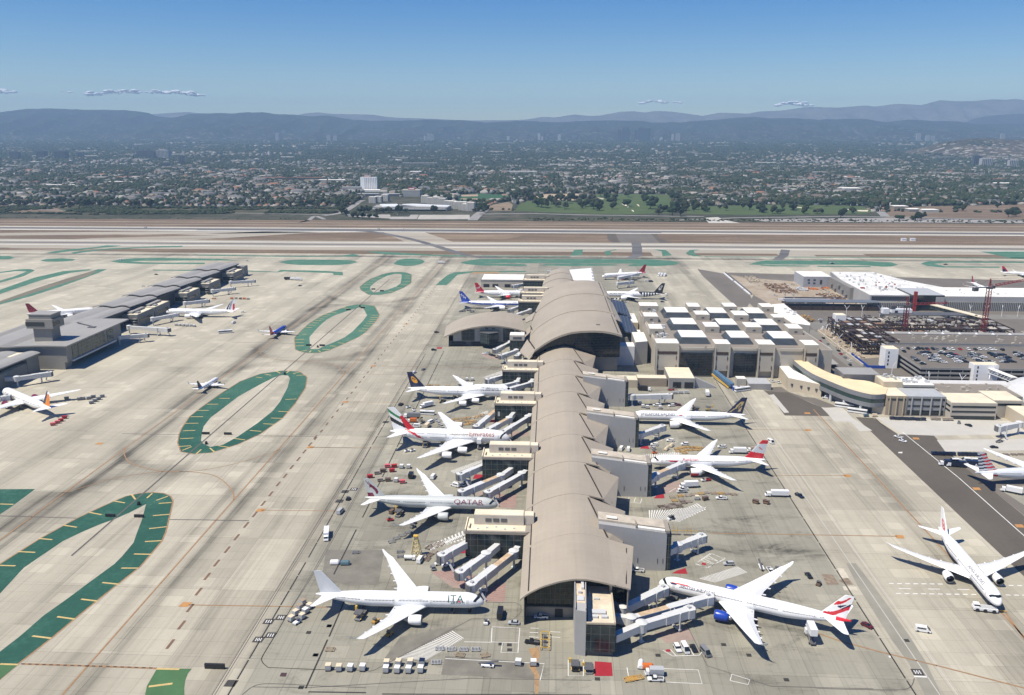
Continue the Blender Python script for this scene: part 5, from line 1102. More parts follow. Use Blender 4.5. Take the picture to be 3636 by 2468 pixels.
# ribbon striped tail, nearest on the right
def flag(u,v):
    q=v-.42*(u-.35)+.10*sin(u*5)
    if u<.04:return 0
    if q>.66 and q<.84 and v<.93:return 1
    if.36<q<.60 and u>.34 and abs(v-.47)<.16*(u-.25)*1.6:return 2
    if q<.30 and q>.02:return 1 if u<.62 or q<.20 else 2
    return 0
p=Plane('a35k','long white airliner with red, white and blue ribbon tail, right of the concourse tip',(44.2,312.6),(111.7,284.6),hull=(AW,L_RED),paint=lambda x,zr,an,s:1 if x/s.L>.93 and zr>-.7 and x/s.L<.995 else 0,fin=(AW,L_RED,L_NAVY),finpaint=flag,eng=L_BLUE)
p.text('BRITISH AIRWAYS',1.75,9.5,.30,L_NAVY,1);p.patch(5.4,12.6,.62,.84,L_RED,'ribbon_mark',6,4,.05,lambda a:5*(.8-a));p.patch(5.2,7.6,.48,.7,L_NAVY,'ribbon_mark',4,4,.055,lambda a:4.5*(.62-a))
# being pushed on the far right
def redcrane(u,v):
    r=sqrt(((u-.45)*.9)**2+((v-.33)*1.0)**2);return 1 if r<.24 and not (.10<r<.135 and u>.3) and not (abs(u-.45)<.03 and v>.33) else 0
p=Plane('789','white airliner with red disc tail being pushed back on the right by a white tug',(175.8,303.2),(179.3,366.),hull=(AW,),fin=(AW,L_RED),finpaint=redcrane)
p.text('JAPAN AIRLINES',2.1,25,.62,L_BLACK,-1);p.text('JAPAN AIRLINES',2.1,10,.55,L_BLACK,1)
def aat(u,v):
    k=int((v+.06*u)*12)%2;return ((1 if u<.52 else 3) if k==0 else (2 if u<.5 else 4)) if v<.96 else 0
p=Plane('77w','silver grey airliner with red, grey and blue barred tail at the right edge',(300,443),(227,432.),hull=(L_SILV,L_RED),paint=lambda x,zr,an,s:1 if x/s.L>.84 and zr<.0 and x/s.L<.93 else 0,fin=(L_SILV,L_RED,L_LG,L_NAVY,L_SILV),finpaint=aat,wing=AWING,eng=L_SILV)
# left side: midfield concourse
def aft(u,v):
    q=u+.35*v
    return 1 if.18<q<.36 or.44<q<.54 else (1 if.6<q<.66 else (2 if.84<q<1.1 and v<.62 else 0))
p=Plane('77w','white airliner with thin blue and red slanted tail stripes at the midfield concourse',(-400.5,826),heading=pi,hull=(AW,),fin=(AW,L_NAVY,L_RED),finpaint=aft)
def pht(u,v):return 1 if u<.42 and v>.1 else (2 if v<.62 else (0 if v>.8 else 2)) if not (sqrt((u-.45)**2+(v-.28)**2)<.13) else 3
p=Plane('77w','white airliner with orange, red and blue tail at the left edge by the midfield concourse',(-393,553),(-331.5,510),hull=(AW,),fin=(AW,L_NAVY,L_ORNG,L_GOLD),finpaint=pht,eng=L_BURG)
p=Plane('e75','small white regional jet with dark tail taxiing north',(-255.7,599.5),heading=R(86),hull=(AW,),fin=(L_NAVY,),group='taxiing jets')
p=Plane('738','blue airliner with red and orange tail taxiing between the green islands',(-258.6,773),heading=R(87),hull=(L_BLUE,L_RED,L_ORNG),paint=lambda x,zr,an,s:(2 if x/s.L>.88 else 1) if x/s.L>.78 else 0,fin=(L_RED,L_ORNG,L_BLUE),finpaint=lambda u,v:1 if v<.25 else (2 if u>.7 and v>.6 else 0),group='taxiing jets')
p=Plane('789','white airliner with maroon tail, mostly behind the midfield tower',(-478,832),(-536,801),hull=(AW,),fin=(L_BURG,L_RED),finpaint=lambda u,v:1 if int(v*14+u*9)%3==0 else 0)
p=Plane('321','white airliner with red and navy tail facing the construction at the far right',(512.9,1008),(514.8,1055),hull=(AW,),fin=(L_CRIM,L_NAVY),finpaint=lambda u,v:1 if u>.5 else 0)
p=Plane('321','white airliner with red and navy tail at the far right edge',(637,1128),(592,1134),hull=(AW,),fin=(L_CRIM,L_NAVY),finpaint=lambda u,v:1 if v<.5 and u>.3 else 0)

# ------------------------------------------------------------------ jet bridges
JBM=mat('jet_bridge_grey',(.60,.60,.58),.5,var=.07,scale=.4);JBD=mat('jet_bridge_bellows',(.12,.12,.12),.8,var=.1)
RUSTY=mat('rust_streaked_roof',(.52,.38,.24),.8,var=.25,scale=.6)
def jet_bridge(p0,p1,label,z0=4.6,z1=4.2,group='jet bridges',rust=False,link=None):
    a,b=Vector(p0),Vector(p1);d=b-a;L=d.length;rz=math.atan2(d.y,d.x)
    t=thing('jet_bridge',label,'jet bridge',(a.x,a.y,0),rz,group)
    zz=lambda s:z0+(z1-z0)*s
    def tun(s0,s1,w,h,dz):
        x0,x1=s0*L,s1*L;q0,q1=zz(s0)+dz,zz(s1)+dz
        return MB().hexa([(x0,-w/2,q0),(x1,-w/2,q1),(x1,w/2,q1),(x0,w/2,q0),(x0,-w/2,q0+h),(x1,-w/2,q1+h),(x1,w/2,q1+h),(x0,w/2,q0+h)])
    tun(.0,.52,2.7,3.0,.2).build('tunnel',JBM,t);tu=tun(.46,.95,3.2,3.4,0).build('tunnel',JBM,t)
    if rust:tun(.1,.45,2.5,.06,3.21).build('roof_sheet',RUSTY,t)
    r=MB().cyl(0,0,z0-.1,z0+3.5,2.2,14).cyl(0,0,z0+3.5,z0+4.1,2.3,14,.6);r.build('rotunda',JBM,t)
    MB().cyl(0,0,0,z0,.55,10).box(-1,1,-1,1,0,.3).build('column',LGREY,t)
    c=MB();x=.95*L;c.prism([(x-.6,-1.9),(x+2.2,-2.2),(x+3.2,-.6),(x+3.2,1.2),(x+2,2.2),(x-.6,1.9)],z1-.1,z1+3.5);cab=c.build('cab',JBM,t)
    MB().prism([(x+2.4,-2.3),(x+3.7,-.6),(x+3.7,1.3),(x+3.2,1.3),(x+3.1,-.5),(x+2,-2.2)],z1,z1+3.3).build('bellows',JBD,cab);MB().box(x+.2,x+1.4,-.6,.6,z1+3.5,z1+4.2).build('roof_unit',GREYP,cab)
    s=MB();x=.74*L
    for q in (-1.9,1.9):s.box(x-.25,x+.25,q-.2,q+.2,.9,z1+3.6)
    s.box(x-.3,x+.3,-2,2,z1-.7,z1-.2).box(x-.5,x+.5,-2.2,2.2,.5,1.1)
    le=s.build('lift_frame',LGREY,t)
    w=MB()
    for q in (-1.3,1.3):w.cyl(x,.55,q-.25,q+.25,.55,12,axis='y')
    w.build('wheel',BLACK,le)
    st=MB();x=.9*L
    st.hexa([(x,2.2,z1-.1),(x+1,2.2,z1-.1),(x+1,5.6,.2),(x,5.6,.2),(x,2.2,z1+.1),(x+1,2.2,z1+.1),(x+1,5.6,.5),(x,5.6,.5)])
    st.build('service_stair',LGREY,t)
    if link:
        v=Vector(link)-a;v.rotate(Matrix.Rotation(-rz,2));q=v.normalized()
        m=MB().beam((0,0,z0+1.7),(v.x,v.y,z0+1.7),2.6,3.0);m.build('link_corridor',JBM,t)
    return t
JB=[((-36.1,430.9),(-49.4,414.8),'northern of three jet bridges under the second pier, empty gate',0,None),((-27.6,413.7),(-46.4,392.5),'rust topped middle jet bridge reaching the silver grey airplane',1,(-22.5,424)),((-16.6,416.8),(-33,392.2),'jet bridge next to the vaulted roof reaching the silver grey airplane nose',0,(-14.5,421)),
 ((-36.3,526.8),(-48.2,489.4),'western jet bridge reaching the upper deck of the double decker',1,(-35,517)),((-28.4,506.2),(-40.8,484.4),'middle jet bridge reaching the double decker',1,(-26,517)),((-16.5,509.4),(-31.2,480.6),'jet bridge beside the roof reaching the double decker nose',0,(-15,515)),
 ((-36.7,605.2),(-48.7,592.8),'short jet bridge swung west above the four engined airplane',0,None),((-27.3,586.1),(-46.1,570.7),'long jet bridge behind the four engined airplane nose',0,(-26,596)),((-16.7,585.9),(-33,569.5),'jet bridge beside the roof at the four engined airplane nose',0,(-16,594)),
 ((-36.6,340.2),(-47.2,326.5),'jet bridge ending above the yellow scaffold north of the plain tailed airplane',0,(-35,338)),((-28.4,327.9),(-37.8,312.7),'middle jet bridge north of the plain tailed airplane nose',0,(-24,337)),((-16.5,330.4),(-32.5,302.5),'rust patched jet bridge closest to the plain tailed airplane nose',1,(-15,335)),
 ((-38.6,706.7),(-50,680.3),'jet bridge in front of the small arched hall',0,None),((-32,678.6),(-43.8,662),'jet bridge between the arched hall pier and parked cars',0,None),((-26.1,678.9),(-30.7,661),'short jet bridge under the big hall roof edge',0,None),
 ((-36.8,864),(-46.7,846.1),'jet bridge at the nose of the blue lettered tail airplane',0,None),((-25.8,844.8),(-39.9,820.7),'jet bridge beside the hall below the blue lettered tail airplane',0,None),((-36.7,999.5),(-49.9,986.7),'jet bridge in front of the long low white roofed building',0,None),((-39.5,955.7),(-46.1,949.8),'jet bridge above the red tailed airplane',0,None),
 ((55.6,340.3),(67.4,349.9),'jet bridge at the empty stand by the nearest panelled pier',0,(50,335)),((54.9,419.4),(70.9,436.4),'jet bridge reaching the red banded tail airplane',1,(50,410)),((52.9,482),(67.6,496.9),'jet bridge reaching the long airplane with the gold bird tail',0,(50,480)),((54.3,557.8),(80.9,562.4),'jet bridge standing level at the farthest panelled pier',0,(50,558)),
 ((27.5,288.6),(45,304.2),'jet bridge reaching the nose of the ribbon tailed airplane',0,(23,292)),((30,281.4),(62.6,299),'long rust topped jet bridge reaching the side of the ribbon tailed airplane',1,(23,283)),((33.6,277.8),(53.1,289.1),'lowest jet bridge south of the ribbon tailed airplane, ending short of it',0,(23,270)),
 ((-400.1,578.8),(-383.9,593.3),'level jet bridge at the left edge above the orange tailed airplane',0,(-425,575)),((-382.4,529.7),(-379.1,534.5),'jet bridge end touching the orange tailed airplane at the left edge',0,None),((-400.6,748.8),(-358.9,741.7),'long jet bridge east of the midfield hall',0,None),((-389.2,708.3),(-369.6,719.6),'jet bridge low beside the midfield hall wall',0,None),
 ((-395,784.9),(-380.7,807.4),'jet bridge at the blue and red striped tail airplane',0,None),((-396.9,863.4),(-378.9,879.4),'jet bridge at the midfield pier above the striped tail airplane',0,None),((-396.2,935.9),(-377.9,953.4),'second jet bridge from the far end of the midfield concourse',0,None),((-396.6,992.4),(-372.5,1005.5),'jet bridge farthest north on the midfield concourse',0,None),
 ((75.5,1009.2),(94.5,1023.2),'jet bridge at the white and black fern airplane',0,None),((79.7,1049.2),(106.7,1083.3),'jet bridge beside the crimson swept tail airplane',0,None),((292.5,514),(276.9,507.1),'short jet bridge at the beige building on the right edge',0,None)]
for a,b,lab,ru,lk in JB:jet_bridge(a,b,lab,rust=bool(ru),link=lk)

# ------------------------------------------------------------------ vehicles and ground equipment (metres, nose towards +x)
def wheels(xs,y,r,w=.25):
    return [(MB().cyl(0,0,-w/2,w/2,r,10,axis='y'),(x,s*y,r)) for x in xs for s in (-1,1)]
def cabin(x0,x1,y,z0,z1,i0=.5,i1=.5,iy=.15):
    return MB().hexa([(x0,-y,z0),(x1,-y,z0),(x1,y,z0),(x0,y,z0),(x0+i0,-y+iy,z1),(x1-i1,-y+iy,z1),(x1-i1,y-iy,z1),(x0+i0,y-iy,z1)])
def shell(L,w,z0,z1,c=.25):  # bevelled lower body
    h=L/2;m=MB();y=w/2
    return m.rings([[(-h+c,-y+c*.3,z0),(h-c*.4,-y+c*.3,z0),(h-c*.4,y-c*.3,z0),(-h+c,y-c*.3,z0)],[(-h,-y,(z0+z1)/2),(h,-y,(z0+z1)/2),(h,y,(z0+z1)/2),(-h,y,(z0+z1)/2)],[(-h+c*.5,-y+c*.3,z1),(h-c,-y+c*.3,z1),(h-c,y-c*.3,z1),(-h+c*.5,y-c*.3,z1)]])
def P_car():
    return [('body',shell(4.6,1.85,.3,.95).join(cabin(-1.75,1.0,.86,.95,1.02,.05,.05,.02)).join(MB().box(-1.2,.3,-.68,.68,1.46,1.5)),'C'),('window_band',cabin(-1.8,1.05,.84,.98,1.47,.55,.75,.16),GLASS),('wheel',wheels((-1.4,1.4),.85,.33),BLACK)]
def P_suv():
    return [('body',shell(4.8,1.95,.35,1.1).join(MB().box(-2.0,.5,-.8,.8,1.72,1.78)),'C'),('window_band',cabin(-2.25,1.1,.9,1.08,1.73,.25,.65,.1),GLASS),('wheel',wheels((-1.5,1.5),.9,.38),BLACK)]
def P_pickup():
    b=shell(5.6,1.95,.4,.95).join(MB().box(-2.75,-.4,-.95,-.8,.95,1.25).box(-2.75,-.4,.8,.95,.95,1.25).box(-2.75,-2.6,-.8,.8,.95,1.25).box(-.3,.8,-.78,.78,1.72,1.78))
    return [('body',b,'C'),('window_band',cabin(-.5,1.4,.9,.95,1.73,.15,.6,.1),GLASS),('load_bed',MB().box(-2.6,-.5,-.8,.8,.9,.97),DGREY),('wheel',wheels((-1.7,1.8),.9,.4),BLACK)]
def P_van():
    b=MB().hexa([(-2.8,-1,.4),(2.8,-1,.4),(2.8,1,.4),(-2.8,1,.4),(-2.8,-.98,1.3),(2.7,-.98,1.2),(2.7,.98,1.2),(-2.8,.98,1.3)]).hexa([(-2.8,-.98,1.3),(1.95,-.98,1.3),(1.95,.98,1.3),(-2.8,.98,1.3),(-2.75,-.86,2.35),(1.2,-.86,2.35),(1.2,.86,2.35),(-2.75,.86,2.35)])
    return [('body',b,'C'),('windscreen',MB().hexa([(1.96,-.9,1.25),(2.6,-.9,1.22),(2.6,.9,1.22),(1.96,.9,1.25),(1.22,-.8,2.3),(1.3,-.8,2.3),(1.3,.8,2.3),(1.22,.8,2.3)]),GLASS),('side_window',MB().box(-2.2,.9,-.99,-.93,1.45,2.),GLASS),('side_window',MB().box(-2.2,.9,.93,.99,1.45,2.),GLASS),('wheel',wheels((-1.9,1.8),.95,.38),BLACK)]
def P_box_truck(L=10.):
    h=L/2
    return [('cargo_box',MB().box(-h,h-2.6,-1.25,1.25,1.2,3.7),'C'),('cab',MB().hexa([(h-2.3,-1.15,.7),(h,-1.15,.7),(h,1.15,.7),(h-2.3,1.15,.7),(h-2.3,-1.1,2.6),(h-.7,-1.1,2.6),(h-.7,1.1,2.6),(h-2.3,1.1,2.6)]),WHITE),('windscreen',MB().hexa([(h-.45,-1.,1.75),(h-.3,-1.,1.75),(h-.3,1.,1.75),(h-.45,1.,1.75),(h-.75,-.95,2.45),(h-.6,-.95,2.45),(h-.6,.95,2.45),(h-.75,.95,2.45)]),GLASS),('chassis',MB().box(-h+.2,h-.3,-.5,.5,.6,1.2),DGREY),('wheel',wheels((-h+1.5,-h+2.8,h-1.4),1.05,.5),BLACK)]
def P_tank():
    m=MB().cyl(0,1.9,-3,2,1.15,14,axis='x')
    return [('tank',m,'C'),('chassis',MB().box(-3,3.4,-.6,.6,.6,1.0),DGREY),('cab',MB().box(2.2,4,-1.1,1.1,.8,2.6),WHITE),('wheel',wheels((-2.2,2.9),1.,.5),BLACK)]
def P_tug():
    return [('body',MB().box(-1.5,1.5,-.85,.85,.35,1.0).box(-1.4,-.2,-.7,.7,1.0,1.15),'C'),('canopy',MB().box(-1.0,.3,-.75,.75,1.9,2.0).box(-.95,-.85,-.7,-.6,1.1,1.9).box(-.95,-.85,.6,.7,1.1,1.9),DGREY),('seat',MB().box(-.7,-.1,-.5,.5,1.15,1.5),BLACK),('wheel',wheels((-1,1),.8,.38),BLACK)]
def P_pushback():
    return [('body',MB().prism([(-4.4,-1.6),(4.4,-1.6),(4.4,1.6),(-4.4,1.6)],.7,1.7).box(-4.2,-2.4,-1.5,1.5,1.7,2.1),'C'),('cab',MB().box(-4.3,-2.2,-1.1,1.1,1.9,3.0),WHITE),('cab_window',MB().box(-4.2,-2.15,-1.12,1.12,2.2,2.8),GLASS),('engine_deck',MB().box(-2,4,-1.2,1.2,1.7,1.82),GREYP),('wheel',wheels((-3,-.2,3),1.5,.75,.5),BLACK),('tow_bar',MB().box(4.4,8,-.12,.12,.7,.9),YELL)]
def P_container():
    m=MB().prism([(-1,-.95),(1,-.95),(1,.95),(-1,.95)],.55,2.2)
    return [('container',m,GREYP),('lid',MB().box(-1.02,1.02,-.97,.97,2.2,2.28),'C'),('dolly',MB().box(-1.3,1.6,-.9,.9,.4,.55),DGREY),('wheel',wheels((-.9,.9),.75,.25),BLACK)]
def P_cart():
    m=MB().box(-1.5,1.5,-.85,-.8,.6,1.9).box(-1.5,-1.45,-.8,.8,.6,1.9).box(1.45,1.5,-.8,.8,.6,1.9).box(-1.5,1.5,-.8,.8,.5,.62)
    return [('cart_body',m,'C'),('canopy',MB().box(-1.6,1.6,-.95,.95,1.9,2.0),'C'),('load',MB().box(-1.3,1.3,-.6,.7,.62,1.4),RUST),('wheel',wheels((-1,1),.75,.28),BLACK)]
def P_dolly():
    m=MB().box(-1.7,1.7,-1.2,-1.05,.4,.55).box(-1.7,1.7,1.05,1.2,.4,.55).box(1.7,2.6,-.06,.06,.35,.45)
    for i in range(7):m.box(-1.7+i*.53,-1.5+i*.53,-1.05,1.05,.42,.54)
    return [('frame',m,'C'),('wheel',wheels((-1.2,1.2),.9,.22),BLACK)]
def P_loader():
    m=MB().box(-4,-.5,-1.5,1.5,2.9,3.2).box(.2,3.6,-1.4,1.4,.9,1.2)
    s=MB()
    for y in (-1.35,1.35):s.beam((-3.8,y,.8),(-.8,y,2.9),.2).beam((-.8,y,.8),(-3.8,y,2.9),.2)
    return [('platform',m,DGREY),('scissor',s,YELL),('chassis',MB().box(-4.2,3.6,-1.2,1.2,.5,.85),'C'),('cab',MB().box(-.4,.4,1.5,2.3,2.2,4.2),YELL),('wheel',wheels((-3.2,2.6),1.2,.45),BLACK)]
def P_catering():
    s=MB()
    for y in (-1.,1.):s.beam((-3.6,y,1.1),(1.2,y,4.2),.2).beam((1.2,y,1.1),(-3.6,y,4.2),.2)
    return [('cargo_box',MB().box(-4.2,2,-1.3,1.3,4.2,6.9),'C'),('lift_frame',s,STEEL),('chassis',MB().box(-4.2,4,-.9,.9,.6,1.1),DGREY),('cab',MB().box(2.3,4.3,-1.15,1.15,.7,2.7),WHITE),('platform',MB().box(2,3.6,-1.2,1.2,4.2,4.35),LGREY),('wheel',wheels((-2.8,3),1.05,.5),BLACK)]
def P_bus(L=12.5):
    h=L/2
    return [('body',MB().box(-h,h,-1.35,1.35,.45,1.5).box(-h,h,-1.3,1.3,2.5,3.1),'C'),('window_band',MB().box(-h+.08,h-.02,-1.3,1.3,1.5,2.5),GLASS),('roof_unit',MB().box(-1.5,1.5,-.8,.8,3.1,3.35),LGREY),('wheel',wheels((-h+2.4,h-2.2),1.2,.48),BLACK)]
def P_belt():
    return [('chassis',MB().box(-2.6,2,-.9,.9,.4,.9),'C'),('belt',MB().beam((-3.6,.3,.9),(3.6,.3,2.4),.8,.25),DGREY),('seat',MB().box(.6,1.3,-.8,-.3,.9,1.4),BLACK),('wheel',wheels((-1.7,1.3),.85,.35),BLACK)]
def P_tankcart():
    return [('shell',MB().rings([[(x,w*cos(a),.5+h*max(0,sin(a))) for a in [pi*i/8 for i in range(9)]] for x,w,h in ((-2,.7,1.2),(-1.7,1.1,1.7),(1.5,1.1,1.7),(2,.8,1.2))],closed=True),'C'),('base',MB().box(-2,2,-1,1,.3,.5),DGREY)]
KIND=dict(car=(P_car,'car'),suv=(P_suv,'suv'),pickup=(P_pickup,'pickup truck'),van=(P_van,'van'),box_truck=(P_box_truck,'truck'),tank_truck=(P_tank,'tank truck'),tow_tractor=(P_tug,'tow tractor'),pushback_tug=(P_pushback,'aircraft tug'),cargo_container=(P_container,'container'),baggage_cart=(P_cart,'baggage cart'),pallet_dolly=(P_dolly,'dolly'),cargo_loader=(P_loader,'cargo loader'),catering_truck=(P_catering,'catering truck'),bus=(P_bus,'bus'),belt_loader=(P_belt,'belt loader'),tank_cart=(P_tankcart,'tank cart'))
PAINT={k:mat('vehicle_paint_'+k,c,.3,var=.02) for k,c in dict(white=(.78,.78,.77),silver=(.42,.43,.44),grey=(.2,.205,.21),black=(.018,.018,.02),red=(.42,.02,.025),blue=(.03,.09,.3),navy=(.012,.02,.05),maroon=(.12,.015,.02),cream=(.72,.60,.42),tan=(.35,.27,.18),ochre=(.50,.29,.07),brown=(.15,.10,.07),teal=(.10,.17,.20),orange=(.6,.15,.03),green=(.05,.12,.07),pink=(.62,.12,.13),palebrown=(.36,.30,.24)).items()}
_PC={};NV=[0]
def put(kind,pos,deg,color,label,group=None,z=0.,parts=True,scale=None):
    NV[0]+=1;f,cat=KIND[kind]
    if parts:
        if (kind,1) not in _PC:
            _PC[kind,1]=[]
            for n,mb,mk in f():
                wl=mb if isinstance(mb,list) else [(mb,(0,0,0))]
                o=wl[0][0].build(n,PAINT['white'] if mk=='C' else mk,fix=True);me=o.data;bpy.data.objects.remove(o)
                for _,lc in wl:_PC[kind,1].append((n,me,mk,lc))
        t=thing(kind,label,cat,(pos[0],pos[1],z),R(deg),group)
        for n,me,mk,lc in _PC[kind,1]:
            c=bpy.data.objects.new(n,me);COL.objects.link(c);c.parent=t;c.location=lc
            if mk=='C':c.material_slots[0].link='OBJECT';c.material_slots[0].material=PAINT[color]
    else:
        if (kind,0) not in _PC:
            m=MB();ms=[PAINT['white']]
            for n,mb,mk in f():
                if isinstance(mb,list):
                    q=MB();[q.join(w_,Matrix.Translation(lc)) for w_,lc in mb];mb=q
                if mk=='C':m.join(mb)
                else:
                    if mk not in ms:ms.append(mk)
                    m.join(mb,mo=ms.index(mk))
            o=m.build(kind,ms,fix=False);_PC[kind,0]=o.data;bpy.data.objects.remove(o)
        t=bpy.data.objects.new(kind,_PC[kind,0]);COL.objects.link(t);t.location=(pos[0],pos[1],z);t.rotation_euler.z=R(deg);tag(t,label,cat,group)
        t.material_slots[0].link='OBJECT';t.material_slots[0].material=PAINT[color]
    if scale:t.scale=scale
    return t
def many(kind,pts,deg,color,label,group,parts=True,jit=6,z=0.,cols=None):
    for i,p in enumerate(pts):put(kind,p,deg+rnd.uniform(-jit,jit),cols[i%len(cols)] if cols else color,label,group,z,parts)
# around the plain tailed airplane
many('cargo_container',[(-78.4,254.8),(-74.5,254.6),(-70.5,254.8),(-66.2,255.2)],90,'cream','one of four spaced cream lidded containers at the bottom of the apron','four spaced containers',cols=['cream','cream','white','white'])
many('cargo_container',[(-57.8,254.7),(-53.8,254.7),(-49.8,254.9),(-45.6,255.3)],90,'white','white lidded container in the front row below the hatched triangle','front row of containers')
many('cargo_container',[(-58.2,258.1),(-54.1,258.6),(-49.9,259)],90,'cream','container in the rear row below the hatched triangle','rear row of containers')
put('cargo_container',(-45.7,259.2),90,'navy','dark lidded container at the right end of the rear row below the hatched triangle')
many('cargo_container',[(-100.8,284.2),(-100.4,288.3),(-97.1,285.9),(-100,292.3),(-96.9,289.7),(-99.7,295.9),(-96.3,293.2)],62,'cream','cream lidded container in the double file behind the plain silver tail','containers behind the plain tail',cols=['cream','cream','cream','tan','white','tan','cream'])
put('tow_tractor',(-98.1,282.6),240,'white','white tow tractor in front of the double file of containers behind the plain tail')
many('pallet_dolly',[(-40.7,268.9),(-36.4,268.7),(-31.9,268.9),(-27.4,269.1)],5,'silver','bare grey pallet dolly in the row right of the hatched triangle','bare dollies by the hatched triangle')
put('pallet_dolly',(-40.9,260.6),5,'silver','bare grey pallet dolly beside the rear row of containers');put('pallet_dolly',(-80.9,266.3),0,'tan','lone tan dolly on open concrete south of the plain tailed airplane')
put('pallet_dolly',(-32.8,265.5),170,'tan','long tan tow bar frame lying right of the hatched triangle');put('pallet_dolly',(-23.8,265.6),20,'tan','tan tow bar frame beside the dark patch')
put('belt_loader',(-22,259.5),355,'white','white and black belt loader near the bottom centre')
many('cargo_container',[(-11.4,261),(-6,261)],0,'white','one of two white lidded boxes left of the end block','pair of white lidded boxes')
put('pickup',(-3.9,291.3),180,'white','white pickup parked against the dark end wall of the concourse')
put('car',(-14.3,286.6),178,'silver','silver car left of the white pickup near the end wall')
put('box_truck',(-19.9,292),88,'black','black and white truck parked nose in by the plain tailed airplane nose',scale=(.75,.85,.9))
put('tow_tractor',(-25.1,286.4),90,'white','small white tow tractor below the plain tailed airplane nose')
put('pickup',(-6.9,274.3),170,'black','black pickup beside the yellow rack')
put('tank_cart',(-95.3,328.8),5,'white','white rounded cart north of the plain silver tail');put('tank_cart',(-90.6,328.6),5,'teal','teal rounded cart north of the plain silver tail')
put('box_truck',(-105.8,353.9),282,'white','white box truck driving down the service road left of the silver grey airplane',scale=(1,.95,.9))
put('van',(-105.7,379.7),80,'silver','boxy silver van on the service road by the silver grey tail');put('tow_tractor',(-105.5,395),80,'black','small dark tractor on the service road above the boxy van')
put('tank_truck',(-63.3,334.1),0,'white','white tank truck beside the yellow scaffold',scale=(.7,.8,.8));put('van',(-58.2,333.3),80,'white','white van right of the yellow scaffold')
put('cargo_loader',(-74.5,289.1),80,'grey','scissor cargo loader under the plain tailed airplane rear door');put('catering_truck',(-39,294.6),85,'white','lift truck raised to the plain tailed airplane front door',scale=(.6,.8,.75))
put('catering_truck',(-75.8,294.3),80,'white','lift truck raised to the plain tailed airplane rear door',scale=(.55,.8,.75))
many('pallet_dolly',[(-56.2,345.5),(-53.3,341.5),(-54.6,338.8),(-53.2,347.7),(-55.3,334.8),(-51.1,349.2)],70,'brown','brown dolly heaped near the yellow scaffold under the jet bridge','brown dollies under the jet bridge',cols=['brown','palebrown'])
put('car',(-51.6,327),110,'grey','grey car on the pink apron left of the jet bridges');many('tow_tractor',[(-49.8,330.5),(-46.5,329.4)],30,'white','small white tractor under the jet bridges by the pink apron','white tractors by the pink apron')
put('cargo_loader',(8.8,261.1),90,'black','dark grey loader parked in the white bay left of the red square',scale=(.8,1,.8));put('cargo_loader',(13.6,260.1),90,'grey','grey flat loader next to the red square',scale=(.8,1,.6))
many('tow_tractor',[(-67.9,284.9),(-60.9,276.6)],60,'ochre','yellow step unit under the near wing of the plain tailed airplane','step units under the near wing')
# around the ribbon tailed airplane
put('suv',(46.5,273.2),280,'white','white car with dark roof nearest the jet bridge in the bays below it');put('van',(49.3,272.9),280,'white','white van in the middle bay below the jet bridges');put('car',(52.5,273.5),280,'black','black car in the right bay below the jet bridges');put('van',(56.4,271.2),290,'grey','grey van stopped right of the parking bays')
put('suv',(77.6,337.1),185,'silver','silver car beside the slanted white bays');put('pickup',(94.5,331.6),280,'white','white pickup north of the far wing of the ribbon tailed airplane');put('tow_tractor',(97.5,332.6),270,'grey','grey tractor beside the white pickup north of the far wing');put('belt_loader',(91.3,335.4),90,'white','white loader left of the pickup north of the far wing')
put('car',(109.8,328.7),280,'black','black car near the far wing tip of the ribbon tailed airplane');put('tow_tractor',(112,322.1),60,'brown','small brown tractor east of the far wing tip');put('car',(121.3,291.9),310,'maroon','dark maroon car beyond the ribbon tail')
put('box_truck',(36.3,257.8),180,'silver','silver box truck near the bottom right of the end block',scale=(.65,.95,.8));put('tank_cart',(34.4,261.4),0,'orange','rust red covered cart behind the silver box truck');put('tank_cart',(32.1,262.4),80,'white','white covered cart left of the rust red one');put('pickup',(36.5,254.7),180,'white','white pickup in front of the silver box truck')
many('pallet_dolly',[(28.4,255.1),(27.2,254.3),(30.7,255.6)],20,'ochre','yellow frame trolley left of the white pickup by the end block','yellow frame trolleys')
put('pickup',(37.2,329.4),175,'white','white utility truck at the corner of the folded roof');put('catering_truck',(97,282),88,'white','white lift truck raised to the rear door of the ribbon tailed airplane')
put('cargo_loader',(47.9,308.5),340,'grey','loader standing under the nose of the ribbon tailed airplane')
put('van',(141.5,289.8),345,'white','white van crossing the open taxi lane on the right');put('pushback_tug',(172,305.8),350,'white','white low pushback tug under the nose of the red disc tailed airplane')
# right apron
put('van',(133,489.6),290,'white','white van east of the gold bird tail');put('box_truck',(109,471),180,'white','long white truck north of the red banded tail');put('box_truck',(119.5,474.7),180,'tan','tan roofed truck behind the red banded tail',scale=(.8,1,.8));put('suv',(101.8,480.3),180,'white','white car left of the long truck by the red banded tail')
put('box_truck',(116.8,410.9),180,'white','long white truck south of the red banded tail',scale=(1.2,1,.95));put('pickup',(128.6,411.1),295,'navy','dark pickup right of the long white truck');many('baggage_cart',[(103.9,401.7),(109.2,401.5)],150,'brown','one of two brown flat carts south of the red banded airplane','two brown carts');put('pickup',(87.3,405.9),175,'white','white pickup left of the two brown carts')
put('bus',(200.5,561.2),335,'white','front half of the white buses parked by the curved building',parts=True);put('bus',(205.3,550),335,'white','rear white bus parked at the end of the curved building')
many('baggage_cart',[(208.5,542.3),(214.2,542.6)],0,'teal','one of two carts right of the white buses','two carts by the buses',cols=['teal','cream'])
many('baggage_cart',[(223.8,537.7),(226.7,537.1),(229.8,537.3),(232.9,536.7),(236.5,536.9),(239.7,536.3),(243.4,536.5)],0,'navy','navy baggage cart in the train below the beige building','navy cart train below the beige building',parts=False)
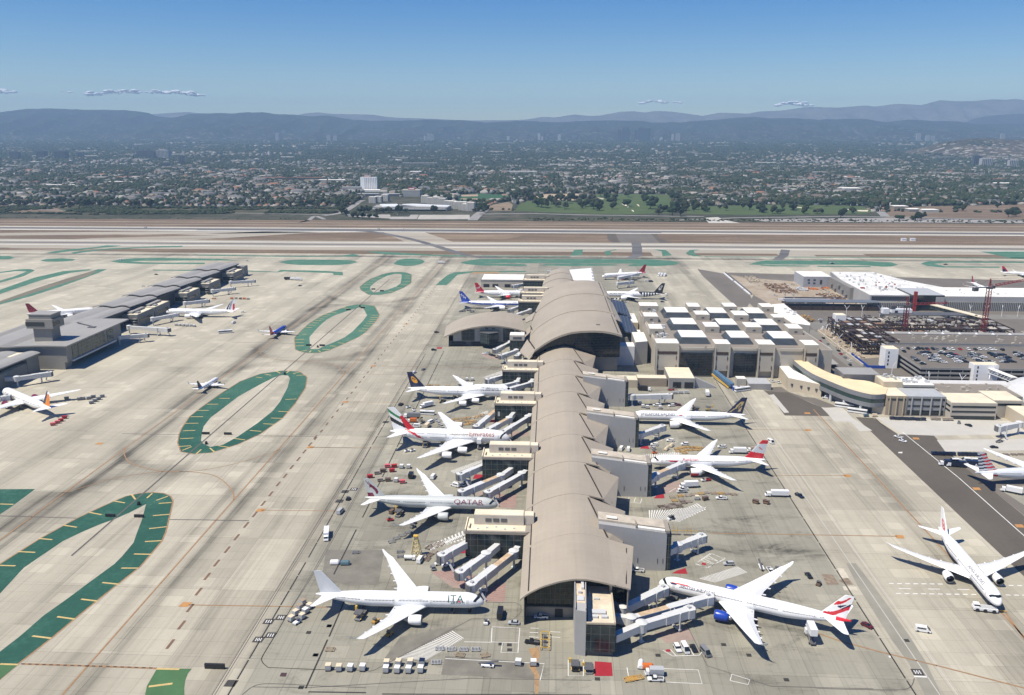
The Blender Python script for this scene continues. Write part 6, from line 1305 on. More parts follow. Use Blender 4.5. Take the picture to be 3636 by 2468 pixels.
many('baggage_cart',[(250.5,538),(253.4,537.8),(257.8,537.2),(261.3,537.4)],0,'palebrown','brown baggage cart in the shorter train below the beige building','brown cart train',parts=False)
many('baggage_cart',[(224.1,474.6),(226.1,474.4),(228.3,474.3),(230.6,474.5),(232.6,474.3),(234.7,474.4),(239.1,474.2),(241.6,474.4),(243.6,474.2),(245.6,474.1),(248.1,474.3),(250,473.9),(252,473.8)],0,'navy','navy baggage cart in the back row beside the barred tail','navy carts beside the barred tail',parts=False)
many('box_truck',[(224.9,457.8),(228.5,456.9),(237,457.8)],175,'navy','navy service truck in the front row beside the barred tail','navy trucks beside the barred tail',parts=False)
many('van',[(230.8,463.9),(232.6,457.3),(238.3,465.3),(242,464.7),(240.7,456.9),(246.1,464.9),(245,459.3)],175,'white','white service van in the cluster left of the barred tail','white vans beside the barred tail',parts=False)
put('pickup',(214.5,502.7),130,'white','white service truck on the dark asphalt, upper of two');put('car',(214.5,496),320,'white','white car on the dark asphalt, lower of two');put('car',(265.1,488),0,'black','black car on the pale pad right of the dark asphalt');put('belt_loader',(273.7,498.4),30,'grey','grey belt loader above the black car on the pale pad');put('box_truck',(241.4,421.9),150,'white','white truck below the wing of the barred tail airplane')
put('car',(268.3,527.3),120,'black','black car at the end of the brown cart train');put('tow_tractor',(264.3,531.8),60,'grey','dark tractor left of the black car below the beige building');many('pallet_dolly',[(266.5,476.8),(271.2,477),(275.5,477.5)],0,'brown','brown dolly on the pale pad at the right edge','brown dollies on the pale pad',parts=False)
# west apron, further north
put('suv',(-110.3,630.5),70,'white','white car on the service road north of the dark blue tail');put('car',(-104.6,640),70,'grey','grey car on the service road farther north of the dark blue tail');put('suv',(-106.3,550.1),70,'black','black car on the service road between the two tallest tails');put('tow_tractor',(-100.2,544.6),45,'white','white tractor right of the black car on the service road');put('tow_tractor',(-95.3,538.5),300,'white','white tractor near the box truck below the dark blue tail')
put('box_truck',(-87.8,547),220,'white','white box truck under the four engined airplane tail');put('cargo_loader',(-78.3,559.4),80,'black','loader at the rear door of the four engined airplane');put('bus',(-85,531.5),175,'white','white bus above the double decker tail',scale=(.8,.9,.9));put('box_truck',(-94.4,524.1),178,'grey','long grey trailer behind the double decker tail',scale=(1.15,1,1))
put('box_truck',(-92.5,515.4),182,'orange','orange cabbed box truck right of the double decker fin',scale=(.6,.9,.8));put('van',(-88.8,506.6),180,'white','white van below the orange cabbed truck');put('cargo_loader',(-86,515),60,'silver','silver loader right of the orange cabbed truck',scale=(.6,.8,.8));put('van',(-80,514.8),60,'white','white van near the far wing of the double decker');put('box_truck',(-81.1,506.5),80,'cream','cream roofed truck above the double decker hull',scale=(.7,.9,.8))
many('car',[(-77.2,519.7),(-74.6,513.7),(-72,507.5),(-71.4,520)],300,'silver','silver car under the far wing of the double decker','cars under the double decker wing',parts=False)
many('pallet_dolly',[(-67.1,520.7),(-64.3,523),(-60.9,521),(-62.3,517.8),(-59.5,524.3),(-56.8,523.9),(-57.7,519.9),(-54.9,518.7),(-58.7,517.2),(-52.8,520.1),(-54.1,515.6),(-51.7,517.6),(-55.7,513.4),(-57.3,512.1),(-51.8,513.6),(-56.5,526.1),(-51.6,526.4),(-49.4,531.1),(-51,529.1),(-48.2,532.6),(-47.4,529.3)],15,'ochre','ochre dolly scattered by the hatched wedge north of the double decker','ochre dollies north of the double decker',cols=['ochre','ochre','tan'])
many('pallet_dolly',[(-92.3,598.1),(-87.7,598.4),(-79.6,597.7),(-69.3,596.6),(-66,598.1),(-93.8,598)],5,'ochre','ochre dolly in the row beyond the four engined airplane','ochre dollies beyond the four engined airplane')
many('cargo_container',[(-66.7,612.1),(-62.5,612.3)],0,'white','one of two white lidded boxes north of the four engined airplane','two white boxes north');put('van',(-52.2,596.1),160,'white','white van under the jet bridge of the four engined airplane')
many('baggage_cart',[(-100.4,423.6),(-89.9,432.6),(-89.9,439)],20,'red','red baggage cart between the two airplanes with burgundy and banded tails','red carts');many('baggage_cart',[(-97.6,429),(-95,432),(-93.7,438.8),(-93.9,419.4),(-89.6,419.6),(-81.3,417.4)],15,'palebrown','brown baggage cart among the red ones','brown carts among red ones',cols=['palebrown','brown','pink']);many('cargo_container',[(-85.5,438.1),(-81.5,438.3),(-85,419)],0,'white','white lidded cart right of the red baggage carts','white lidded carts')
put('box_truck',(-77.9,425.7),90,'black','black truck between the red carts and the white van',scale=(.6,1,.8));put('van',(-65.6,425.4),80,'white','white van above the far wing of the silver grey airplane');put('van',(-52.3,414.8),150,'white','white van nearest the jet bridge of the silver grey airplane');put('car',(-48.8,415.9),150,'white','white car between the vans under the jet bridge');put('van',(-46.7,418.3),150,'silver','silver van right of the white car under the jet bridge')
put('cargo_loader',(-75.8,379.8),80,'grey','loader under the silver grey airplane rear door');put('tow_tractor',(-79.2,372.2),20,'red','red tractor beside the loader under the silver grey airplane');put('baggage_cart',(-80,380.3),70,'brown','brown cart left of the loader under the silver grey airplane');put('catering_truck',(-39.8,386.2),85,'white','lift truck at the front door of the silver grey airplane',scale=(.55,.8,.75));put('catering_truck',(-77.4,386.6),80,'white','lift truck at the rear door of the silver grey airplane',scale=(.55,.8,.75))
many('tow_tractor',[(-67.1,369.2),(-66.9,365.6)],60,'grey','grey tractor at the near wing tip of the silver grey airplane','tractors at the near wing tip');many('pallet_dolly',[(-70.5,356.8),(-72.6,353.6),(-74.2,350.2),(-68.2,360)],30,'grey','grey dolly in a loose line below the silver grey airplane wing','loose line of grey dollies');many('pallet_dolly',[(-88.4,339.3),(-68.5,340.9),(-67.5,336.7)],5,'grey','grey dolly on the dark patch above the plain tailed airplane','grey dollies on the dark patch')
put('catering_truck',(-49.3,479.7),85,'cream','cream lift truck raised to the double decker side');put('catering_truck',(-43.9,472.1),85,'white','white lift truck right of the cream one at the double decker');put('catering_truck',(-39.7,478),85,'white','small lift truck nearest the double decker nose',scale=(.6,.8,.8));put('cargo_loader',(-76.7,473.8),80,'grey','loader under the rear of the double decker');many('tow_tractor',[(-86.9,463.3),(-83.6,464.1)],40,'white','white tractor below the double decker tail','tractors below the double decker tail')
many('car',[(-59.7,691.3),(-57.2,695.1),(-53.9,687.9),(-52,685.5)],150,'white','parked car in the small cluster before the arched hall','cars before the arched hall',cols=['white','silver','black','black'],parts=False)
put('suv',(-111.9,768.1),30,'brown','brown vehicle at the west tip of the arched hall',parts=False);put('suv',(-105,701.9),10,'black','black vehicle beside the small red ground square',parts=False)
many('belt_loader',[(-96.7,868.2),(-91.2,871.3),(-86.9,863.1),(-98.7,865.3)],20,'grey','grey ground unit under the blue lettered tail','ground units under the blue tail',parts=False)
# east apron
for k,q,dg,c,lab in (('pickup',(82.9,612.4),80,'white','white pickup by the two dark loading bays'),('pickup',(100.3,610.7),175,'white','left white pickup below the sloping ramp wall'),('pickup',(108.1,609.3),175,'white','right white pickup below the sloping ramp wall'),('box_truck',(66.5,593.4),350,'black','black truck above the level jet bridge'),('belt_loader',(86.6,595.2),10,'red','red loader above the end of the level jet bridge'),('bus',(138.2,596.1),25,'white','white bus by the blue fronted sheds'),('box_truck',(110.7,585),85,'white','small white truck north of the gold bird tail'),('suv',(71.2,558),185,'white','white car below the level jet bridge'),('suv',(81.6,557.6),200,'white','white car left of the dark red one'),('car',(86.3,559.4),170,'maroon','dark red car north of the long airplane nose'),('cargo_loader',(96.7,549.2),100,'silver','loader behind the far wing of the gold bird tailed airplane'),('cargo_loader',(107.4,547.9),340,'green','dark green loader north of the gold bird tailed airplane'),('pallet_dolly',(114.7,548.3),0,'palebrown','brown dolly stack left of the gold bird tail'),
  ('van',(40.9,473.5),70,'white','left white van against the panelled pier wall'),('van',(44.9,472.5),80,'white','right white van against the panelled pier wall'),('suv',(61.3,481.4),170,'white','white car beside the red ground square'),('suv',(59.8,475.6),110,'silver','silver car below the white one by the red ground square'),('suv',(71.8,488.8),170,'white','white car in the bay south of the gold bird tailed airplane'),('suv',(79.9,483.3),185,'white','white car right of the covered carts'),('tank_cart',(67.7,474.2),60,'cream','lower cream covered cart by the ochre dollies'),('tank_cart',(71.5,480.3),60,'cream','upper cream covered cart by the ochre dollies'),('suv',(101.3,479.7),180,'white','white car under the far wing of the red banded airplane'),('tow_tractor',(59.9,468.2),20,'orange','orange tractor above the red banded airplane nose'),('tow_tractor',(82.2,428.9),20,'white','white tractor under the red banded airplane engine'),('tow_tractor',(84.6,429.6),20,'red','red unit beside the tractor under the red banded airplane engine'),('box_truck',(72.7,419.8),190,'white','short white truck south of the red banded airplane'),('pickup',(69.2,416.3),190,'white','white pickup beside the short white truck'),('pickup',(68,413.1),190,'silver','silver pickup below the white one'),('cargo_container',(74.6,404.6),0,'cream','cream lidded box among the brown racks'),('baggage_cart',(78.8,404.3),25,'brown','brown cart right of the cream lidded box'),('tow_tractor',(57.8,380.6),40,'white','white equipment heap on the large hatched zone'),('tow_tractor',(59,381.7),80,'black','black equipment beside the white heap on the hatched zone')):
    put(k,q,dg,c,lab,parts=True)
many('baggage_cart',[(88,586.9),(92,587.4),(96.4,588)],0,'silver','cart in the row of three right of the level jet bridge','row of three carts',parts=False);many('cargo_container',[(61.5,553.5),(64.3,552.1),(73.1,551.6),(60.2,560.3)],0,'white','small white box near the third panelled pier','white boxes near the pier',parts=False)
many('pallet_dolly',[(72.5,543.1),(75.2,545),(77.7,546.3),(80.3,547.4),(82.4,548.4),(75.1,548),(79.1,549.5),(80.9,544.4)],20,'palebrown','brown dolly in the heap north of the long airplane nose','brown dolly heap',parts=False)
many('pallet_dolly',[(73.9,475.9),(76.2,477.2),(78.5,478.5),(81.2,479.1),(83.3,478.8),(85.9,478.9),(88.3,478.3),(74.2,471.7),(76.8,472.6),(79.6,474.3),(81.7,474),(84.8,475.1),(87.3,474.7),(77.7,469.6)],5,'ochre','ochre dolly in the block south of the gold bird tailed airplane','ochre dolly block')
many('pallet_dolly',[(62.2,406.6),(66.5,408.2),(70.7,409.1),(73.9,410.4),(77.8,411.8),(80.6,412.9),(84.6,412.6),(88.3,412.4),(91.6,412.2),(94.9,411.8),(62.8,402.2),(66.6,403.3)],10,'tan','tan rack dolly in the rows south of the red banded airplane','tan rack dollies',cols=['tan','ochre','palebrown'])
many('pallet_dolly',[(55,395),(58.4,396.4),(61,397.5),(64,398.3),(67.2,399.9),(69.9,401.4),(58.7,393.5),(56.8,392.6),(64.4,395.5),(61,394.5)],15,'brown','brown pallet dolly above the large hatched zone','brown pallet dollies',cols=['brown','palebrown'])
many('pickup',[(166,621.7),(170,618.7)],110,'white','one of two white vehicles beside the low beige wing','vehicles by the low beige wing',parts=False);put('van',(194.5,581.1),160,'white','white van under the overhang of the curved building',parts=False);put('pallet_dolly',(128.5,568.7),60,'grey','grey frame beside the gold bird tail',parts=False)
many('van',[(67.6,935.4),(71.5,938.2)],80,'white','white van beside the great hall and fern airplane','vans by the fern airplane',parts=False);many('car',[(75.5,926.4),(78.3,925.9),(81.3,923.6)],100,'silver','car in the short row below the fern airplane','cars below the fern airplane',parts=False,cols=['black','silver','white'])
many('box_truck',[(137.4,1108.4),(140.8,1106.8),(144.6,1106.1)],250,'white','white truck in the slanted trio on the far north apron','slanted trio of white trucks',parts=False);put('car',(120,928.7),0,'black','black car below the fern airplane tail',parts=False);put('van',(129,969.4),80,'white','white van beside the black fern tail',parts=False);many('van',[(116.4,1062.7),(121.4,1059.7)],0,'white','van on the far apron above the fern tail','vans above the fern tail',parts=False,cols=['white','black'])
put('box_truck',(-165.4,1200.7),0,'white','white truck on the taxiway by the round green island',parts=False);put('bus',(-5.1,1121.4),0,'white','white bus beyond the north concourse roof',parts=False)
many('pickup',[(400,1226.1),(400.7,1231.8)],0,'white','vehicle stopped on the long green island','vehicles on the green island',parts=False,cols=['black','white']);put('pickup',(559.6,1225.9),0,'black','dark pickup on the far right green island',parts=False)
# midfield side
put('bus',(-311.4,756.6),22,'white','white bus on the road beside the midfield concourse');put('van',(-319.4,798.1),80,'white','white van below the striped tail',parts=False);put('car',(-328.9,849.7),0,'white','white car right of the striped tail',parts=False)
many('cargo_container',[(-372.1,785.3),(-368,784.4),(-363.8,783.5),(-359.7,782.7),(-356,782.8),(-351.9,780.9)],5,'white','white box in the row under the striped tail airplane','white boxes under the striped tail airplane',parts=False)
many('baggage_cart',[(-324.1,497.2),(-323.3,501.1),(-323.4,505),(-324.2,510.6)],30,'pink','pink red cart in the train behind the orange tail','pink red cart train',cols=['pink','pink','red','red'])
many('baggage_cart',[(-346.4,551),(-336.2,549.6),(-334.2,550.7),(-330.4,551.8),(-329.3,555.6),(-323.3,542.1),(-323.2,546.7),(-323.1,551.3),(-323.4,556.8)],30,'grey','dark cart near the far wing of the orange tailed airplane','dark carts by the orange tailed airplane',parts=False)
many('baggage_cart',[(-368.4,921.1),(-363.4,921.4),(-357.9,920.2),(-353.6,920.4),(-348.8,919.2)],0,'orange','brown red cart in the row east of the midfield concourse','cart row east of midfield',parts=False,cols=['orange','palebrown','brown']);put('belt_loader',(-388.3,920.1),0,'orange','orange loader at the midfield pier',parts=False)
many('box_truck',[(-344.2,1051.7),(-335.4,1049.8),(-329.9,1048.9)],0,'grey','truck in the short row on the apron east of the midfield end','trucks east of the midfield end',parts=False,cols=['black','white','white']);put('car',(-315.4,1007.4),30,'black','black car on the empty apron east of the midfield end',parts=False);put('pickup',(-454.7,1207.4),0,'white','white vehicle near the midfield end on the green island',parts=False);put('car',(-507.7,995.1),0,'white','white car west of the midfield concourse',parts=False);put('car',(-532.7,1081.5),0,'black','black car west of the midfield far end',parts=False);put('van',(-645.8,1205.3),0,'white','white van on the long green island at left',parts=False)
# things that stand about
ys=thing('yellow_scaffold','yellow lattice access tower north of the plain tailed airplane','scaffold',(*(-60.8,338.4),0));m=MB()
for x in (-2.2,2.2):
    for y in (-2,2):m.beam((x,y,0),(x*.25,y*.25,10),.28)
PYEL=mat('pale_yellow_paint',(.62,.50,.22),.6,var=.1);m.build('leg',PYEL,ys);m=MB()
for i in range(4):
    z=1+i*2.2;k=1-.75*z/10
    m.beam((-2.2*k,-2*k,z),(2.2*k,2*k,z+1.5),.2).beam((2.2*k,-2*k,z),(-2.2*k,2*k,z+1.5),.2).beam((-2.2*k,-2*k,z),(2.2*k,-2*k,z),.2).beam((-2.2*k,2*k,z),(2.2*k,2*k,z),.2)
m.build('brace',PYEL,ys);MB().box(-1,1,-1,1,9.6,9.9).build('top_platform',YELL,ys)
yr=thing('yellow_rack','yellow pipe rack standing between the parking arrows left of the end block','rack',(*(-2.1,275),0));m=MB()
for x in (-1.6,1.6):
    for y in (-5,-1.7,1.7,5):m.box(x-.12,x+.12,y-.12,y+.12,0,1.5)
    m.box(x-.1,x+.1,-5,5,1.3,1.5)
for y in (-5,0,5):m.box(-1.6,1.6,y-.1,y+.1,1.3,1.5)
m.build('frame',YELL,yr);MB().box(-.6,.6,-3.6,-2.4,0,1).box(-.6,.6,-.6,.6,0,1).box(-.6,.6,2.4,3.6,0,1).build('tank',DGREY,yr)
for (x,y),lab in (((58,364.6),'left yellow barrier on the empty stand'),((64.5,364.5),'right yellow barrier on the empty stand')):
    t=thing('yellow_barrier',lab,'barrier',(x,y,0));MB().box(-2.5,2.5,-.4,.4,0,.5).build('base',DGREY,t);MB().box(-1.2,-1,-.1,.1,.5,4.5).box(.9,1.1,-.1,.1,.5,4.5).box(-3,4,-.08,.08,2.2,2.4).build('posts',YELL,t)
for i,q in enumerate(((-218.5,486.3),(-204.4,486.4),(-218.6,712.4),(-206.5,712.5),(-218.2,369.4),(-203.7,369.5),(-118.7,253.3),(-220.6,867),(-207.7,878.4),(-219.8,988.8),(-207,978))):
    big=i==6
    tag(MB().box(-3.6 if big else-2.4,3.6 if big else 2.4,-.35,.35,0,1.5 if not big else 2.0).box(-.1,.1,-.5,.5,0,1).build('taxiway_sign',[BLACK],loc=(q[0],q[1],0)),('black taxiway sign board on open concrete near the bottom left' if big else 'small black sign board inside a green island ring'),'sign',None if big else 'sign boards on the green islands')
for q in ((-210.8,383.4),(-211.2,469.4),(-209,707.2),(-211.2,621.3),(-212.6,886)):tag(MB().cyl(0,0,0,1.2,.9,8).cyl(0,0,1.2,1.9,.6,8).build('signal_light',[BLACK],loc=(q[0],q[1],0)),'small black light unit at the tip of a green island','light','light units on the green islands')

# ------------------------------------------------------------------ midfield concourse (left)
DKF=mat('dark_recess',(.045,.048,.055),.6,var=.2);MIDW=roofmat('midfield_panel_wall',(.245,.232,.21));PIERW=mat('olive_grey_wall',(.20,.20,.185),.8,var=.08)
mf=thing('midfield_concourse','long grey concourse with repeated wave roofs running north on the left','terminal',(-435,790,0))
WP=[(-455,16.2),(-450,17.4),(-444,18.1),(-438,17.4),(-435,16.5),(-431,17.2),(-426,18.4),(-421,18.2),(-417,16.6)]
for y0,y1 in ((712,788),(788,845),(845,902),(902,960),(960,1015),(1015,1080)):
    lower(vault('wave_roof',None,WP,y0-2,y1-2.5,-455,-455,-417,-417,0,0,1.7,0,GREYROOF,.8,28,3),mf)
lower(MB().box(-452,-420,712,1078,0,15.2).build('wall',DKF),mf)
s_=MB().box(-454.5,-417.5,712,1077,15.2,15.8);lower(s_.build('eave_band',DGREY),mf)
for i,(y,l) in enumerate(((775,'first grey gate pier east of the midfield concourse, beside its hall'),(811,'grey gate pier behind the striped tail airplane, midfield side'),(888,'middle grey gate pier on the midfield concourse east side'),(948,'grey gate pier second from the far end of the midfield concourse'),(1024,'grey gate pier nearest the far end of the midfield concourse'))):
    t=thing('gate_pier',l,'terminal pier',(-411,y,0),0,'grey midfield gate piers')
    lower(MB().box(-420,-405,y,y+34,0,12.5).build('wall',PIERW),t);lower(MB().box(-419.5,-405.5,y+.5,y+33.5,12.5,12.7).build('roof',CREAM),t)
    lower(MB().box(-417,-412,y+4,y+30,12.7,14.6).box(-410,-407,y+6,y+12,12.7,13.8).build('roof_unit',CONCG),t);lower(MB().box(-404.98,-404.8,y+3,y+30,5,7.5).box(-419,-406,y-.2,y,4,8).build('glazing',GLASS),t)
    for z in (3.5,6,8.5):lower(MB().box(-409,-405.5,y-2.4,y,z,z+.4).build('stair_landing',CONCG),t)
et=thing('end_tower','grey stub block at the far end of the midfield concourse','building',(-412,1076,0));lower(MB().box(-420,-410,1074,1088,0,13).build('wall',PIERW),et);lower(MB().box(-419.5,-410.5,1078.5,1087.5,13,13.2).build('roof',GREYROOF),et)
mh=thing('midfield_hall','large grey metal roofed hall with green glass side at the left','terminal hall',(-428,626,0))
RP=[(-476,17.6),(-466,18.6),(-456,19.6),(-446,19.2),(-436,18.6),(-425,19.6),(-412,20.2),(-400,20.3),(-386,20.1)]
lower(vault('roof',None,RP,624,724,-474,-476,-386.5,-386.5,0,0,0,0,GREYROOF,1.0,36,4),mh)
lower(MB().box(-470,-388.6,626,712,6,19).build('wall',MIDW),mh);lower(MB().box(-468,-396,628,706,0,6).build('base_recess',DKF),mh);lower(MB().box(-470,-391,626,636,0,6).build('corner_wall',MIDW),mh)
lower(MB().box(-388.6,-388.3,634,641,7,17.5).box(-388.6,-388.3,642.5,684,7,17.5).box(-388.6,-388.3,688,698,8,17.5).build('green_glazing',GGREEN),mh)
lower(MB().box(-388.6,-387,632,700,5.4,6.6).build('ledge',LGREY),mh)
v=MB().beam((-424,705,20.6),(-402,690,20.8),.8,.6).box(-404,-398,686,690,20.2,20.9);lower(v.build('roof_duct',DGREY),mh)
tw=thing('ramp_tower','grey ramp control tower with dark window band on the midfield hall roof','tower',(-413,640,0))
lower(MB().box(-421,-406,638,650,19,33).build('shaft',MIDW),tw);lower(MB().box(-425,-403,636,652,31,38.5).build('cab',MIDW),tw);lower(MB().box(-425.3,-410,635.7,636,33.2,36.4).box(-403,-402.8,637,646,33.2,36.4).build('window_band',GLASS),tw);lower(MB().box(-423,-404.5,637.5,651,38.5,42).build('penthouse',MIDW),tw);lower(MB().box(-423.6,-404,637,651.6,42,42.6).build('roof',GREYROOF),tw)
sc=thing('south_concourse','grey wave roofed concourse piece at the left edge below the midfield hall','terminal',(-420,600,0))
for y0,y1 in ((520,570),(570,622)):lower(vault('wave_roof',None,[(a+12,b-1.5) for a,b in WP],y0,y1-2,-443,-443,-406,-406,0,0,.9,0,GREYROOF,.8,28,3),sc)
lower(MB().box(-440,-412,500,618,0,14).build('wall',DKF),sc)
pb=thing('gate_pier','olive grey pier block at the left edge behind the orange tailed airplane','terminal pier',(-412,575,0),0,'grey midfield gate piers');lower(MB().box(-424,-407.5,604,619,0,15.5).box(-416,-407.8,560,604,0,11).build('wall',PIERW),pb);lower(MB().box(-423.5,-408,604.5,618.5,15.5,15.7).box(-415.5,-408.3,560.5,603.5,11,11.2).build('roof',CREAM),pb);lower(MB().cyl(-416,7,603.6,603.98,5,20,axis='y').build('round_window',DKF),pb)

# ------------------------------------------------------------------ the complex on the right
flat('right_yard_pavement',[[(226,545),(900,545),(900,1060),(236,1140),(228,1134),(231,975),(216,930),(215,700)]],.012,ASPH2)
flat('construction_earth',[[(240,900),(420,905),(420,1060),(330,1060),(250,1100),(233,1120),(232,975)],[(246,690),(420,742),(425,820),(262,825),(250,790)]],.02,dirt('construction_dirt',[(.3,(.20,.15,.10)),(.5,(.34,.28,.21)),(.7,(.46,.42,.35))],(.03,.03,.1)))
CRV=roofmat('curved_building_cladding',(.20,.205,.21))
cb=thing('curved_building','curved grey banded building with pale yellow roof sweeping round the right side','building',(195,575,0))
outer=smooth([(184.1,660.1),(183.3,643.7),(184.4,616.5),(187.4,594.6),(192.1,580.5),(197.4,567.1),(203,555.7),(212.2,546.3),(221.7,547.7)],4);inner=smooth([(194.6,660.6),(194,644.3),(194.6,625.8),(197.2,612.6),(200.2,601.2),(205.1,591.4),(212.2,583.2),(222.1,579),(229.1,562.9)],4)
n=len(outer);rf=MB();w1=MB();w2=MB();g1=MB();iw=MB()
for i in range(n-1):
    o0,o1,i0,i1=outer[i],outer[i+1],inner[i],inner[i+1];nv=lambda a,b:Vector((-(b-a).y,(b-a).x)).normalized()
    rf.face([(*o0,14),(*o1,14),(*i1,14),(*i0,14)])
    for mb_,z0,z1,d in ((w1,11.2,14.35,0),(w2,5.4,8.2,0),(g1,8.2,11.2,.35)):
        e=nv(o0,o1)*d;f=nv(o0,o1)*(d+.6)
        c=(inner[i]-o0).normalized();e=c*d;f=c*(d+.6);c1=(inner[i+1]-o1).normalized();e1=c1*d;f1=c1*(d+.6)
        mb_.hexa([(*(o0+e),z0),(*(o1+e1),z0),(*(o1+f1),z0),(*(o0+f),z0),(*(o0+e),z1),(*(o1+e1),z1),(*(o1+f1),z1),(*(o0+f),z1)])
    c=(inner[i]-o0).normalized()*7;c1=(inner[i+1]-o1).normalized()*7
    iw.hexa([(*(o0+c),0),(*(o1+c1),0),(*i1,0),(*i0,0),(*(o0+c),13.9),(*(o1+c1),13.9),(*i1,13.9),(*i0,13.9)])
for mb_,nm,m in ((rf,'roof',mat('pale_yellow_roof',(.72,.58,.36),.85,var=.10,scale=.08)),(w1,'upper_band',CRV),(w2,'lower_band',CRV),(g1,'window_band',GLASSG),(iw,'core_wall',CONCG)):lower(mb_.build(nm,m),cb)
for k in range(2,n-3,4):lower(MB().cyl(*(outer[k]+(inner[k]-outer[k]).normalized()*1.6),0,5.5,.9,12).build('column',LGREY),cb)
lower(MB().prism([(214.9,549.9),(223.5,547.2),(228.7,561.3),(220.8,566.4)],0,5.5).build('end_wall',BEIGE),cb)
lw=thing('low_wing','low beige wing with sloping white roof in front of the curved building','building',(180,600,0))
q=[Vector(a) for a in ((172.1,600.5),(191.5,584.5),(186,606),(181.5,622),(180.5,650),(174.2,650))]
lower(MB().prism(q,0,9.2).build('wall',BEIGE),lw);lower(MB().prism([a+(Vector((180,615))-a)*.03 for a in q],9.2,9.4).build('roof',ROOFW),lw)
for t_ in (.12,.4,.62,.85):
    a=q[0].lerp(q[1],t_);lower(MB().box(a.x-.7,a.x+.7,a.y-.75,a.y+.5,4.2,5.6).build('window',DGREY),lw)
lower(MB().box(172.6,174,608,612,.2,3.4).box(172.9,174.3,603,605,4,6.5).build('door',DGREY),lw)
lt=thing('stair_tower','beige block at the upper end of the curved building','building',(176,650,0));lower(MB().box(174,185,650,664,0,12.2).build('wall',BEIGE),lt);lower(MB().box(174.3,184.7,650.3,663.7,12.2,12.4).build('roof',CREAM),lt);lower(MB().box(181,183,649.8,650,5,10).build('window',DGREY),lt)
def banded(name,label,x0,x1,y0,y1,z,rows,wm,rm=CREAM,piers=0):
    t=thing(name,label,'building',((x0+x1)/2,y0,0));lower(MB().box(x0,x1,y0,y1,0,z).build('wall',wm),t);lower(MB().box(x0+.3,x1-.3,y0+.3,y1-.3,z,z+.15).build('roof',rm),t)
    for a,b in rows:lower(MB().box(x0+.8,x1-.8,y0-.15,y0,a,b).build('window_band',GLASS),t)
    for i in range(piers):x=x0+(x1-x0)*(i+.5)/piers;lower(MB().cyl(x,y0-.3,0,z-.6,.55,10).build('pilaster',wm),t)
    return t
banded('office_block','tan office block with two round pilasters at the end of the curved building',222.6,236,546.5,566,13.5,[(10.4,11.8)],mat('tan_office_wall',(.36,.30,.22),.85,var=.06),CREAM,3)
banded('office_block','grey panelled office block with round pilasters and dark ground opening',236.2,261.5,547,570,13.2,[(10.4,11.8),(6,7.2),(.3,3.6)],mat('grey_office_wall',(.30,.30,.30),.85,var=.06),GREYP,4)
ob=banded('office_block','cream office block with two rows of dark windows on a dark undercroft',262,291.5,540,562,11.5,[(8.2,9.5),(4.9,6.1),(.2,2.6)],CONCW,CREAM,0)
lower(MB().box(261.85,262,541,561,8.2,9.5).box(261.85,262,541,561,4.9,6.1).build('window_band',GLASS),ob)
banded('office_block','stepped cream office block at the right edge with a pale yellow roof',293,312,548,570,11,[(7.6,9)],CONCW);banded('office_block','low beige building behind the jet bridge at the right edge',300,345,522,545,8.5,[(4.6,6.2)],BEIGE,CREAM)
banded('office_block','dark grey metal block behind the curved building roof',206,232,585,604,17,[],mat('dark_metal_block',(.15,.15,.155),.6,var=.1),GREYROOF);banded('office_block','tan stair block with rooftop machinery behind the curved building',227,240,566,582,17.5,[],BEIGE,CREAM)
banded('office_block','grey block carrying rooftop fans right of the tan stair block',240,262,566,586,15.5,[(13.2,14)],CONCG,ROOFW);banded('office_block','broad grey brown roofed building before the parking decks',262,320,563,596,9,[],CONCG,HR)
def units(name,label,x0,x1,y0,y1,z,n,m=LGREY):
    for i in range(n):
        x,y=rnd.uniform(x0,x1-2),rnd.uniform(y0,y1-2);o=MB().box(0,rnd.uniform(.8,2.5),0,rnd.uniform(.8,2.5),0,rnd.uniform(.6,2.2)).build(name,m,loc=(x,y,z));tag(o,label,'equipment',name.replace('_',' ')+' '+label[-18:])
units('roof_machine','small rooftop machine among others on the grey block behind the curved building',241,261,567,585,15.65,18);units('roof_machine','small rooftop box on the broad brown roof',265,318,565,594,9.15,14,CONCW);units('roof_machine','small rooftop unit on the tan stair block',228,239,567,581,17.65,7,GREYP)
rd=thing('ribbed_dome','white ribbed dome roof at the right edge','dome',(349,588,0));m=MB();rg=[]
for k in range(9):
    a=k/8*pi/2;rg.append([(27*cos(a)*cos(2*pi*i/40)*(1 if i%2 else.995),27*cos(a)*sin(2*pi*i/40)*(1 if i%2 else.995),2+13*sin(a)) for i in range(40)])
m.rings(rg).build('shell',mat('dome_white',(.56,.56,.55),.5,var=.05),rd);MB().cyl(0,0,0,2.2,27.5,40).build('base',CONCG,rd)
vp=thing('vaulted_passage','long white barrel vaulted passage leading to the ribbed dome','passage',(290,590,0));m=MB();m.rings([[(x,596+5*cos(pi*i/10),6.5+4*sin(pi*i/10)) for i in range(11)] for x in (258,325)]);lower(m.build('vault',mat('passage_white',(.56,.55,.53),.6,var=.06)),vp);lower(MB().box(258,325,591.2,600.8,0,6.5).build('wall',CONCG),vp)
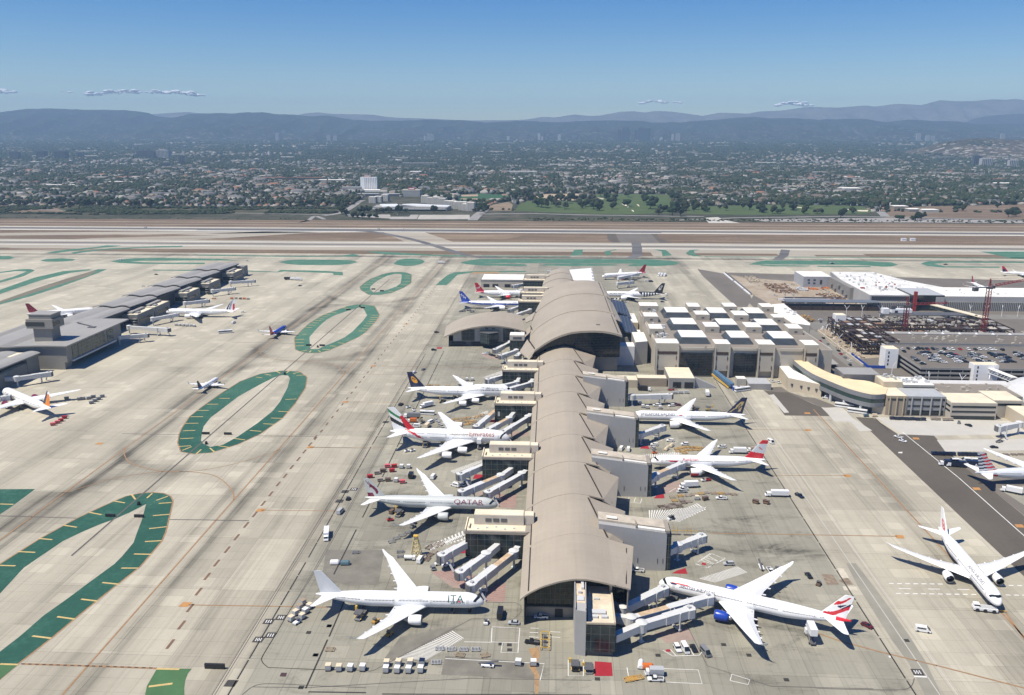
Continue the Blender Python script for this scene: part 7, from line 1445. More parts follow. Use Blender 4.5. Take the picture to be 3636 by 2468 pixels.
# parking decks
def deck(label,x0,x1,y0,y1,zt,cars=True):
    t=thing('parking_deck',label,'parking garage',((x0+x1)/2,y0,0));lv=3
    for k in range(lv):
        z=zt-k*3.5;lower(MB().box(x0,x1,y0,y1,z-.5,z).build('slab',CONCG),t);lower(MB().box(x0,x1,y0-.2,y0,z-.7,z+.9).box(x0-.2,x0,y0,y1,z-.7,z+.9).box(x0,x1,y1,y1+.2,z-.7,z+.9).build('parapet',CONCG),t)
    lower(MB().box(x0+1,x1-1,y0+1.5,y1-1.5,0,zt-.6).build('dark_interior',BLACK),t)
    for i in range(int((x1-x0)/9)):lower(MB().box(x0+4+i*9,x0+4.6+i*9,y0+.1,y0+.7,0,zt-.5).build('column',CONCG),t)
    lower(MB().box(x0+.3,x1-.3,y0+.3,y1-.3,zt,zt+.08).build('roof_deck',ASPH2),t);return t
deck('grey three level parking deck full of cars on its roof, nearer of two',278.5,470,628,700,10.3);deck('farther parking deck with pale roof clutter behind the car filled one',282,480,704,738,10.8)
PK=[(286.8,685.1),(285.2,677.6),(292.5,687.6),(297,687.2),(298,686.4),(301.1,688),(304,687.5),(307.3,687.3),(307.7,686.2),(312.2,687.1),(315.4,686.6),(321.6,687.6),(324.8,687.8),(327.8,686.6),(334.4,687.6),(340.8,687.3),(346.4,687.2),(350.2,687.8),(355.1,689.3),(359,687.8),(362.3,688),(368.1,687.2),(295.1,671.5),(298.3,673.7),(302.5,676.9),(303.4,674.8),(299.7,668.5),(297.3,666.3),(285.1,658.9),(285.4,656.9),(284.3,652.3),(284.3,649.4),(304.6,666.7),(305.8,665.4),(299.9,660.4),(301.1,659.7),(297.1,655),(299.2,655.7),(301.6,657.2),(302.7,655.3),(296.5,650.1),(298.6,650.2),(300.9,647.4),(301.8,646.1),(303.1,645),(284.9,641.8),(284.7,639.6),(315,676.7),(312.9,672.9),(315.7,669.9),(315.2,666.4),(320.5,671.6),(321.2,670.2),(315.3,663.8),(315.4,661.2),(318.6,666.6),(320.6,667.1),(322.3,667.6),(316.9,659.9),(318.7,660.6),(320.9,662.1),(322.9,662.2),(316.1,656),(318.1,657),(319.4,656.7),(321.3,657.6),(323.4,658.3),(315.1,651),(316.9,651.1),(319.1,652.2),(313.7,646.2),(315.4,646.3),(319.6,648.4),(320.3,647.1),(335.5,673),(338.6,674.2),(331.1,664.7),(334.4,667.5),(336.2,666.9),(339.6,669.8),(341.7,669.9),(333.3,660.8),(334,657.9),(332.2,656.8),(336.5,659),(341,663.2),(341.4,661.8),(332.4,651.9),(334.2,652),(331.4,647.1),(336.9,647.4),(339.4,648.5),(340.7,647),(352.3,674.9),(352.8,672.9),(356,673.1),(351.8,668.8),(358.1,670.1),(361.2,671.3),(351.9,663.8),(351.9,659.8),(353.3,658.5),(357.1,661.1),(360.2,662.2),(357.1,655.2),(349.5,649),(351.6,648.2),(356.1,651.3),(357.6,649.4),(373.8,677.1),(376.1,676.6),(370.6,669.8),(371.2,666.2),(374.7,670),(370.2,659.4)]
PC=['white','black','silver','white','grey','black','navy','white','red','silver','black','white']
for i,p in enumerate(PK):
    c=rnd.choice(PC);put(('car','suv')[i%2],p,rnd.choice((88,92,268,272)) if i<22 else rnd.uniform(-14,6),c,{'white':'white','black':'black','silver':'silver','grey':'dark grey','navy':'dark blue','red':'red'}[c]+' car parked on the roof of the nearer parking deck','cars on the parking deck roof',10.4,False)
def wtower(label,x0,x1,y0,y1,z):
    t=thing('lift_tower',label,'tower',((x0+x1)/2,y0,0),0,'white lift towers');lower(MB().box(x0,x1,y0,y1,0,z).build('wall',WHITE),t);lower(MB().box(x0+.3,x1-.3,y0+.3,y1-.3,z,z+.15).build('roof',CREAM),t)
    lower(MB().box(x1,x1+.12,y0+1.5,y0+4,2,z-3).build('window',GLASS),t)
    for i in range(4):lower(MB().box(x0+2.2,x0+3.2,y0-.1,y0,2.5+i*3.2,4.4+i*3.2).build('window',GLASS),t)
wtower('white lift tower at the near left corner of the car filled deck',265.3,275.5,664.5,676,16);wtower('white lift tower with truss bridge beside the ribbed dome',315.5,333.5,623.5,632,15);wtower('white lift tower beside the brown steel frame',264.5,274,786,796,17.5)
tb=thing('truss_bridge','white truss footbridge from the lift tower to the ribbed dome','bridge',(328,612,0));m=MB()
for x in (326,329.5):
    m.beam((x,624,9),(x+5,600,9),.35).beam((x,624,12),(x+5,600,12),.35)
    for i in range(8):m.beam((x+5*i/8,624-24*i/8,9),(x+5*(i+1)/8,624-24*(i+1)/8,12),.25)
lower(m.build('truss',WHITE),tb);lower(MB().hexa([(325.5,624,12.1),(330,624,12.1),(335,600,12.1),(330.5,600,12.1),(325.5,624,12.4),(330,624,12.4),(335,600,12.4),(330.5,600,12.4)]).build('roof',ROOFW),tb)
# steel frames under construction
def frame(label,x0,x1,y0,y1,z,nx,ny,lv,m=BRSTEEL):
    t=thing('steel_frame',label,'steel frame',((x0+x1)/2,y0,0))
    for i in range(nx+1):
        for j in range(ny+1):lower(MB().box(x0+(x1-x0)*i/nx-.4,x0+(x1-x0)*i/nx+.4,y0+(y1-y0)*j/ny-.4,y0+(y1-y0)*j/ny+.4,0,z).build('column',m),t)
    for k in range(lv):
        zz=z-(k)*4.2;b=MB()
        for i in range(nx+1):b.box(x0+(x1-x0)*i/nx-.3,x0+(x1-x0)*i/nx+.3,y0,y1,zz-.9,zz)
        for j in range(ny+1):b.box(x0,x1,y0+(y1-y0)*j/ny-.25,y0+(y1-y0)*j/ny+.25,zz-.85,zz-.05)
        for q in range(nx*2):x=x0+(x1-x0)*rnd.random();b.beam((x,y0+rnd.random()*(y1-y0),zz),(x+rnd.uniform(-5,5),y0+rnd.random()*(y1-y0),zz+rnd.uniform(-1.5,.8)),.5)
        lower(b.build('beam_grid',m),t)
        for i in range(nx):
            for j in range(ny):
                if rnd.random()<.62:
                    xa,xb,ya,yb=x0+(x1-x0)*i/nx,x0+(x1-x0)*(i+rnd.uniform(.6,1))/nx,y0+(y1-y0)*j/ny,y0+(y1-y0)*(j+rnd.uniform(.5,1))/ny
                    lower(MB().box(xa+.35,xb-.35,ya+.35,yb-.35,zz-.6,zz-.3).build('floor_panel',rnd.choice((m,m,DGREY,GREYP,CONCG,CONCW,RUST))),t)
    return t
frame('long dark brown steel frame with open columns under construction, between the red cranes',300,418,766,812,10.5,11,3,2);frame('tangled dark brown steel frame under construction beside the white lift tower',262,292,706,800,13,4,8,3)
units('site_box','pale box or sheet lying on the long brown steel frame',302,415,770,808,10.6,60,CONCW);units('site_box','pale sheet on the farther parking deck roof',290,440,706,736,10.9,40,CONCW);units('site_box','dark box lining the back of the long steel frame',300,420,818,826,9,30,DGREY)
tr=thing('guideway','elevated pale guideway beam on columns in front of the long steel frame','guideway',(360,748,0));lower(MB().box(295,470,745,756,8.2,9.4).build('deck',CONCG),tr)
for i in range(12):lower(MB().box(300+i*14.5,302+i*14.5,748,753,0,8.2).build('column',CONCG),tr);lower(MB().hexa([(300+i*14.5,740,9),(304+i*14.5,740,9),(304+i*14.5,745,9),(300+i*14.5,745,9),(300.5+i*14.5,743,12),(301+i*14.5,743,12),(301+i*14.5,744,12),(300.5+i*14.5,744,12)]).build('bracket',WHITE),tr)
# red tower cranes
def crane(label,x,y,zt,jib,ang,up):
    t=thing('tower_crane',label,'crane',(x,y,0),ang,'red tower cranes');m=MB();w=1.5
    for a in (-w,w):
        for b in (-w,w):m.box(a-.22,a+.22,b-.22,b+.22,0,zt)
    k=int(zt/3.2)
    for i in range(k):
        z=i*3.2
        m.beam((-w,-w,z),(w,-w,z+3.2),.2).beam((w,w,z),(-w,w,z+3.2),.2).beam((-w,w,z),(-w,-w,z+3.2),.2).beam((w,-w,z),(w,w,z+3.2),.2)
        m.beam((-w,-w,z),(w,-w,z),.3).beam((w,w,z),(-w,w,z),.3)
    m.build('mast',DRED,t);MB().box(-2.4,2.4,-2.4,2.4,0,1.5).build('base',DRED,t)
    MB().box(-2,2,-2,2,zt,zt+1.4).box(1.6,4,-2.6,-.6,zt+.4,zt+3.2).build('slewing_cab',DGREY,t)
    j=MB();n=int(jib/4)
    for s in (-1,1):j.beam((0,s*.9,zt+1.5),(jib,s*.9,zt+1.5+up),.3)
    j.beam((0,0,zt+3.4),(jib,0,zt+3.0+up),.3)
    for i in range(n):
        a,b=i/n*jib,(i+1)/n*jib;za,zb=zt+1.5+up*i/n,zt+1.5+up*(i+1)/n
        for s in (-1,1):j.beam((a,s*.9,za),((a+b)/2,0,zt+3.3+up*(i+.5)/n),.22).beam(((a+b)/2,0,zt+3.3+up*(i+.5)/n),(b,s*.9,zb),.22)
    j.build('jib',DRED,t)
    c=MB().box(-17,0,-1.1,1.1,zt+1.2,zt+1.9).box(-17,-12.5,-1.6,1.6,zt-1.5,zt+1.4);c.build('counter_jib',DGREY,t)
    a=MB().beam((-1,0,zt+1),(0,0,zt+9.5),.6).beam((1.4,0,zt+1),(0,0,zt+9.5),.6).beam((0,0,zt+9.4),(jib*.7,0,zt+3.2+up*.7),.15).beam((0,0,zt+9.4),(-15,0,zt+1.8),.15);a.build('apex_frame',DRED,t)
crane('taller red lattice tower crane with its long jib reaching off the right edge',395.5,775,46,62,R(15),8);crane('shorter red lattice tower crane with low jib over the building site',324,775,28.5,42,R(14),0)
rb=thing('red_mast_beam','red steel mast standing by the dark glass of the striped wall building','mast',(381,893,0));lower(MB().box(380,383,893,896,0,21).build('mast',DRED),rb)
for p_,q_,lab in (((345,905),(345,952),'red scaffold tower at the grey clad building side'),):
    t=thing('red_scaffold',lab,'scaffold',(344,945,0));MB().box(-2,2,-2,2,0,16).build('tower',DRED,t)
# north terminal with white roof and striped wall
nt_=thing('striped_terminal','long terminal with bright white roof and vertically striped wall at the upper right','terminal',(450,898,0))
STRW=None
b_=NB('striped_wall');s3=b_.n('ShaderNodeSeparateXYZ');b_.l(b_.g.outputs['Position'],s3.inputs[0]);f_=b_.math('LESS_THAN',b_.math('FRACT',b_.math('DIVIDE',s3.outputs[0],1.9)),.45);b_.l(b_.mix(f_,(.33,.32,.29),(.06,.06,.06)),b_.b.inputs['Base Color']);STRW=b_.m
lower(MB().box(413,640,898,912,0,9.3).box(338,379,895,905,0,8.4).build('striped_wall',STRW),nt_);lower(MB().box(413,640,900,955,9.3,15).build('grey_band',PANELW),nt_);lower(MB().box(414,639,901,954,15,15.3).build('white_roof',ROOFW),nt_)
lower(MB().box(380,413,897,940,0,16.5).build('glass_block',GLASS),nt_);lower(MB().box(404,413,896.6,897,6,15).build('pale_panel',PANELW),nt_);lower(MB().box(380.2,412.8,897.5,939.5,16.5,16.8).build('block_roof',GREYP),nt_)
lower(MB().prism([(338,905),(380,905),(380,930),(440,955),(415,1000),(398,1062),(345,1062),(338,1000)],0,14.6).build('north_wall',PANELW),nt_);lower(MB().prism([(339,906),(380,906),(381,930),(438,955),(414,1000),(397,1061),(346,1061),(339,1000)],14.6,14.9).build('north_roof',mat('bright_white_roof',(.66,.65,.61),.8,var=.24,scale=.06)),nt_)
lower(MB().box(340,379,904.6,905,9.5,13.6).build('open_floor',DKF),nt_)
units('roof_sheet','white sheet or box on the bright white terminal roof',345,410,935,1050,14.95,50,WHITE);units('roof_sheet','small unit on the white roof of the striped terminal',420,630,905,945,15.3,26,LGREY);units('site_box','grey box strewn beside the bright white roof',405,450,985,1055,0.05,60,GREYP)
gb=thing('grey_clad_building','grey clad block with white roof and scattered windows north of the construction yard','building',(320,1033,0));lower(MB().box(304,338,1033,1074,0,13).build('wall',mat('grey_cladding',(.36,.37,.385),.7,var=.06)),gb);lower(MB().box(304.5,337.5,1033.5,1073.5,13,13.3).build('roof',ROOFW),gb)
for x,z,h in ((309,8,1.8),(316,8,1.8),(309.5,4.5,1.6),(316,4.2,1.6),(324,4,5)):lower(MB().box(x,x+2.6,1032.8,1033,z,z+h).build('window',DKF),gb)
fb=thing('grey_clad_building','grey clad wing with protruding steel landings beside the brown yard','building',(338,960,0));lower(MB().box(334,339.5,955,1030,0,13.5).build('wall',MIDW),fb)
for i in range(5):lower(MB().box(331.5,334,962+i*13,968+i*13,4+(i%3)*3,4.5+(i%3)*3).build('landing',STEEL),fb)
for lab,x0,x1,y0,y1,z in (('long dark flat canopy on slim posts across the construction yard',247,345,892,908,9.2),):
    t=thing('yard_canopy',lab,'canopy',((x0+x1)/2,y0,0));lower(MB().box(x0,x1,y0,y1,z-.6,z).build('roof',mat('canopy_blue_grey',(.13,.15,.18),.7,var=.1)),t)
    for i in range(9):lower(MB().box(x0+2+i*(x1-x0-4)/8,x0+2.6+i*(x1-x0-4)/8,y0+.4,y0+1,0,z-.6).build('post',BRSTEEL),t)
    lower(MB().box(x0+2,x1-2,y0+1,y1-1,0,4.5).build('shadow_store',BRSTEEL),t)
for i,(a,b) in enumerate(((228.6,1132),(229.3,1068),(229.3,1012))):
    t=thing('barrier_fence','white topped dark hoarding along the construction yard edge','fence',(a,b,0),0,'hoarding pieces');MB().box(-.2,.2,-(58,52,33)[i],0,0,2.6).build('panel',DGREY,t);MB().box(-2.4,-.6,-(58,52,33)[i],0,0,1.2).build('concrete_base',WHITE,t)
for i,(x0,x1,y) in enumerate(((252,300,930),(252,310,945),(262,330,955))):tag(MB().box(x0,x1,y,y+1,0,2.4).build('hoarding',[DGREY if i!=1 else WHITE]),('dark hoarding nearest the yard canopy','white hoarding between two dark ones in the yard','dark hoarding farthest into the yard')[i],'fence')
units('site_box','pale site box on the brown construction yard',250,330,912,1060,0.05,46,CONCW);units('site_box','grey site box on the brown construction yard',250,330,912,1080,0.05,40,GREYP);units('site_box','dark box on the earth between the steel frames',250,425,700,840,0.05,60,DGREY);units('site_box','white box on the earth between the steel frames',255,425,742,845,0.05,46,WHITE);units('roof_sheet','grey sheet leaning on the bright white terminal roof',342,400,925,1055,14.95,40,GREYP);units('roof_sheet','red unit on the bright white terminal roof',345,400,925,1000,14.95,6,DRED)
def heap(label,pts,n,m,s=2.4):
    mb=MB()
    for i in range(n):
        x,y=rnd.uniform(pts[0],pts[1]),rnd.uniform(pts[2],pts[3]);a=rnd.uniform(0,pi);d=Vector((cos(a),sin(a),rnd.uniform(-.3,.3)))*rnd.uniform(.6,s);p=Vector((x,y,rnd.uniform(.3,1.8)));mb.beam(p-d,p+d,rnd.uniform(.3,1.2))
    tag(mb.build('debris_heap',m),label,'debris',kind='stuff')
heap('brown heap of stacked timber and steel in the middle of the yard',(258,286,990,1050),170,RUST);heap('tan heap of materials at the upper left of the yard',(246,262,1062,1105),70,BEIGE);heap('brown heap of materials near the grey clad wing',(305,330,945,985),110,RUST);heap('orange brown heap behind the white roof wing',(236,262,835,862),70,mat('ochre_rubble',(.40,.25,.10),.9,var=.3));heap('white and grey heap at the foot of the grey clad block',(292,304,1005,1030),50,LGREY);heap('orange barrier heap below the grey clad block',(305,335,1015,1028),30,ORANGE);heap('tan rubble around the tangled steel frame',(248,262,690,780),60,BEIGE);heap('pale rubble at the far end of the guideway',(425,470,770,800),60,CONCW,4)
sh=thing('site_shed','white site sheds above the long steel frame','shed',(340,838,0));lower(MB().box(327,333,836,842,9,14).box(336,356,838,843,9.5,13.2).build('wall',WHITE),sh);lower(MB().box(326,420,832,846,8.2,9).build('deck',DGREY),sh);lower(MB().box(339,342,837.8,838,9.7,11.8).build('door',DKF),sh)
wk=thing('white_walkway','long white roofed walkway slanting down from the dark glass block','walkway',(400,850,0));lower(MB().hexa([(391,880,9.5),(399,880,9.5),(421,818,9.5),(414,816,9.5),(391,880,10.2),(399,880,10.2),(421,818,10.2),(414,816,10.2)]).build('roof',CREAM),wk);lower(MB().hexa([(391.5,880,6),(398.5,880,6),(420.5,819,6),(414.5,817,6),(391.5,880,9.5),(398.5,880,9.5),(420.5,819,9.5),(414.5,817,9.5)]).build('glazed_side',GGRID),wk)
flat('terminal_road',[rect(238,249,668,800),[(250,800),(249,830),(420,880),(700,885),(700,862),(430,858),(270,810)]],.03,asphalt('terminal_road_asphalt',(.20,.19,.17)))
rw=thing('road_parapet','pale curved viaduct edge along the terminal road','parapet',(251,720,0));lower(MB().box(249.6,250.6,668,790,0,2.2).build('parapet',CONCW),rw)
many('car',[(240+rnd.uniform(0,8),672+i*11.5) for i in range(9)],90,'white','car on the road east of the skylight hall','cars on the terminal road',parts=False,cols=['black','white','grey','red'])
many('car',[(258+i*9+rnd.uniform(-2,2),848+rnd.uniform(-10,10)) for i in range(14)],10,'white','car on the covered road below the yard canopy','cars below the yard canopy',parts=False,cols=['black','white','silver','grey'])
og=thing('orange_awning','orange and grey awning beside the terminal road','awning',(226,680,0));lower(MB().box(216,221,672,700,4.2,4.6).build('orange_roof',ORANGE),og);lower(MB().box(221.2,228,660,690,3.6,4).build('grey_roof',GREYROOF),og);lower(MB().box(217,227,664,698,0,3.4).build('store',DKF),og)
def lamp(x,y,h=12):
    t=thing('street_lamp','white Y shaped street lamp in the terminal complex','street lamp',(x,y,0),rnd.uniform(0,3),'Y shaped street lamps');MB().cyl(0,0,0,h*.7,.22,8).build('pole',WHITE,t);MB().beam((0,0,h*.68),(2.6,0,h),.3).build('arm',WHITE,t);MB().beam((0,0,h*.68),(-2.6,0,h),.3).build('arm',WHITE,t)
for x,y in ((300,862),(316,862),(334,862),(352,862),(428,870),(444,870),(460,870),(476,870),(251,700),(252,735),(251,770),(262,640),(278,612),(300,608),(318,606)):lamp(x,y)
yb=thing('yellow_hoist','yellow sheeted hoist on the grey wall beside the parking decks','hoist',(276,700,0));lower(MB().box(277.2,278.4,690,700,1,9).build('sheet',mat('yellow_sheet',(.72,.62,.10),.7,var=.1)),yb)
bh=thing('blue_hoarding','blue hoarding winding round the building site by the road','fence',(256,690,0));lower(MB().box(252.5,253,664,705,0,2.4).box(253,266,663.5,664,0,2.4).build('panel',BLUE),bh)

# ------------------------------------------------------------------ the city, hills and clouds beyond
from mathutils import noise as mn
rng=np.random.default_rng(5)
def zt(y):return max(0.,(y-4800)*.0167) if y<10500 else 95.2
def inpoly(x,y,P):
    c=False;j=len(P)-1
    for i in range(len(P)):
        if (P[i][1]>y)!=(P[j][1]>y) and x<(P[j][0]-P[i][0])*(y-P[i][1])/(P[j][1]-P[i][1])+P[i][0]:c=not c
        j=i
    return c
# rising plain
m=MB();ys=[4800,6000,7500,9000,10500,12000]
for a,b in zip(ys,ys[1:]):m.face([(-14500,a,zt(a)-.3),(13000,a,zt(a)-.3),(13000,b,zt(b)-.3),(-14500,b,zt(b)-.3)])
structure(m.build('ground',CITYG))
GOLF=[(-100.1,2059.1),(-98.7,2245),(-82.5,2379.7),(-68.1,2341.4),(67.7,2387.6),(112,2605.7),(163.4,2663.2),(347.7,2618),(273.5,2016.4),(151.4,1970.6),(5.3,2002.4)];GOLF2=[(305,1999.9),(339.7,2208.8),(401.6,2212),(459.4,2233.5),(532.9,2251.3),(617.7,2279.5),(705.5,2260.4),(792.2,2232.5),(760.5,2069.9),(719.1,2021.6),(589.8,1992.5),(414.7,1976)]
FIELD=[(-285.8,2369),(-301.8,2584),(-239.3,2642.1),(-147.8,2592.1),(-135.3,2452.8),(-168.9,2347.2)];SAND=[(-69.7,2363.5),(-71.2,2609.6),(70.1,2658.3),(69.9,2387.7)]
COMPLEX=[(-517.1,1945.4),(-540.8,2256.6),(-566.2,2493.9),(-642,2747.1),(-587.7,2785.8),(-462.6,2499.3),(-404.7,2531.9),(-213.8,2250),(-157.1,2019.9),(-109.9,1897.1),(-104.3,1801.4),(-482.5,1812.5)];BARE=[(733.9,1922.3),(835.9,2177),(966.3,2241.6),(1268,2313.6),(1049.2,1905.5)]
BARE2=[(-175,2055.1),(-182.4,2191.2),(-132.4,2321.7),(-115.4,2244.2),(-109.7,2058.5)];BARE3=[(-1364.2,1948.4),(-1584.2,2269.6),(-1380.7,2253),(-1266.8,2084.1),(-1157.3,1939)]
SCRUBZ=[(-1388,1926.9),(-1416.6,2085.5),(-1297.6,2179.1),(-1078.4,2150.9),(-866,2142.8),(-694.5,2123.4),(-538.6,2218.9),(-495.1,1973.7),(-855.4,1927.1),(-1069.4,1904.2)]
EXC=[GOLF,GOLF2,FIELD,SAND,COMPLEX,BARE,BARE2]
def lawn(name,c1,c2,sc=(.01,.03,.1)):return dirt(name,[(.3,c1),(.7,c2)],sc)
LAWN=lawn('golf_lawn',(.048,.08,.03),(.10,.13,.052));FLAWN=lawn('sports_lawn',(.03,.085,.045),(.05,.11,.05))
flat('golf_course',[GOLF,GOLF2],-.2,LAWN);flat('sports_field',[FIELD],-.2,FLAWN);flat('dry_field',[BARE,BARE3],-.2,DIRT);flat('bare_field',[SAND],-.15,dirt('pale_sand',[(.3,(.34,.25,.17)),(.7,(.46,.36,.26))]));flat('bare_field',[BARE2],-.2,DIRT2)
flat('bunker',[[(173.8,2274.6),(180.9,2285.3),(187.5,2186.6),(181.5,2162.9)],[(212.4,2261.3),(216.5,2261.6),(215.1,2202.4),(212.2,2192.7)],[(268.4,2158.2),(280.9,2163.4),(274.9,2131.2),(267,2130.8)],[(183.8,2095.5),(188.8,2087.1),(186.6,2040.5),(184.3,2048.6)],[(117.2,2509),(137.1,2449.2),(131.4,2425.4)]]+[[(610.6,2209.4),(628.6,2179.2),(621.2,2152.8),(608.3,2186.9)],[(737.8,2117),(765.3,2118.4),(749,2077.2),(728.4,2084)],[(708.8,2127.9),(730.7,2150),(715.7,2115.8)]],-.1,mat('bunker_sand',(.62,.55,.42),.9,var=.1))
flat('infield_clay',[[(-290.9,2583.5),(-241.3,2601.7),(-234.3,2526),(-282.1,2514.7)],[(-275.7,2438.1),(-225.4,2440.7),(-221.7,2400.1),(-271.8,2402.9)],[(-168.7,2605.5),(-151.2,2612.7),(-148.7,2569.5),(-164.1,2568.7)]],-.1,dirt('clay',[(.3,(.34,.24,.17)),(.7,(.42,.31,.22))]))
flat('scrub_ground',[SCRUBZ,rect(-100,1400,1830,1880)],-.22,SCRUB)
flat('city_road',strip(smooth([(-533,1909.1),(-512.3,1960.2),(-514.3,2059.9),(-530.8,2210),(-542.2,2305.7),(-541.7,2356.9)]),16)+strip(smooth([(-181.3,1820.5),(-181.8,1910.3),(-179.9,1981.3),(-174.2,2077.8)]),22)+strip([(-178.4,1965),(-68.8,1986.5),(77.9,1955.2),(334.5,1931.1)],14)+strip([(259.9,1847.8),(400.2,1904.8),(645.1,1952.3),(767.3,1941.2),(1015.5,1887.4)],14)+strip(smooth([(747,1957.6),(797.8,2153.6),(828.6,2314.8),(875.5,2560.7)]),20)+strip([(-1406,2009.5),(-1387.2,2041.4),(-1161.8,2000.8),(-978.8,1948.3),(-755.6,1960),(-529.4,1932.5)],9)+strip(smooth([(-1312,2203.8),(-1209.2,2158.8),(-1086.4,2084.3)]),8)+strip(smooth([(-507.2,1824.2),(-548,1893.7),(-536.8,1805.5),(-542.6,1755.7)]),10),-.12,ROADM)
flat('car_park',[[(-484.5,1938.1),(-384.9,1943.4),(-374.9,1891.6),(-332.2,1893.9),(-336.8,1940.5),(-317.5,1941.6),(-306.4,1837.6),(-362.2,1834.7),(-370.1,1850.4),(-472.2,1895.1)]],-.1,asphalt('pale_lot',(.33,.31,.28)));flat('car_park',[[(-315.2,1938.1),(-200.2,1944.1),(-189.2,1843.8),(-304.3,1834.5)]],-.1,asphalt('pale_lot_east',(.40,.375,.33)));flat('car_park',[[(426.1,1872.8),(733.9,1922.3),(1006.9,1871),(981.9,1823.3),(447.4,1826)]],-.1,asphalt('far_lot',(.30,.28,.26)))
flat('concrete_ramp',[[(330.1,1901.2),(363.3,1920),(367.2,1853.5),(386.6,1792.1),(320.5,1788.7)]],-.1,PALE)

ICO=None
def ico(sub):
    bm=bmesh.new();bmesh.ops.create_icosphere(bm,subdivisions=sub,radius=1);v=np.array([p.co[:] for p in bm.verts]);f=np.array([[q.index for q in fc.verts] for fc in bm.faces]);bm.free();return v,f
I1,I2=ico(1),ico(2)
FOL=[mat('foliage_'+k,c,.9,var=.35,scale=.25,spec=.1) for k,c in (('dark',(.022,.033,.017)),('olive',(.038,.048,.022)),('green',(.030,.050,.022)),('dusty',(.055,.06,.035)))]
BARK=mat('bark',(.09,.07,.05),.9,var=.2)
def blob(v,seed,amp):
    r=np.random.default_rng(seed);return v*(1+amp*(r.random((len(v),1))-.5)*2)
def crown(seed,lumps=9,sub=1,r=1.):
    rr=np.random.default_rng(seed);V,F,n=[],[],0;v0,f0=(I1,I2)[sub-1]
    for k in range(lumps):
        a=rr.random()*2*pi;d=rr.random()**.6*.62;c=np.array([d*cos(a),d*sin(a),.45+rr.random()*.75]);s_=.24+rr.random()*.26
        V.append(blob(v0,seed*31+k,.28)*[s_,s_,s_*.85]+c);F.append(f0+n);n+=len(v0)
    return np.vstack(V)*r,np.vstack(F)
def npmesh(name,V,F,mats,mi=None):
    me=bpy.data.meshes.new(name);nf,k=F.shape
    me.vertices.add(len(V));me.vertices.foreach_set('co',V.astype(np.float32).ravel());me.loops.add(nf*k);me.loops.foreach_set('vertex_index',F.astype(np.int32).ravel())
    me.polygons.add(nf);me.polygons.foreach_set('loop_start',np.arange(0,nf*k,k,dtype=np.int32));me.polygons.foreach_set('loop_total',np.full(nf,k,np.int32))
    for m_ in mats:me.materials.append(m_)
    if mi is not None:me.polygons.foreach_set('material_index',mi.astype(np.int32))
    me.update(calc_edges=True);me.validate();return me
def npobj(name,me,loc=None,kind=None):
    o=bpy.data.objects.new(name,me);COL.objects.link(o)
    if loc is not None:o.location=loc
    if kind:o['kind']=kind
    return o
def tree_mass(name,P,tmpl,mats):
    """many background trees as one mass: P rows x,y,z,radius,height"""
    n=len(P);V,F,M=[],[],[];off=0;ids=rng.integers(0,len(tmpl),n);mi=rng.integers(0,len(mats),n)
    for t,(v,f) in enumerate(tmpl):
        q=P[ids==t]
        if not len(q):continue
        a=rng.random(len(q))*6.28;ca,sa=np.cos(a)[:,None],np.sin(a)[:,None]
        X=(v[None,:,0]*ca-v[None,:,1]*sa)*q[:,3:4]+q[:,0:1];Y=(v[None,:,0]*sa+v[None,:,1]*ca)*q[:,3:4]+q[:,1:2];Z=v[None,:,2]*q[:,4:5]/1.5+q[:,2:3]
        V.append(np.stack([X,Y,Z],-1).reshape(-1,3));F.append((f[None]+(np.arange(len(q))*len(v))[:,None,None]).reshape(-1,3)+off);off+=len(q)*len(v);M.append(np.repeat(mi[ids==t],len(f)))
    return npobj(name,npmesh(name,np.vstack(V),np.vstack(F),mats,np.concatenate(M)),kind='stuff')
WM=[mat('house_wall_'+k,c,.9,var=.06) for k,c in (('white',(.37,.355,.32)),('tan',(.27,.23,.175)),('grey',(.20,.195,.185)))]
RM=[mat('house_roof_'+k,c,.9,var=.12,scale=.3) for k,c in (('grey',(.15,.145,.138)),('brown',(.12,.095,.075)),('terracotta',(.24,.115,.07)),('pale',(.30,.285,.26)),('slate',(.11,.11,.115)))]
BOXF=np.array([(0,1,5,4),(1,2,6,5),(2,3,7,6),(3,0,4,7)]);ROOFF=np.array([(4,5,9,8),(6,7,8,9),(5,6,9,9),(7,4,8,8)])
def houses_arr(P):
    """P rows x,y,z,w,d,h,rot -> verts (n,10,3)"""
    w,d,h,rot=P[:,3]/2,P[:,4]/2,P[:,5],P[:,6];n=len(P);rh=np.minimum(w,d)*.55;rl=np.maximum(w-d,w*.15)
    o=np.zeros(n);z0=o
    L=np.stack([np.stack([sx*w*k,sy*d*k,zz],-1) for sx,sy,zz,k in ((-1,-1,o,1),(1,-1,o,1),(1,1,o,1),(-1,1,o,1),(-1,-1,h,1.06),(1,-1,h,1.06),(1,1,h,1.06),(-1,1,h,1.06))]+[np.stack([-rl,o,h+rh],-1),np.stack([rl,o,h+rh],-1)],1)
    c,s=np.cos(rot)[:,None],np.sin(rot)[:,None];X=L[...,0]*c-L[...,1]*s+P[:,0:1];Y=L[...,0]*s+L[...,1]*c+P[:,1:2]
    return np.stack([X,Y,L[...,2]+P[:,2:3]],-1)
def to_tris(q):return np.vstack([q[:,[0,1,2]],q[:,[0,2,3]]])
TB,TR=to_tris(BOXF),to_tris(ROOFF);TR=TR[[len(set(t))==3 for t in TR.tolist()]]
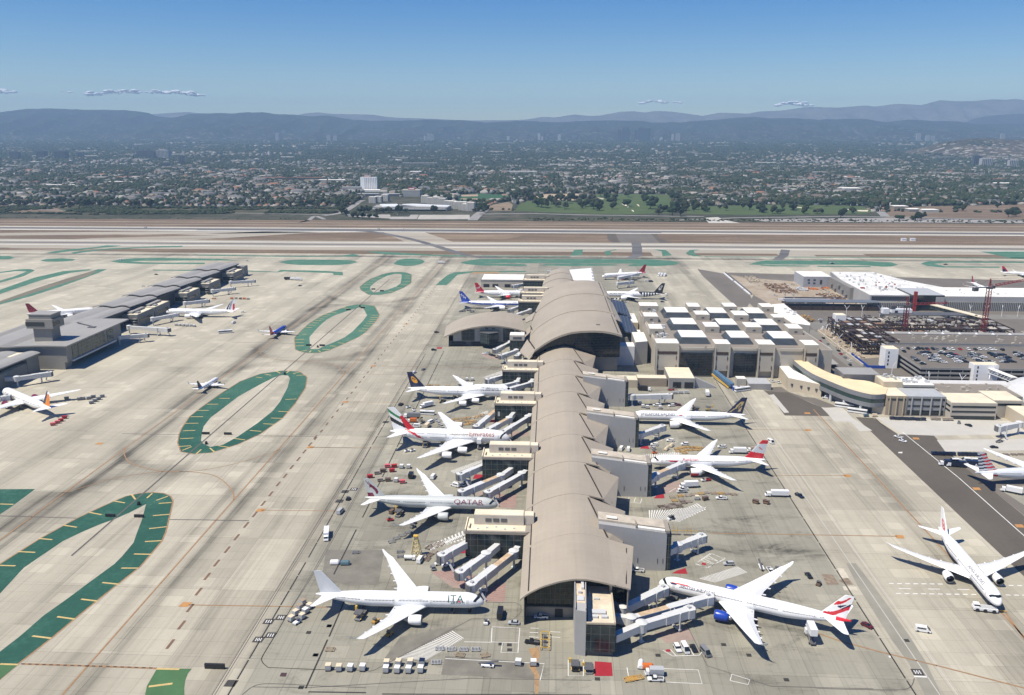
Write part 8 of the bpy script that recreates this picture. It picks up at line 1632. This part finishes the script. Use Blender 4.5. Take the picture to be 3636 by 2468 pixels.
def house_mass(name,P):
    V=houses_arr(P);n=len(P);F=np.vstack([TB,TR]);k=len(TB)
    wi=rng.integers(0,3,n);ri=rng.choice(5,n,p=(.32,.29,.06,.12,.21))+3
    mi=np.concatenate([np.repeat(wi[:,None],k,1),np.repeat(ri[:,None],len(TR),1)],1)
    Fa=F[None]+(np.arange(n)*10)[:,None,None]
    return npobj(name,npmesh(name,V.reshape(-1,3),Fa.reshape(-1,3),WM+RM,mi.ravel()),kind='stuff')
# lay out streets and gardens
H,T_=[],[]
y=2075.;row=0
while y<4700:
    row+=1;x=-2600-(y-2000)*.35;xe=1500+(y-2000)*.55
    while x<xe:
        x+=rng.uniform(15,24)
        nz=mn.noise(Vector((x*.0016,y*.0022,3)))
        if x<-350 and y<2120 and y<2120:continue
        if any(inpoly(x,y,q) for q in EXC) or abs((x+.1*y)%190)<15:continue
        u=rng.random()
        if nz>-.36 and u<.54:H.append((x,y+rng.uniform(-3,3),-.3,rng.uniform(9,17),rng.uniform(8,13),rng.uniform(2.8,6),rng.normal(0,.06)))
        elif u<.64:H.append((x,y,-.3,rng.uniform(20,45),rng.uniform(12,20),rng.uniform(4,10),0))
        for k in range(2 if nz>-.1 else 3):
            if rng.random()<.92:T_.append((x+rng.uniform(-9,9),y+rng.uniform(-13,13),-.3,rng.uniform(3,6.5)*(1.35 if nz<.05 else 1),rng.uniform(5,13)*(1.25 if nz<.05 else 1)))
    y+=25 if row%2 else 33
H=np.array(H);T_=np.array(T_);T_=T_[[not any(inpoly(a,b,q) for q in EXC) for a,b in T_[:,:2]]]
H=H[np.argsort(H[:,1]+.0*H[:,0])];T_=T_[np.argsort(T_[:,1])]
# the nearest ones stand on their own
hm_=[]
for i in range(6):
    V=houses_arr(np.array([(0,0,0,(11,14,16,12,18,13)[i],(9,10,11,12,12,9)[i],(3,3.4,5.4,3,3.6,5.8)[i],0)])).reshape(-1,3);F=np.vstack([TB,TR])
    for j in range(3):hm_.append(npmesh('house',V,F,[WM[(i+j)%3],RM[(i*2+j)%5]],np.array([0]*len(TB)+[1]*len(TR))))
vis=[i for i in range(len(H)) if abs(H[i,0]+.052*H[i,1])<.63*H[i,1]];pick=vis[:300]
for i in pick:
    o=npobj('house',hm_[rng.integers(len(hm_))],(H[i,0],H[i,1],-.3));o.rotation_euler.z=H[i,6];tag(o,'small low house among trees in the nearest streets beyond the airfield','house','houses in the nearest streets')
rest=np.ones(len(H),bool);rest[pick]=False;house_mass('neighbourhood_houses',H[rest])
cm_=[]
for i in range(8):
    v,f=crown(i+3,8,1);v=v*[1,1,.72];tv,tf=I1;tv=tv*[.06,.06,.5]+[0,0,.2]
    cm_.append(npmesh('tree',np.vstack([v,tv]),np.vstack([f,tf+len(v)]),[FOL[i%4],BARK],np.array([0]*len(f)+[1]*len(tf))))
vis=[i for i in range(len(T_)) if abs(T_[i,0]+.052*T_[i,1])<.63*T_[i,1]];pick=vis[:190]
for i in pick:
    o=npobj('tree',cm_[rng.integers(8)],(T_[i,0],T_[i,1],-.3));o.scale=(T_[i,3],T_[i,3],T_[i,4]);o.rotation_euler.z=rng.random()*6;tag(o,'dark broadleaf tree in the nearest streets beyond the airfield','tree','trees in the nearest streets')
rest=np.ones(len(T_),bool);rest[pick]=False
tree_mass('neighbourhood_trees',T_[rest],[(blob(I1[0],50+i,.3)*[1,1,.8]+[0,0,.75],I1[1]) for i in range(6)],FOL)
# scrub and bushes
B=[]
for _k in range(16000):
    x,y=rng.uniform(-1500,60),rng.uniform(1800,2110)
    if inpoly(x,y,SCRUBZ) and mn.noise(Vector((x*.006,y*.012,4)))+.25*mn.noise(Vector((x*.03,y*.04,1)))>-.12+.25*(y<1900):B.append((x,y,-.3,rng.uniform(2.2,7.5),rng.uniform(2,6.5)))
for i in range(420):B.append((rng.uniform(-60,1400),rng.normal(1852,14),-.3,rng.uniform(1.5,4),rng.uniform(1.5,4)))
for i in range(160):B.append((rng.uniform(-1500,1400),rng.uniform(1810,1840),-.3,rng.uniform(1.,2.5),rng.uniform(1,2)))
for i in range(260):B.append((rng.uniform(-1400,1500),rng.uniform(2060,2110),-.3,rng.uniform(3,6),rng.uniform(4,10)))
B=np.array([b for b in B if not any(inpoly(b[0],b[1],q) for q in (GOLF,GOLF2,COMPLEX))]);tree_mass('scrub_bushes',B,[(blob(I1[0],80+i,.35)*[1,1,.7]+[0,0,.5],I1[1]) for i in range(5)],FOL)
# golf course trees, each with crown and trunk
gm=[]
for i in range(6):
    v,f=crown(i+40,16,1);gm.append((npmesh('crown',v*[1,1,.62]+[0,0,.12],f,[FOL[(0,2,0,1,2,3)[i]]]),None))
tb_=MB().cyl(0,0,0,.62,.07,7,.04).beam((0,0,.4),(.3,.1,.75),.04).beam((0,0,.42),(-.25,-.15,.8),.04).build('trunk',BARK);TRK=tb_.data;bpy.data.objects.remove(tb_)
def bigtree(x,y,r,h,label,group):
    t=thing('golf_tree',label,'tree',(x,y,-.3),rng.random()*6,group);t.scale=(r*1.2,r*1.2,h*1.1)
    for nm,me in (('crown',gm[rng.integers(6)][0]),('trunk',TRK)):o=bpy.data.objects.new(nm,me);COL.objects.link(o);o.parent=t
GT=[(-112.1,2350.1),(-103.9,2466.6),(-96.7,2516.6),(-80.5,2595.6),(-75.9,2380),(-62.6,2298.6),(-52.9,2439.2),(-49,2174.2),(-38.5,2151.3),(-26.2,2129),(-15.2,2249.4),(-0.8,2384),(-2.5,2176.7),(12.4,2356.7),(9.5,2153.8),(21.1,2109),(26.8,2277.2),(38.2,2330.7),(49.5,2358.6),(55.8,2253.1),(64.9,2133.8),(78.3,2180.9),(89.2,2254.9),(87.7,2112.5),(99.6,2206),(101.3,2069.6),(113.5,2159.3),(136.8,2363.2),(128.1,2541.1),(160.1,2608.2),(147.6,2258),(166.8,2421.4),(136.7,2115.1),(209.9,2513.8),(187.5,2186.6),(243.9,2368.8),(244.8,2314.8),(230.7,2120),(246.7,2213.7),(331.1,2489.4),(324.7,2373),(318.8,2266.9),(291.4,2123.2),(297.1,2079.9),(324.3,2217.7),(312.4,2080.7),(345.2,2460.1),(276.2,2036.9),(240.4,1956.1),(256.1,2056.6),(265.7,1957.4),(281.2,1939.4)]
for q in GT:bigtree(q[0]+rng.normal(0,3),q[1]+rng.normal(0,3),rng.uniform(8,14),rng.uniform(14,23),'dark rounded tree standing on the green golf course','golf course trees')
for q in [(343.8,2418.6),(328.3,2264.3),(299.5,2085.8),(349.5,2173.4),(350.4,2109.1),(354.7,2068.5),(363.9,2049.1),(333.4,2047.5),(406.1,2133),(412.9,2091.7),(466.6,2157.6),(476.1,2115.7),(516.9,2182.1),(485.9,2055.5),(493.9,2036.4),(566.5,2141.4),(575.8,2120.9),(577.6,2100.4),(632.4,2166.3),(575.6,2002.9),(610.3,2015.9),(621.9,2031.7),(861.7,2341.2),(813.8,2197.7),(691.3,2213.6),(744.6,2286.1),(768.3,2240.4),(704.2,2028.4),(673.3,2008),(510.4,2018.2),(526.1,2011.5),(741.1,1873.1),(783.4,1875.3),(784.2,1865.7),(630.5,1916.9),(1074.1,2047.7),(1042.5,1973.1),(1016.5,1954.3),(976.4,2121.3),(985.2,2101.5),(1110.9,2191.4),(800,1892.4)]:bigtree(q[0]+rng.normal(0,3),q[1],rng.uniform(6,12),rng.uniform(9,19),'dark tree by the right hand strip of golf lawn and service road','trees by the right lawn')
for q in [(-201,2076.3),(-195.7,2097),(-189.4,2107.6),(-179.6,2077.5),(-170.8,2058),(-192,2037.3),(-180.6,2028.2),(-169.5,2000.4),(-498.5,1946.4),(-481.4,1911.8),(-453.6,1862.4),(-441.4,1859.7),(-429.8,1855.4),(-417.2,1861),(-399,1848.9),(-579.9,2254.6),(-592.4,2328.4),(-572.1,2279.3),(-589.9,2278.4),(-466.2,1984.8),(-455,1985.4),(-442,1986.1),(-424.6,1977.7),(-411,1987.7),(-397.2,1988.4),(-376.5,1989.5),(-369.6,1980.6),(-354.2,1981.4),(-288.9,1984.8),(-349.2,2627.8),(-344.3,2660.5),(-331.2,2628.7),(-298.5,2837.7),(-276.7,2766.3),(-265.8,2802.7),(-227.4,2804.7),(-524.7,2525.7)]:bigtree(q[0],q[1],rng.uniform(6,11),rng.uniform(8,17),'tree beside the white office complex beyond the runways','trees by the white complex')
for q in [(-1486.2,2452.5),(-1374.8,2280.6),(-1432,2393.2),(-1308,2178.6),(-1255.9,2181.3),(-1216.6,2134),(-1061.5,2142.1),(-1031.1,2096.4),(-1060.7,2166.6),(-630.4,2376.1),(-612.5,2377),(-585.3,2321.9)]:bigtree(q[0],q[1],rng.uniform(8,12),rng.uniform(12,20),'dark tree clump standing above the scrub at the left','clumps above the scrub')
# farther city
F1=[]
yy=4700.
while yy<10300:
    st_=24+(yy-4700)*.016;x=-.70*yy-300
    while x<.60*yy+400:
        x+=rng.uniform(.6,1.6)*st_;nz=mn.noise(Vector((x*.0009,yy*.0012,7)))
        if rng.random()<.17+.5*nz:F1.append((x,yy+rng.uniform(-10,10),zt(yy),rng.uniform(10,24)*(1+(yy>6500)*.4),rng.uniform(9,16),rng.uniform(3,9)*(1+(nz>.25)*.8),0))
    yy+=34+(yy-4700)*.025
RH=[(2558,11),(2643,39),(2728,61),(2792,82),(2896,118),(3057,140),(3198,145),(3329,136),(3464,132),(3652,140)]
for i in range(420):
    x=rng.uniform(RH[0][0]+150,RH[-1][0]-50);s_=rng.random()**1.5*.75;F1.append((x,5500+1100*s_,4+(lin(RH,x)-5)*s_**1.0*.98,rng.uniform(12,26),12,rng.uniform(4,9),0))
house_mass('distant_houses',np.array(F1))
n=70000;ty=4600+5800*rng.random(n)**1.15;tx=(rng.random(n)*1.32-.72)*ty;P=np.stack([tx,ty,np.array([zt(q)-1 for q in ty]),rng.uniform(4.5,10,n)*(1+(ty-4600)/6000),rng.uniform(6,13,n)],-1)
HT=np.array([(x,5500+1100*s_,2+(lin(RH,x)-5)*s_,rng.uniform(6,13),rng.uniform(8,14)) for x,s_ in [(rng.uniform(RH[0][0]+100,RH[-1][0]),rng.random()**1.2*.95) for _ in range(1500)] if mn.noise(Vector((x*.003,s_*4,2)))>-.15]);P=np.vstack([P,HT])
tree_mass('distant_trees',P,[(blob(I1[0],90+i,.3)*[1,1,.7]+[0,0,.6],I1[1]) for i in range(4)],FOL)
# big flat-roofed buildings
def bigbox(x,y,w,d,h,label,group=None,wm=None,name='warehouse',cat='building'):
    t=thing(name,label,cat,(x,y,zt(y)-.3),0,group);MB().box(-w/2,w/2,0,d,0,h).build('wall',wm or WM[rng.integers(3)],t);MB().box(-w/2-.3,w/2+.3,-.3,d+.3,h,h+.6).build('roof',ROOFW if rng.random()<.7 else CONCW,t)
for i in range(120):
    yy=rng.choice((2900,3300,3700,4200,4700,5200,5600,6400,7400,8600));yy=yy*rng.uniform(.94,1.06);x=(rng.random()*1.2-.66)*yy
    if any(inpoly(x,yy,q) for q in EXC):continue
    k=yy/4000;bigbox(x,yy,rng.uniform(25,110)*max(1,k*.8),rng.uniform(25,60),rng.uniform(5,11),'large pale flat roofed building far out in the city plain','large flat roofed city buildings')
for a,lab,w,h in (((-1103.4,3318),'terracotta roofed apartment block, left of a pair',70,11),((-997.7,3323.5),'terracotta roofed apartment block, right of a pair',75,11)):
    t=thing('apartment_block',lab,'building',(*a,-.3));MB().box(-w,w,0,30,0,h).build('wall',WM[1],t);MB().box(-w-1,w+1,-1,31,h,h+2).build('roof',RM[2],t)
for a,w,h,lab in (((-1597.3,3004.2),60,12,'bright white flat roofed hall at the left'),((-1757.1,2644.6),45,8,'white roofed hall at the far left edge'),((-1655.1,2848.8),90,8,'long pale low building at the left'),((-150.6,3820.6),120,16,'long pale campus building below the slim tower'),((-783.7,4898.5),190,14,'long bright white warehouse left of the slim tower'),((1178.2,3887.1),60,14,'pale square school building at right'),((2553.9,5850.1),130,10,'long white roof below the brown hill'),((851,2135.3),34,8,'white shop building by the road at right'),((861.1,2075.2),30,6,'smaller white building by the road at right'),((888.6,2057.1),40,6,'third white building by the road at right'),((529.2,2603.8),36,9,'white apartment house above the right lawn'),((696.1,2644.3),22,10,'pale block above the right lawn'),((802.1,2682.3),26,8,'cream block right of the pale one above the lawn')):bigbox(a[0],a[1],w,30,h,lab)
for a,w,lab in (((869.2,2419.2),36,'terracotta roofed shops by the bend of the road'),((891.4,2368.1),50,'longer terracotta roofed shops by the road'),((935,3619.2),40,'red brick school building at right')):
    t=thing('shop_building',lab,'building',(*a,-.3));MB().box(-w/2,w/2,0,20,0,6).build('wall',WM[1],t);MB().box(-w/2-1,w/2+1,-1,21,6,8).build('roof',RM[2],t)
# towers
def towerb(x,y,w,h,label,m=None,z0=None,rows=True,group=None):
    t=thing('tower_block',label,'tower',(x,y,(zt(y) if z0 is None else z0)-.3),0,group);d=min(w*.6,40);MB().box(-w/2,w/2,0,d,0,h).build('wall',m or CONCG,t)
    if rows:
        for k in range(max(2,int(w/9))):xx=-w/2+w*(k+.5)/max(2,int(w/9));MB().box(xx-1.8,xx+1.8,-.3,0,3,h-2).build('window_strip',GLASS,t)
    MB().box(-w/4,w/4,d*.3,d*.7,h,h+4).build('roof_house',m or CONCG,t)
DT=mat('dark_tower',(.09,.095,.105),.4,var=.1);PT=mat('pale_tower',(.42,.41,.39),.7,var=.08)
for x,y,w,h,dk,lab in ((-3630,5560,58,49,1,'dark block, first in the far left row of towers'),(-3550,5730,63,45,1,'block second in the far left row of towers'),(-3322,5577,84,51,1,'broad dark block in the far left row of towers'),(-3280,5740,43,37,1,'smaller block ending the far left row of towers'),(-2796,5700,123,52,1,'broad dark ribbed block left of a paler ribbed one'),(-2684,5710,91,54,0,'pale ribbed block right of a broad dark one'),(-2208,4930,28,51,1,'slim dark tower alone in the left plain'),(-2143,4586,40,24,1,'low dark block left of the slim dark tower'),(-165,4496,9,37,0,'slim pale bell tower in the middle plain'),(2380,4989,42,54,1,'dark tower under the brown hill at right'),(2404,4925,59,42,0,'pale tower right of the dark one under the hill'),(2509,4846,47,37,0,'pale office block at the right edge of the plain')):towerb(x,y,w,h,lab,DT if dk else PT)
for x,w,h,dk in [(PYX[0],a,b,k) for PYX,a,b,k in zip([(727,122),(795,122),(920,122),(1012,122),(1357,123),(1412,123),(-217,131),(-344,131),(-178,131),(24,131),(-581,131),(-1568,122),(-1524,104),(-1478,104),(-1199,140),(-1142,140),(-134,131),(163,131),(247,131),(1077,123),(1132,123),(1223,123)],(60,120,60,190,32,42,42,36,30,44,40,26,60,62,30,34,44,40,40,44,40,40),(165,190,165,185,98,98,105,85,60,90,65,74,100,100,70,66,60,72,70,70,45,55),(1,1,1,1,0,0,0,1,0,0,0,0,0,0,1,1,1,1,1,0,0,0))]:towerb(x,10200+rng.uniform(-110,110),w*.76,h*.78,'very distant dark office tower in the haze' if dk else 'very distant pale office tower in the haze',DT if dk else PT,None,w>50,'very distant '+('dark' if dk else 'pale')+' towers')
for x in [p[0] for p in [(-2680,130),(-2605,130),(-3292,107)]]+[p[0] for p in [(1386,137),(4088,101),(4192,108),(5016,138),(4245,108)]]:towerb(x,10000,46,rng.uniform(58,98),'distant grey tower standing alone in the haze',CONCG,None,False,'lone distant towers')
# buildings just beyond the runways
t=thing('hotel_tower','tall white ribbed hotel slab beyond the runways','hotel',(-612,2747,-.3));MB().box(-27,27,0,18,0,44).build('wall',WHITE,t);MB().box(-14,6,3,14,44,49).build('roof_house',mat('pinkish_roofhouse',(.50,.36,.30),.8,var=.1),t)
for i in range(7):MB().box(-13+i*5.8,-10.4+i*5.8,-.4,0,2,42).build('window_strip',GREYP,t)
MB().box(-60,60,-40,-4,0,6).build('podium',ROOFW,t)
t=thing('office_block','grey banded office block with a red sign on its roof beyond the runways','building',(-432,2505,-.3));MB().box(-27,27,0,30,0,20).build('wall',CONCW,t);MB().box(-9,11,4,8,20,26).build('roof_sign',RED,t)
for z in (3,7,11,15):MB().box(-26.5,26.5,-.3,0,z,z+1.8).build('window_band',GREYP,t)
MB().box(-7,9,3.7,3.98,21.5,24.5).build('sign_panel',WHITE,t)
t=thing('office_complex','low white roofed courtyard complex just beyond the runways','building',(-350,2034,-.3))
MB().prism([(-95,0),(85,0),(92,40),(-15,85),(-100,70)],0,9).build('wall',CONCG,t);MB().prism([(-70,4),(-30,4),(-50,78),(-92,66)],9,11).build('west_roof',WHITE,t);MB().prism([(10,30),(88,8),(90,38),(-10,82),(-35,70)],9,11.2).build('east_roof',WHITE,t);MB().box(-60,82,-2,6,4.5,5.5).box(-96,-50,-2,8,4,5.5).build('ledge',WHITE,t);MB().box(-90,82,-.4,0,1,3.5).build('window_band',GLASS,t);MB().prism([(-28,10),(8,28),(-34,66)],9,9.2).build('courtyard',DKF,t)
AP_=[(-354.9,2266.4),(-335.8,2243.6),(-317,2221.2),(-298.6,2199.3),(-276.5,2145.3),(-260.3,2103.9),(-245.2,2084.2),(-229.7,2058.9),(-219.4,2045.6),(-207.8,2036.5),(-495.8,2259),(-485.2,2283.8),(-474.8,2321.8)]
for i,q in enumerate(AP_):
    t=thing('apartment_block','white and grey striped apartment block in the row behind the courtyard complex','building',(q[0],q[1],-.3),R(-12),'row of striped apartment blocks');h=rng.uniform(16,21);MB().box(-10,10,0,14,0,h).build('wall',CONCW,t)
    for k in (-6,0,6):MB().box(k-1.4,k+1.4,-.4,0,1,h-1).build('balcony_strip',GREYP,t)
    MB().box(-9.5,9.5,.5,13.5,h,h+.4).build('roof',ROOFW,t)
for a,w,lab in (((-662.2,2711.2),60,'dark hotel wing left of the white hotel slab'),((-521.7,2510.9),150,'dark low hall in front of the hotel podium')):t=thing('hall_building',lab,'building',(*a,-.3));MB().box(-w/2,w/2,0,25,0,14 if w<100 else 7).build('wall',DT if w>100 else CONCG,t);MB().box(-w/2,w/2,0,25,14 if w<100 else 7,14.4 if w<100 else 7.4).build('roof',GREYP,t)
t=thing('pylon','lattice pylon by the edge of the golf course','pylon',(*(-106.1,2124.8),-.3));m=MB()
for a,b in ((-3,-3),(3,-3),(3,3),(-3,3)):m.beam((a,b,0),(a*.15,b*.15,26),.5)
m.build('frame',STEEL,t);MB().box(-3,3,-.3,.3,22,22.6).box(-2.2,2.2,-.3,.3,25,25.6).build('cross_arm',STEEL,t)
many('car',[(-440+i*9+rng.uniform(-2,2),1938+rng.uniform(-3,3)) for i in range(12)],90,'white','car parked in the strip lot below the courtyard complex','cars in the strip lot',parts=False,cols=['white','grey','black','silver'],z=-.1)
many('car',[(rng.uniform(560,900),rng.uniform(1876,1884)) for i in range(26)],90,'white','car parked in the far lot beside the right lawn','cars in the far lot',parts=False,cols=['white','grey','blue','silver'],z=-.1)
# hangar-like small things by the runway
many('van',(-816.2,1634.1) and [(-816.2,1634.1),(-346.6,1630.7),(-296.9,1627.8)],0,'white','white vehicle beside the far runway','vehicles beside the far runway',parts=False);
for a,lab in (((609.4,1503.9),'left white instrument shed in the runway grass'),((625.2,1504.8),'right white instrument shed in the runway grass')):t=thing('instrument_shed',lab,'shed',(*a,0));MB().box(-4,4,-3,3,0,4).build('wall',WHITE,t);MB().box(-4.3,4.3,-3.3,3.3,4,4.5).build('roof',WHITE,t)

# ------------------------------------------------------------------ hills
def hillmat(name,a,b,houses=0.):
    g=NB(name);P=g.g.outputs['Position'];n_=g.noise(.0022,P,7,.7);f=g.noise(.012,P,4,.7)
    k=g.math('ADD',g.math('MULTIPLY',n_,.6),g.math('MULTIPLY',f,.4));c=g.ramp(k,[(.38,a),(.62,b)])
    if houses:
        h=g.noise(.02,P,2,.5);s=g.n('ShaderNodeSeparateXYZ');g.l(P,s.inputs[0]);c=g.mix(g.math('MULTIPLY',g.mr(h,.60,.66),g.mr(s.outputs[2],120,330,houses,houses*.25)),c,(.45,.42,.38))
    return g.done(c,.95,.05)
def hills(name,ridge,y0,y1,zb,m,rough=.24,rows=34,step=45,seed=0,kind='structure',back=1600):
    xs=np.arange(ridge[0][0],ridge[-1][0],step);mb=MB();rg=[]
    for j in range(rows+6):
        s_=j/(rows-1) if j<rows else 1+(j-rows+1)/6*.6;line_=[]
        for x in xs:
            zr=lin(ridge,x);sp=abs(mn.noise(Vector((x*.0021+seed,s_*1.3,seed))));fine=mn.noise(Vector((x*.006,s_*5,seed+9)))+.5*mn.noise(Vector((x*.016,s_*12,seed)))
            if s_<=1:
                e=s_**(.75+.9*sp);z=zb+(zr-zb)*e*(1+rough*fine*(1-s_)*1.4)-(zr-zb)*rough*sp*sin(pi*s_)*1.2
                y=y0+(y1-y0)*s_+mn.noise(Vector((x*.001,seed,2)))*500*(1-s_)
            else:z=zr-(zr-zb)*(s_-1)*1.4;y=y1+(s_-1)*back
            line_.append((x,y,z))
        rg.append(line_)
    mb.rings(rg,closed=False,cap0=False,cap1=False)
    mb.f=[f[::-1] for f in mb.f]
    o=mb.build(name,m,smooth=True);o['kind']=kind;return o
NEAR=[(-9246,409),(-8604,474),(-8473,507),(-8093,534),(-7543,541),(-7271,524),(-6998,524),(-6701,519),(-6431,504),(-6261,472),(-6118,430),(-5849,406),(-5672,448),(-5474,464),(-5253,470),(-4886,470),(-4640,484),(-4446,479),(-4277,456),(-3914,446),(-3673,423),(-3479,427)]+[(-3322,405),(-3082,378),(-2746,359),(-2361,363),(-2001,377),(-1787,358),(-1500,369),(-1310,358),(-1072,335),(-693,346),(-314,352),(16,334),(251,345),(509,361),(837,352),(1188,352),(1514,329)]+[(1759,338),(2089,349),(2373,376),(2722,402),(2940,412),(3117,380),(3420,397),(3573,390),(3858,358),(4030,379),(4245,390),(4463,368),(4810,347),(5132,357),(5409,368),(5668,346),(5885,325),(6100,310),(6789,310),(7162,303)]
NEAR=[(x,z+14*mn.noise(Vector((x*.004,1,1)))) for x,z in NEAR]
fine_=[]
for (a,za),(b,zb) in zip(NEAR,NEAR[1:]):
    for k in range(5):x=a+(b-a)*k/5;fine_.append((x,za+(zb-za)*k/5+16*mn.noise(Vector((x*.003,2,1)))+8*mn.noise(Vector((x*.009,2,1)))))
hills('hills',fine_,10300,13000,85,hillmat('chaparral_hills',(.012,.017,.012),(.034,.034,.026),.42),seed=3)
hills('hills',[(6334,235),(6495,295),(6611,326),(6839,413),(7072,453),(7308,472),(7544,484),(7783,472),(8268,400)],12800,14600,110,hillmat('right_hill_scrub',(.025,.027,.02),(.055,.05,.04)),seed=11)
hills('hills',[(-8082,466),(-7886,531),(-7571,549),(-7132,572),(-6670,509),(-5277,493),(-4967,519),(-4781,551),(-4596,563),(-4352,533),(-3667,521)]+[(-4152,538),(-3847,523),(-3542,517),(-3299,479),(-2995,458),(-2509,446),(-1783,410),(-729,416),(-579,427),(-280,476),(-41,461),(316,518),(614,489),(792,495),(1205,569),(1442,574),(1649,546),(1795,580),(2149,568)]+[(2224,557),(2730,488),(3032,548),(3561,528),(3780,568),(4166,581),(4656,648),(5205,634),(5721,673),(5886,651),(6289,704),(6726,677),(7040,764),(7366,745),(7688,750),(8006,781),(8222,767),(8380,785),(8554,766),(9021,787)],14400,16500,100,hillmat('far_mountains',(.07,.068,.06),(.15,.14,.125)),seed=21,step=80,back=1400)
hills('brown_hill',[(2558,11),(2643,39),(2728,61),(2792,82),(2896,118),(3057,140),(3198,145),(3329,136),(3464,132),(3652,140)],5500,6600,5,hillmat('dry_hill',(.030,.032,.020),(.10,.078,.054),.7),seed=31,step=25,rough=.1,back=1200)
# ------------------------------------------------------------------ clouds (outside the haze)
g_=NB('cloud_white');g_.l(g_.mr(g_.noise(.009,g_.g.outputs['Position'],6,.7),.34,.52),g_.b.inputs['Alpha']);CLM=g_.done((.97,.97,.97),1.,0.);ts=g_.n('ShaderNodeBsdfTranslucent');ts.inputs[0].default_value=(1,1,1,1);mx=g_.n('ShaderNodeMixShader');tp=g_.n('ShaderNodeBsdfTransparent');m2=g_.n('ShaderNodeMixShader');g_.b.inputs['Alpha'].default_value=1
al=g_.b.inputs['Alpha'].links[0].from_socket;g_.nt.links.remove(g_.b.inputs['Alpha'].links[0]);mx.inputs[0].default_value=.2;g_.l(g_.b.outputs[0],mx.inputs[1]);g_.l(ts.outputs[0],mx.inputs[2]);g_.l(al,m2.inputs[0]);g_.l(tp.outputs[0],m2.inputs[1]);g_.l(mx.outputs[0],m2.inputs[2]);g_.l(m2.outputs[0],g_.nt.nodes['Material Output'].inputs[0])
def cloud(label,pts,n,r):
    V,F,o_=[],[],0
    for i in range(n):
        k=rng.random()*(len(pts)-1);a=int(k);t=k-a;x=pts[a][0]+(pts[a+1][0]-pts[a][0])*t;z=pts[a][1]+(pts[a+1][1]-pts[a][1])*t
        s_=r*rng.uniform(.3,1)*(.5+.8*abs(sin(k*2.3+1)));V.append(blob(I2[0],700+i,.12)*[s_*1.6,s_*1.2,s_*.55]+[x+rng.normal(0,r*.5),33000+rng.normal(0,300),z+rng.uniform(-.3,.8)*s_]);F.append(I2[1]+o_);o_+=len(I2[0])
    o=npobj('cloud',npmesh('cloud',np.vstack(V),np.vstack(F),[CLM]));tag(o,label,'cloud')
cloud('long flat white cloud low over the left hills',[(-18194,1623),(-17625,1657),(-16930,1702),(-16305,1712),(-15686,1664),(-15063,1674),(-14565,1685),(-14199,1614),(-13831,1578)],150,88)
cloud('small white cloud cut by the left edge',[(-22100,1702),(-21717,1713),(-21463,1713),(-21342,1677)],26,95);cloud('tiny puff left of the long flat cloud',[(-19186,1731),(-19057,1754),(-18934,1730)],5,80)
cloud('thin white cloud right of the centre',[(3020,1239),(3284,1278),(3635,1329),(3930,1294),(4079,1248)],40,60);cloud('tiny puff right of the centre cloud',[(4459,1270),(4546,1287),(4635,1264)],4,60)
cloud('small white cloud resting above the far right mountains',[(8262,1156),(8477,1231),(8753,1220),(9030,1187),(9363,1144)],50,75)
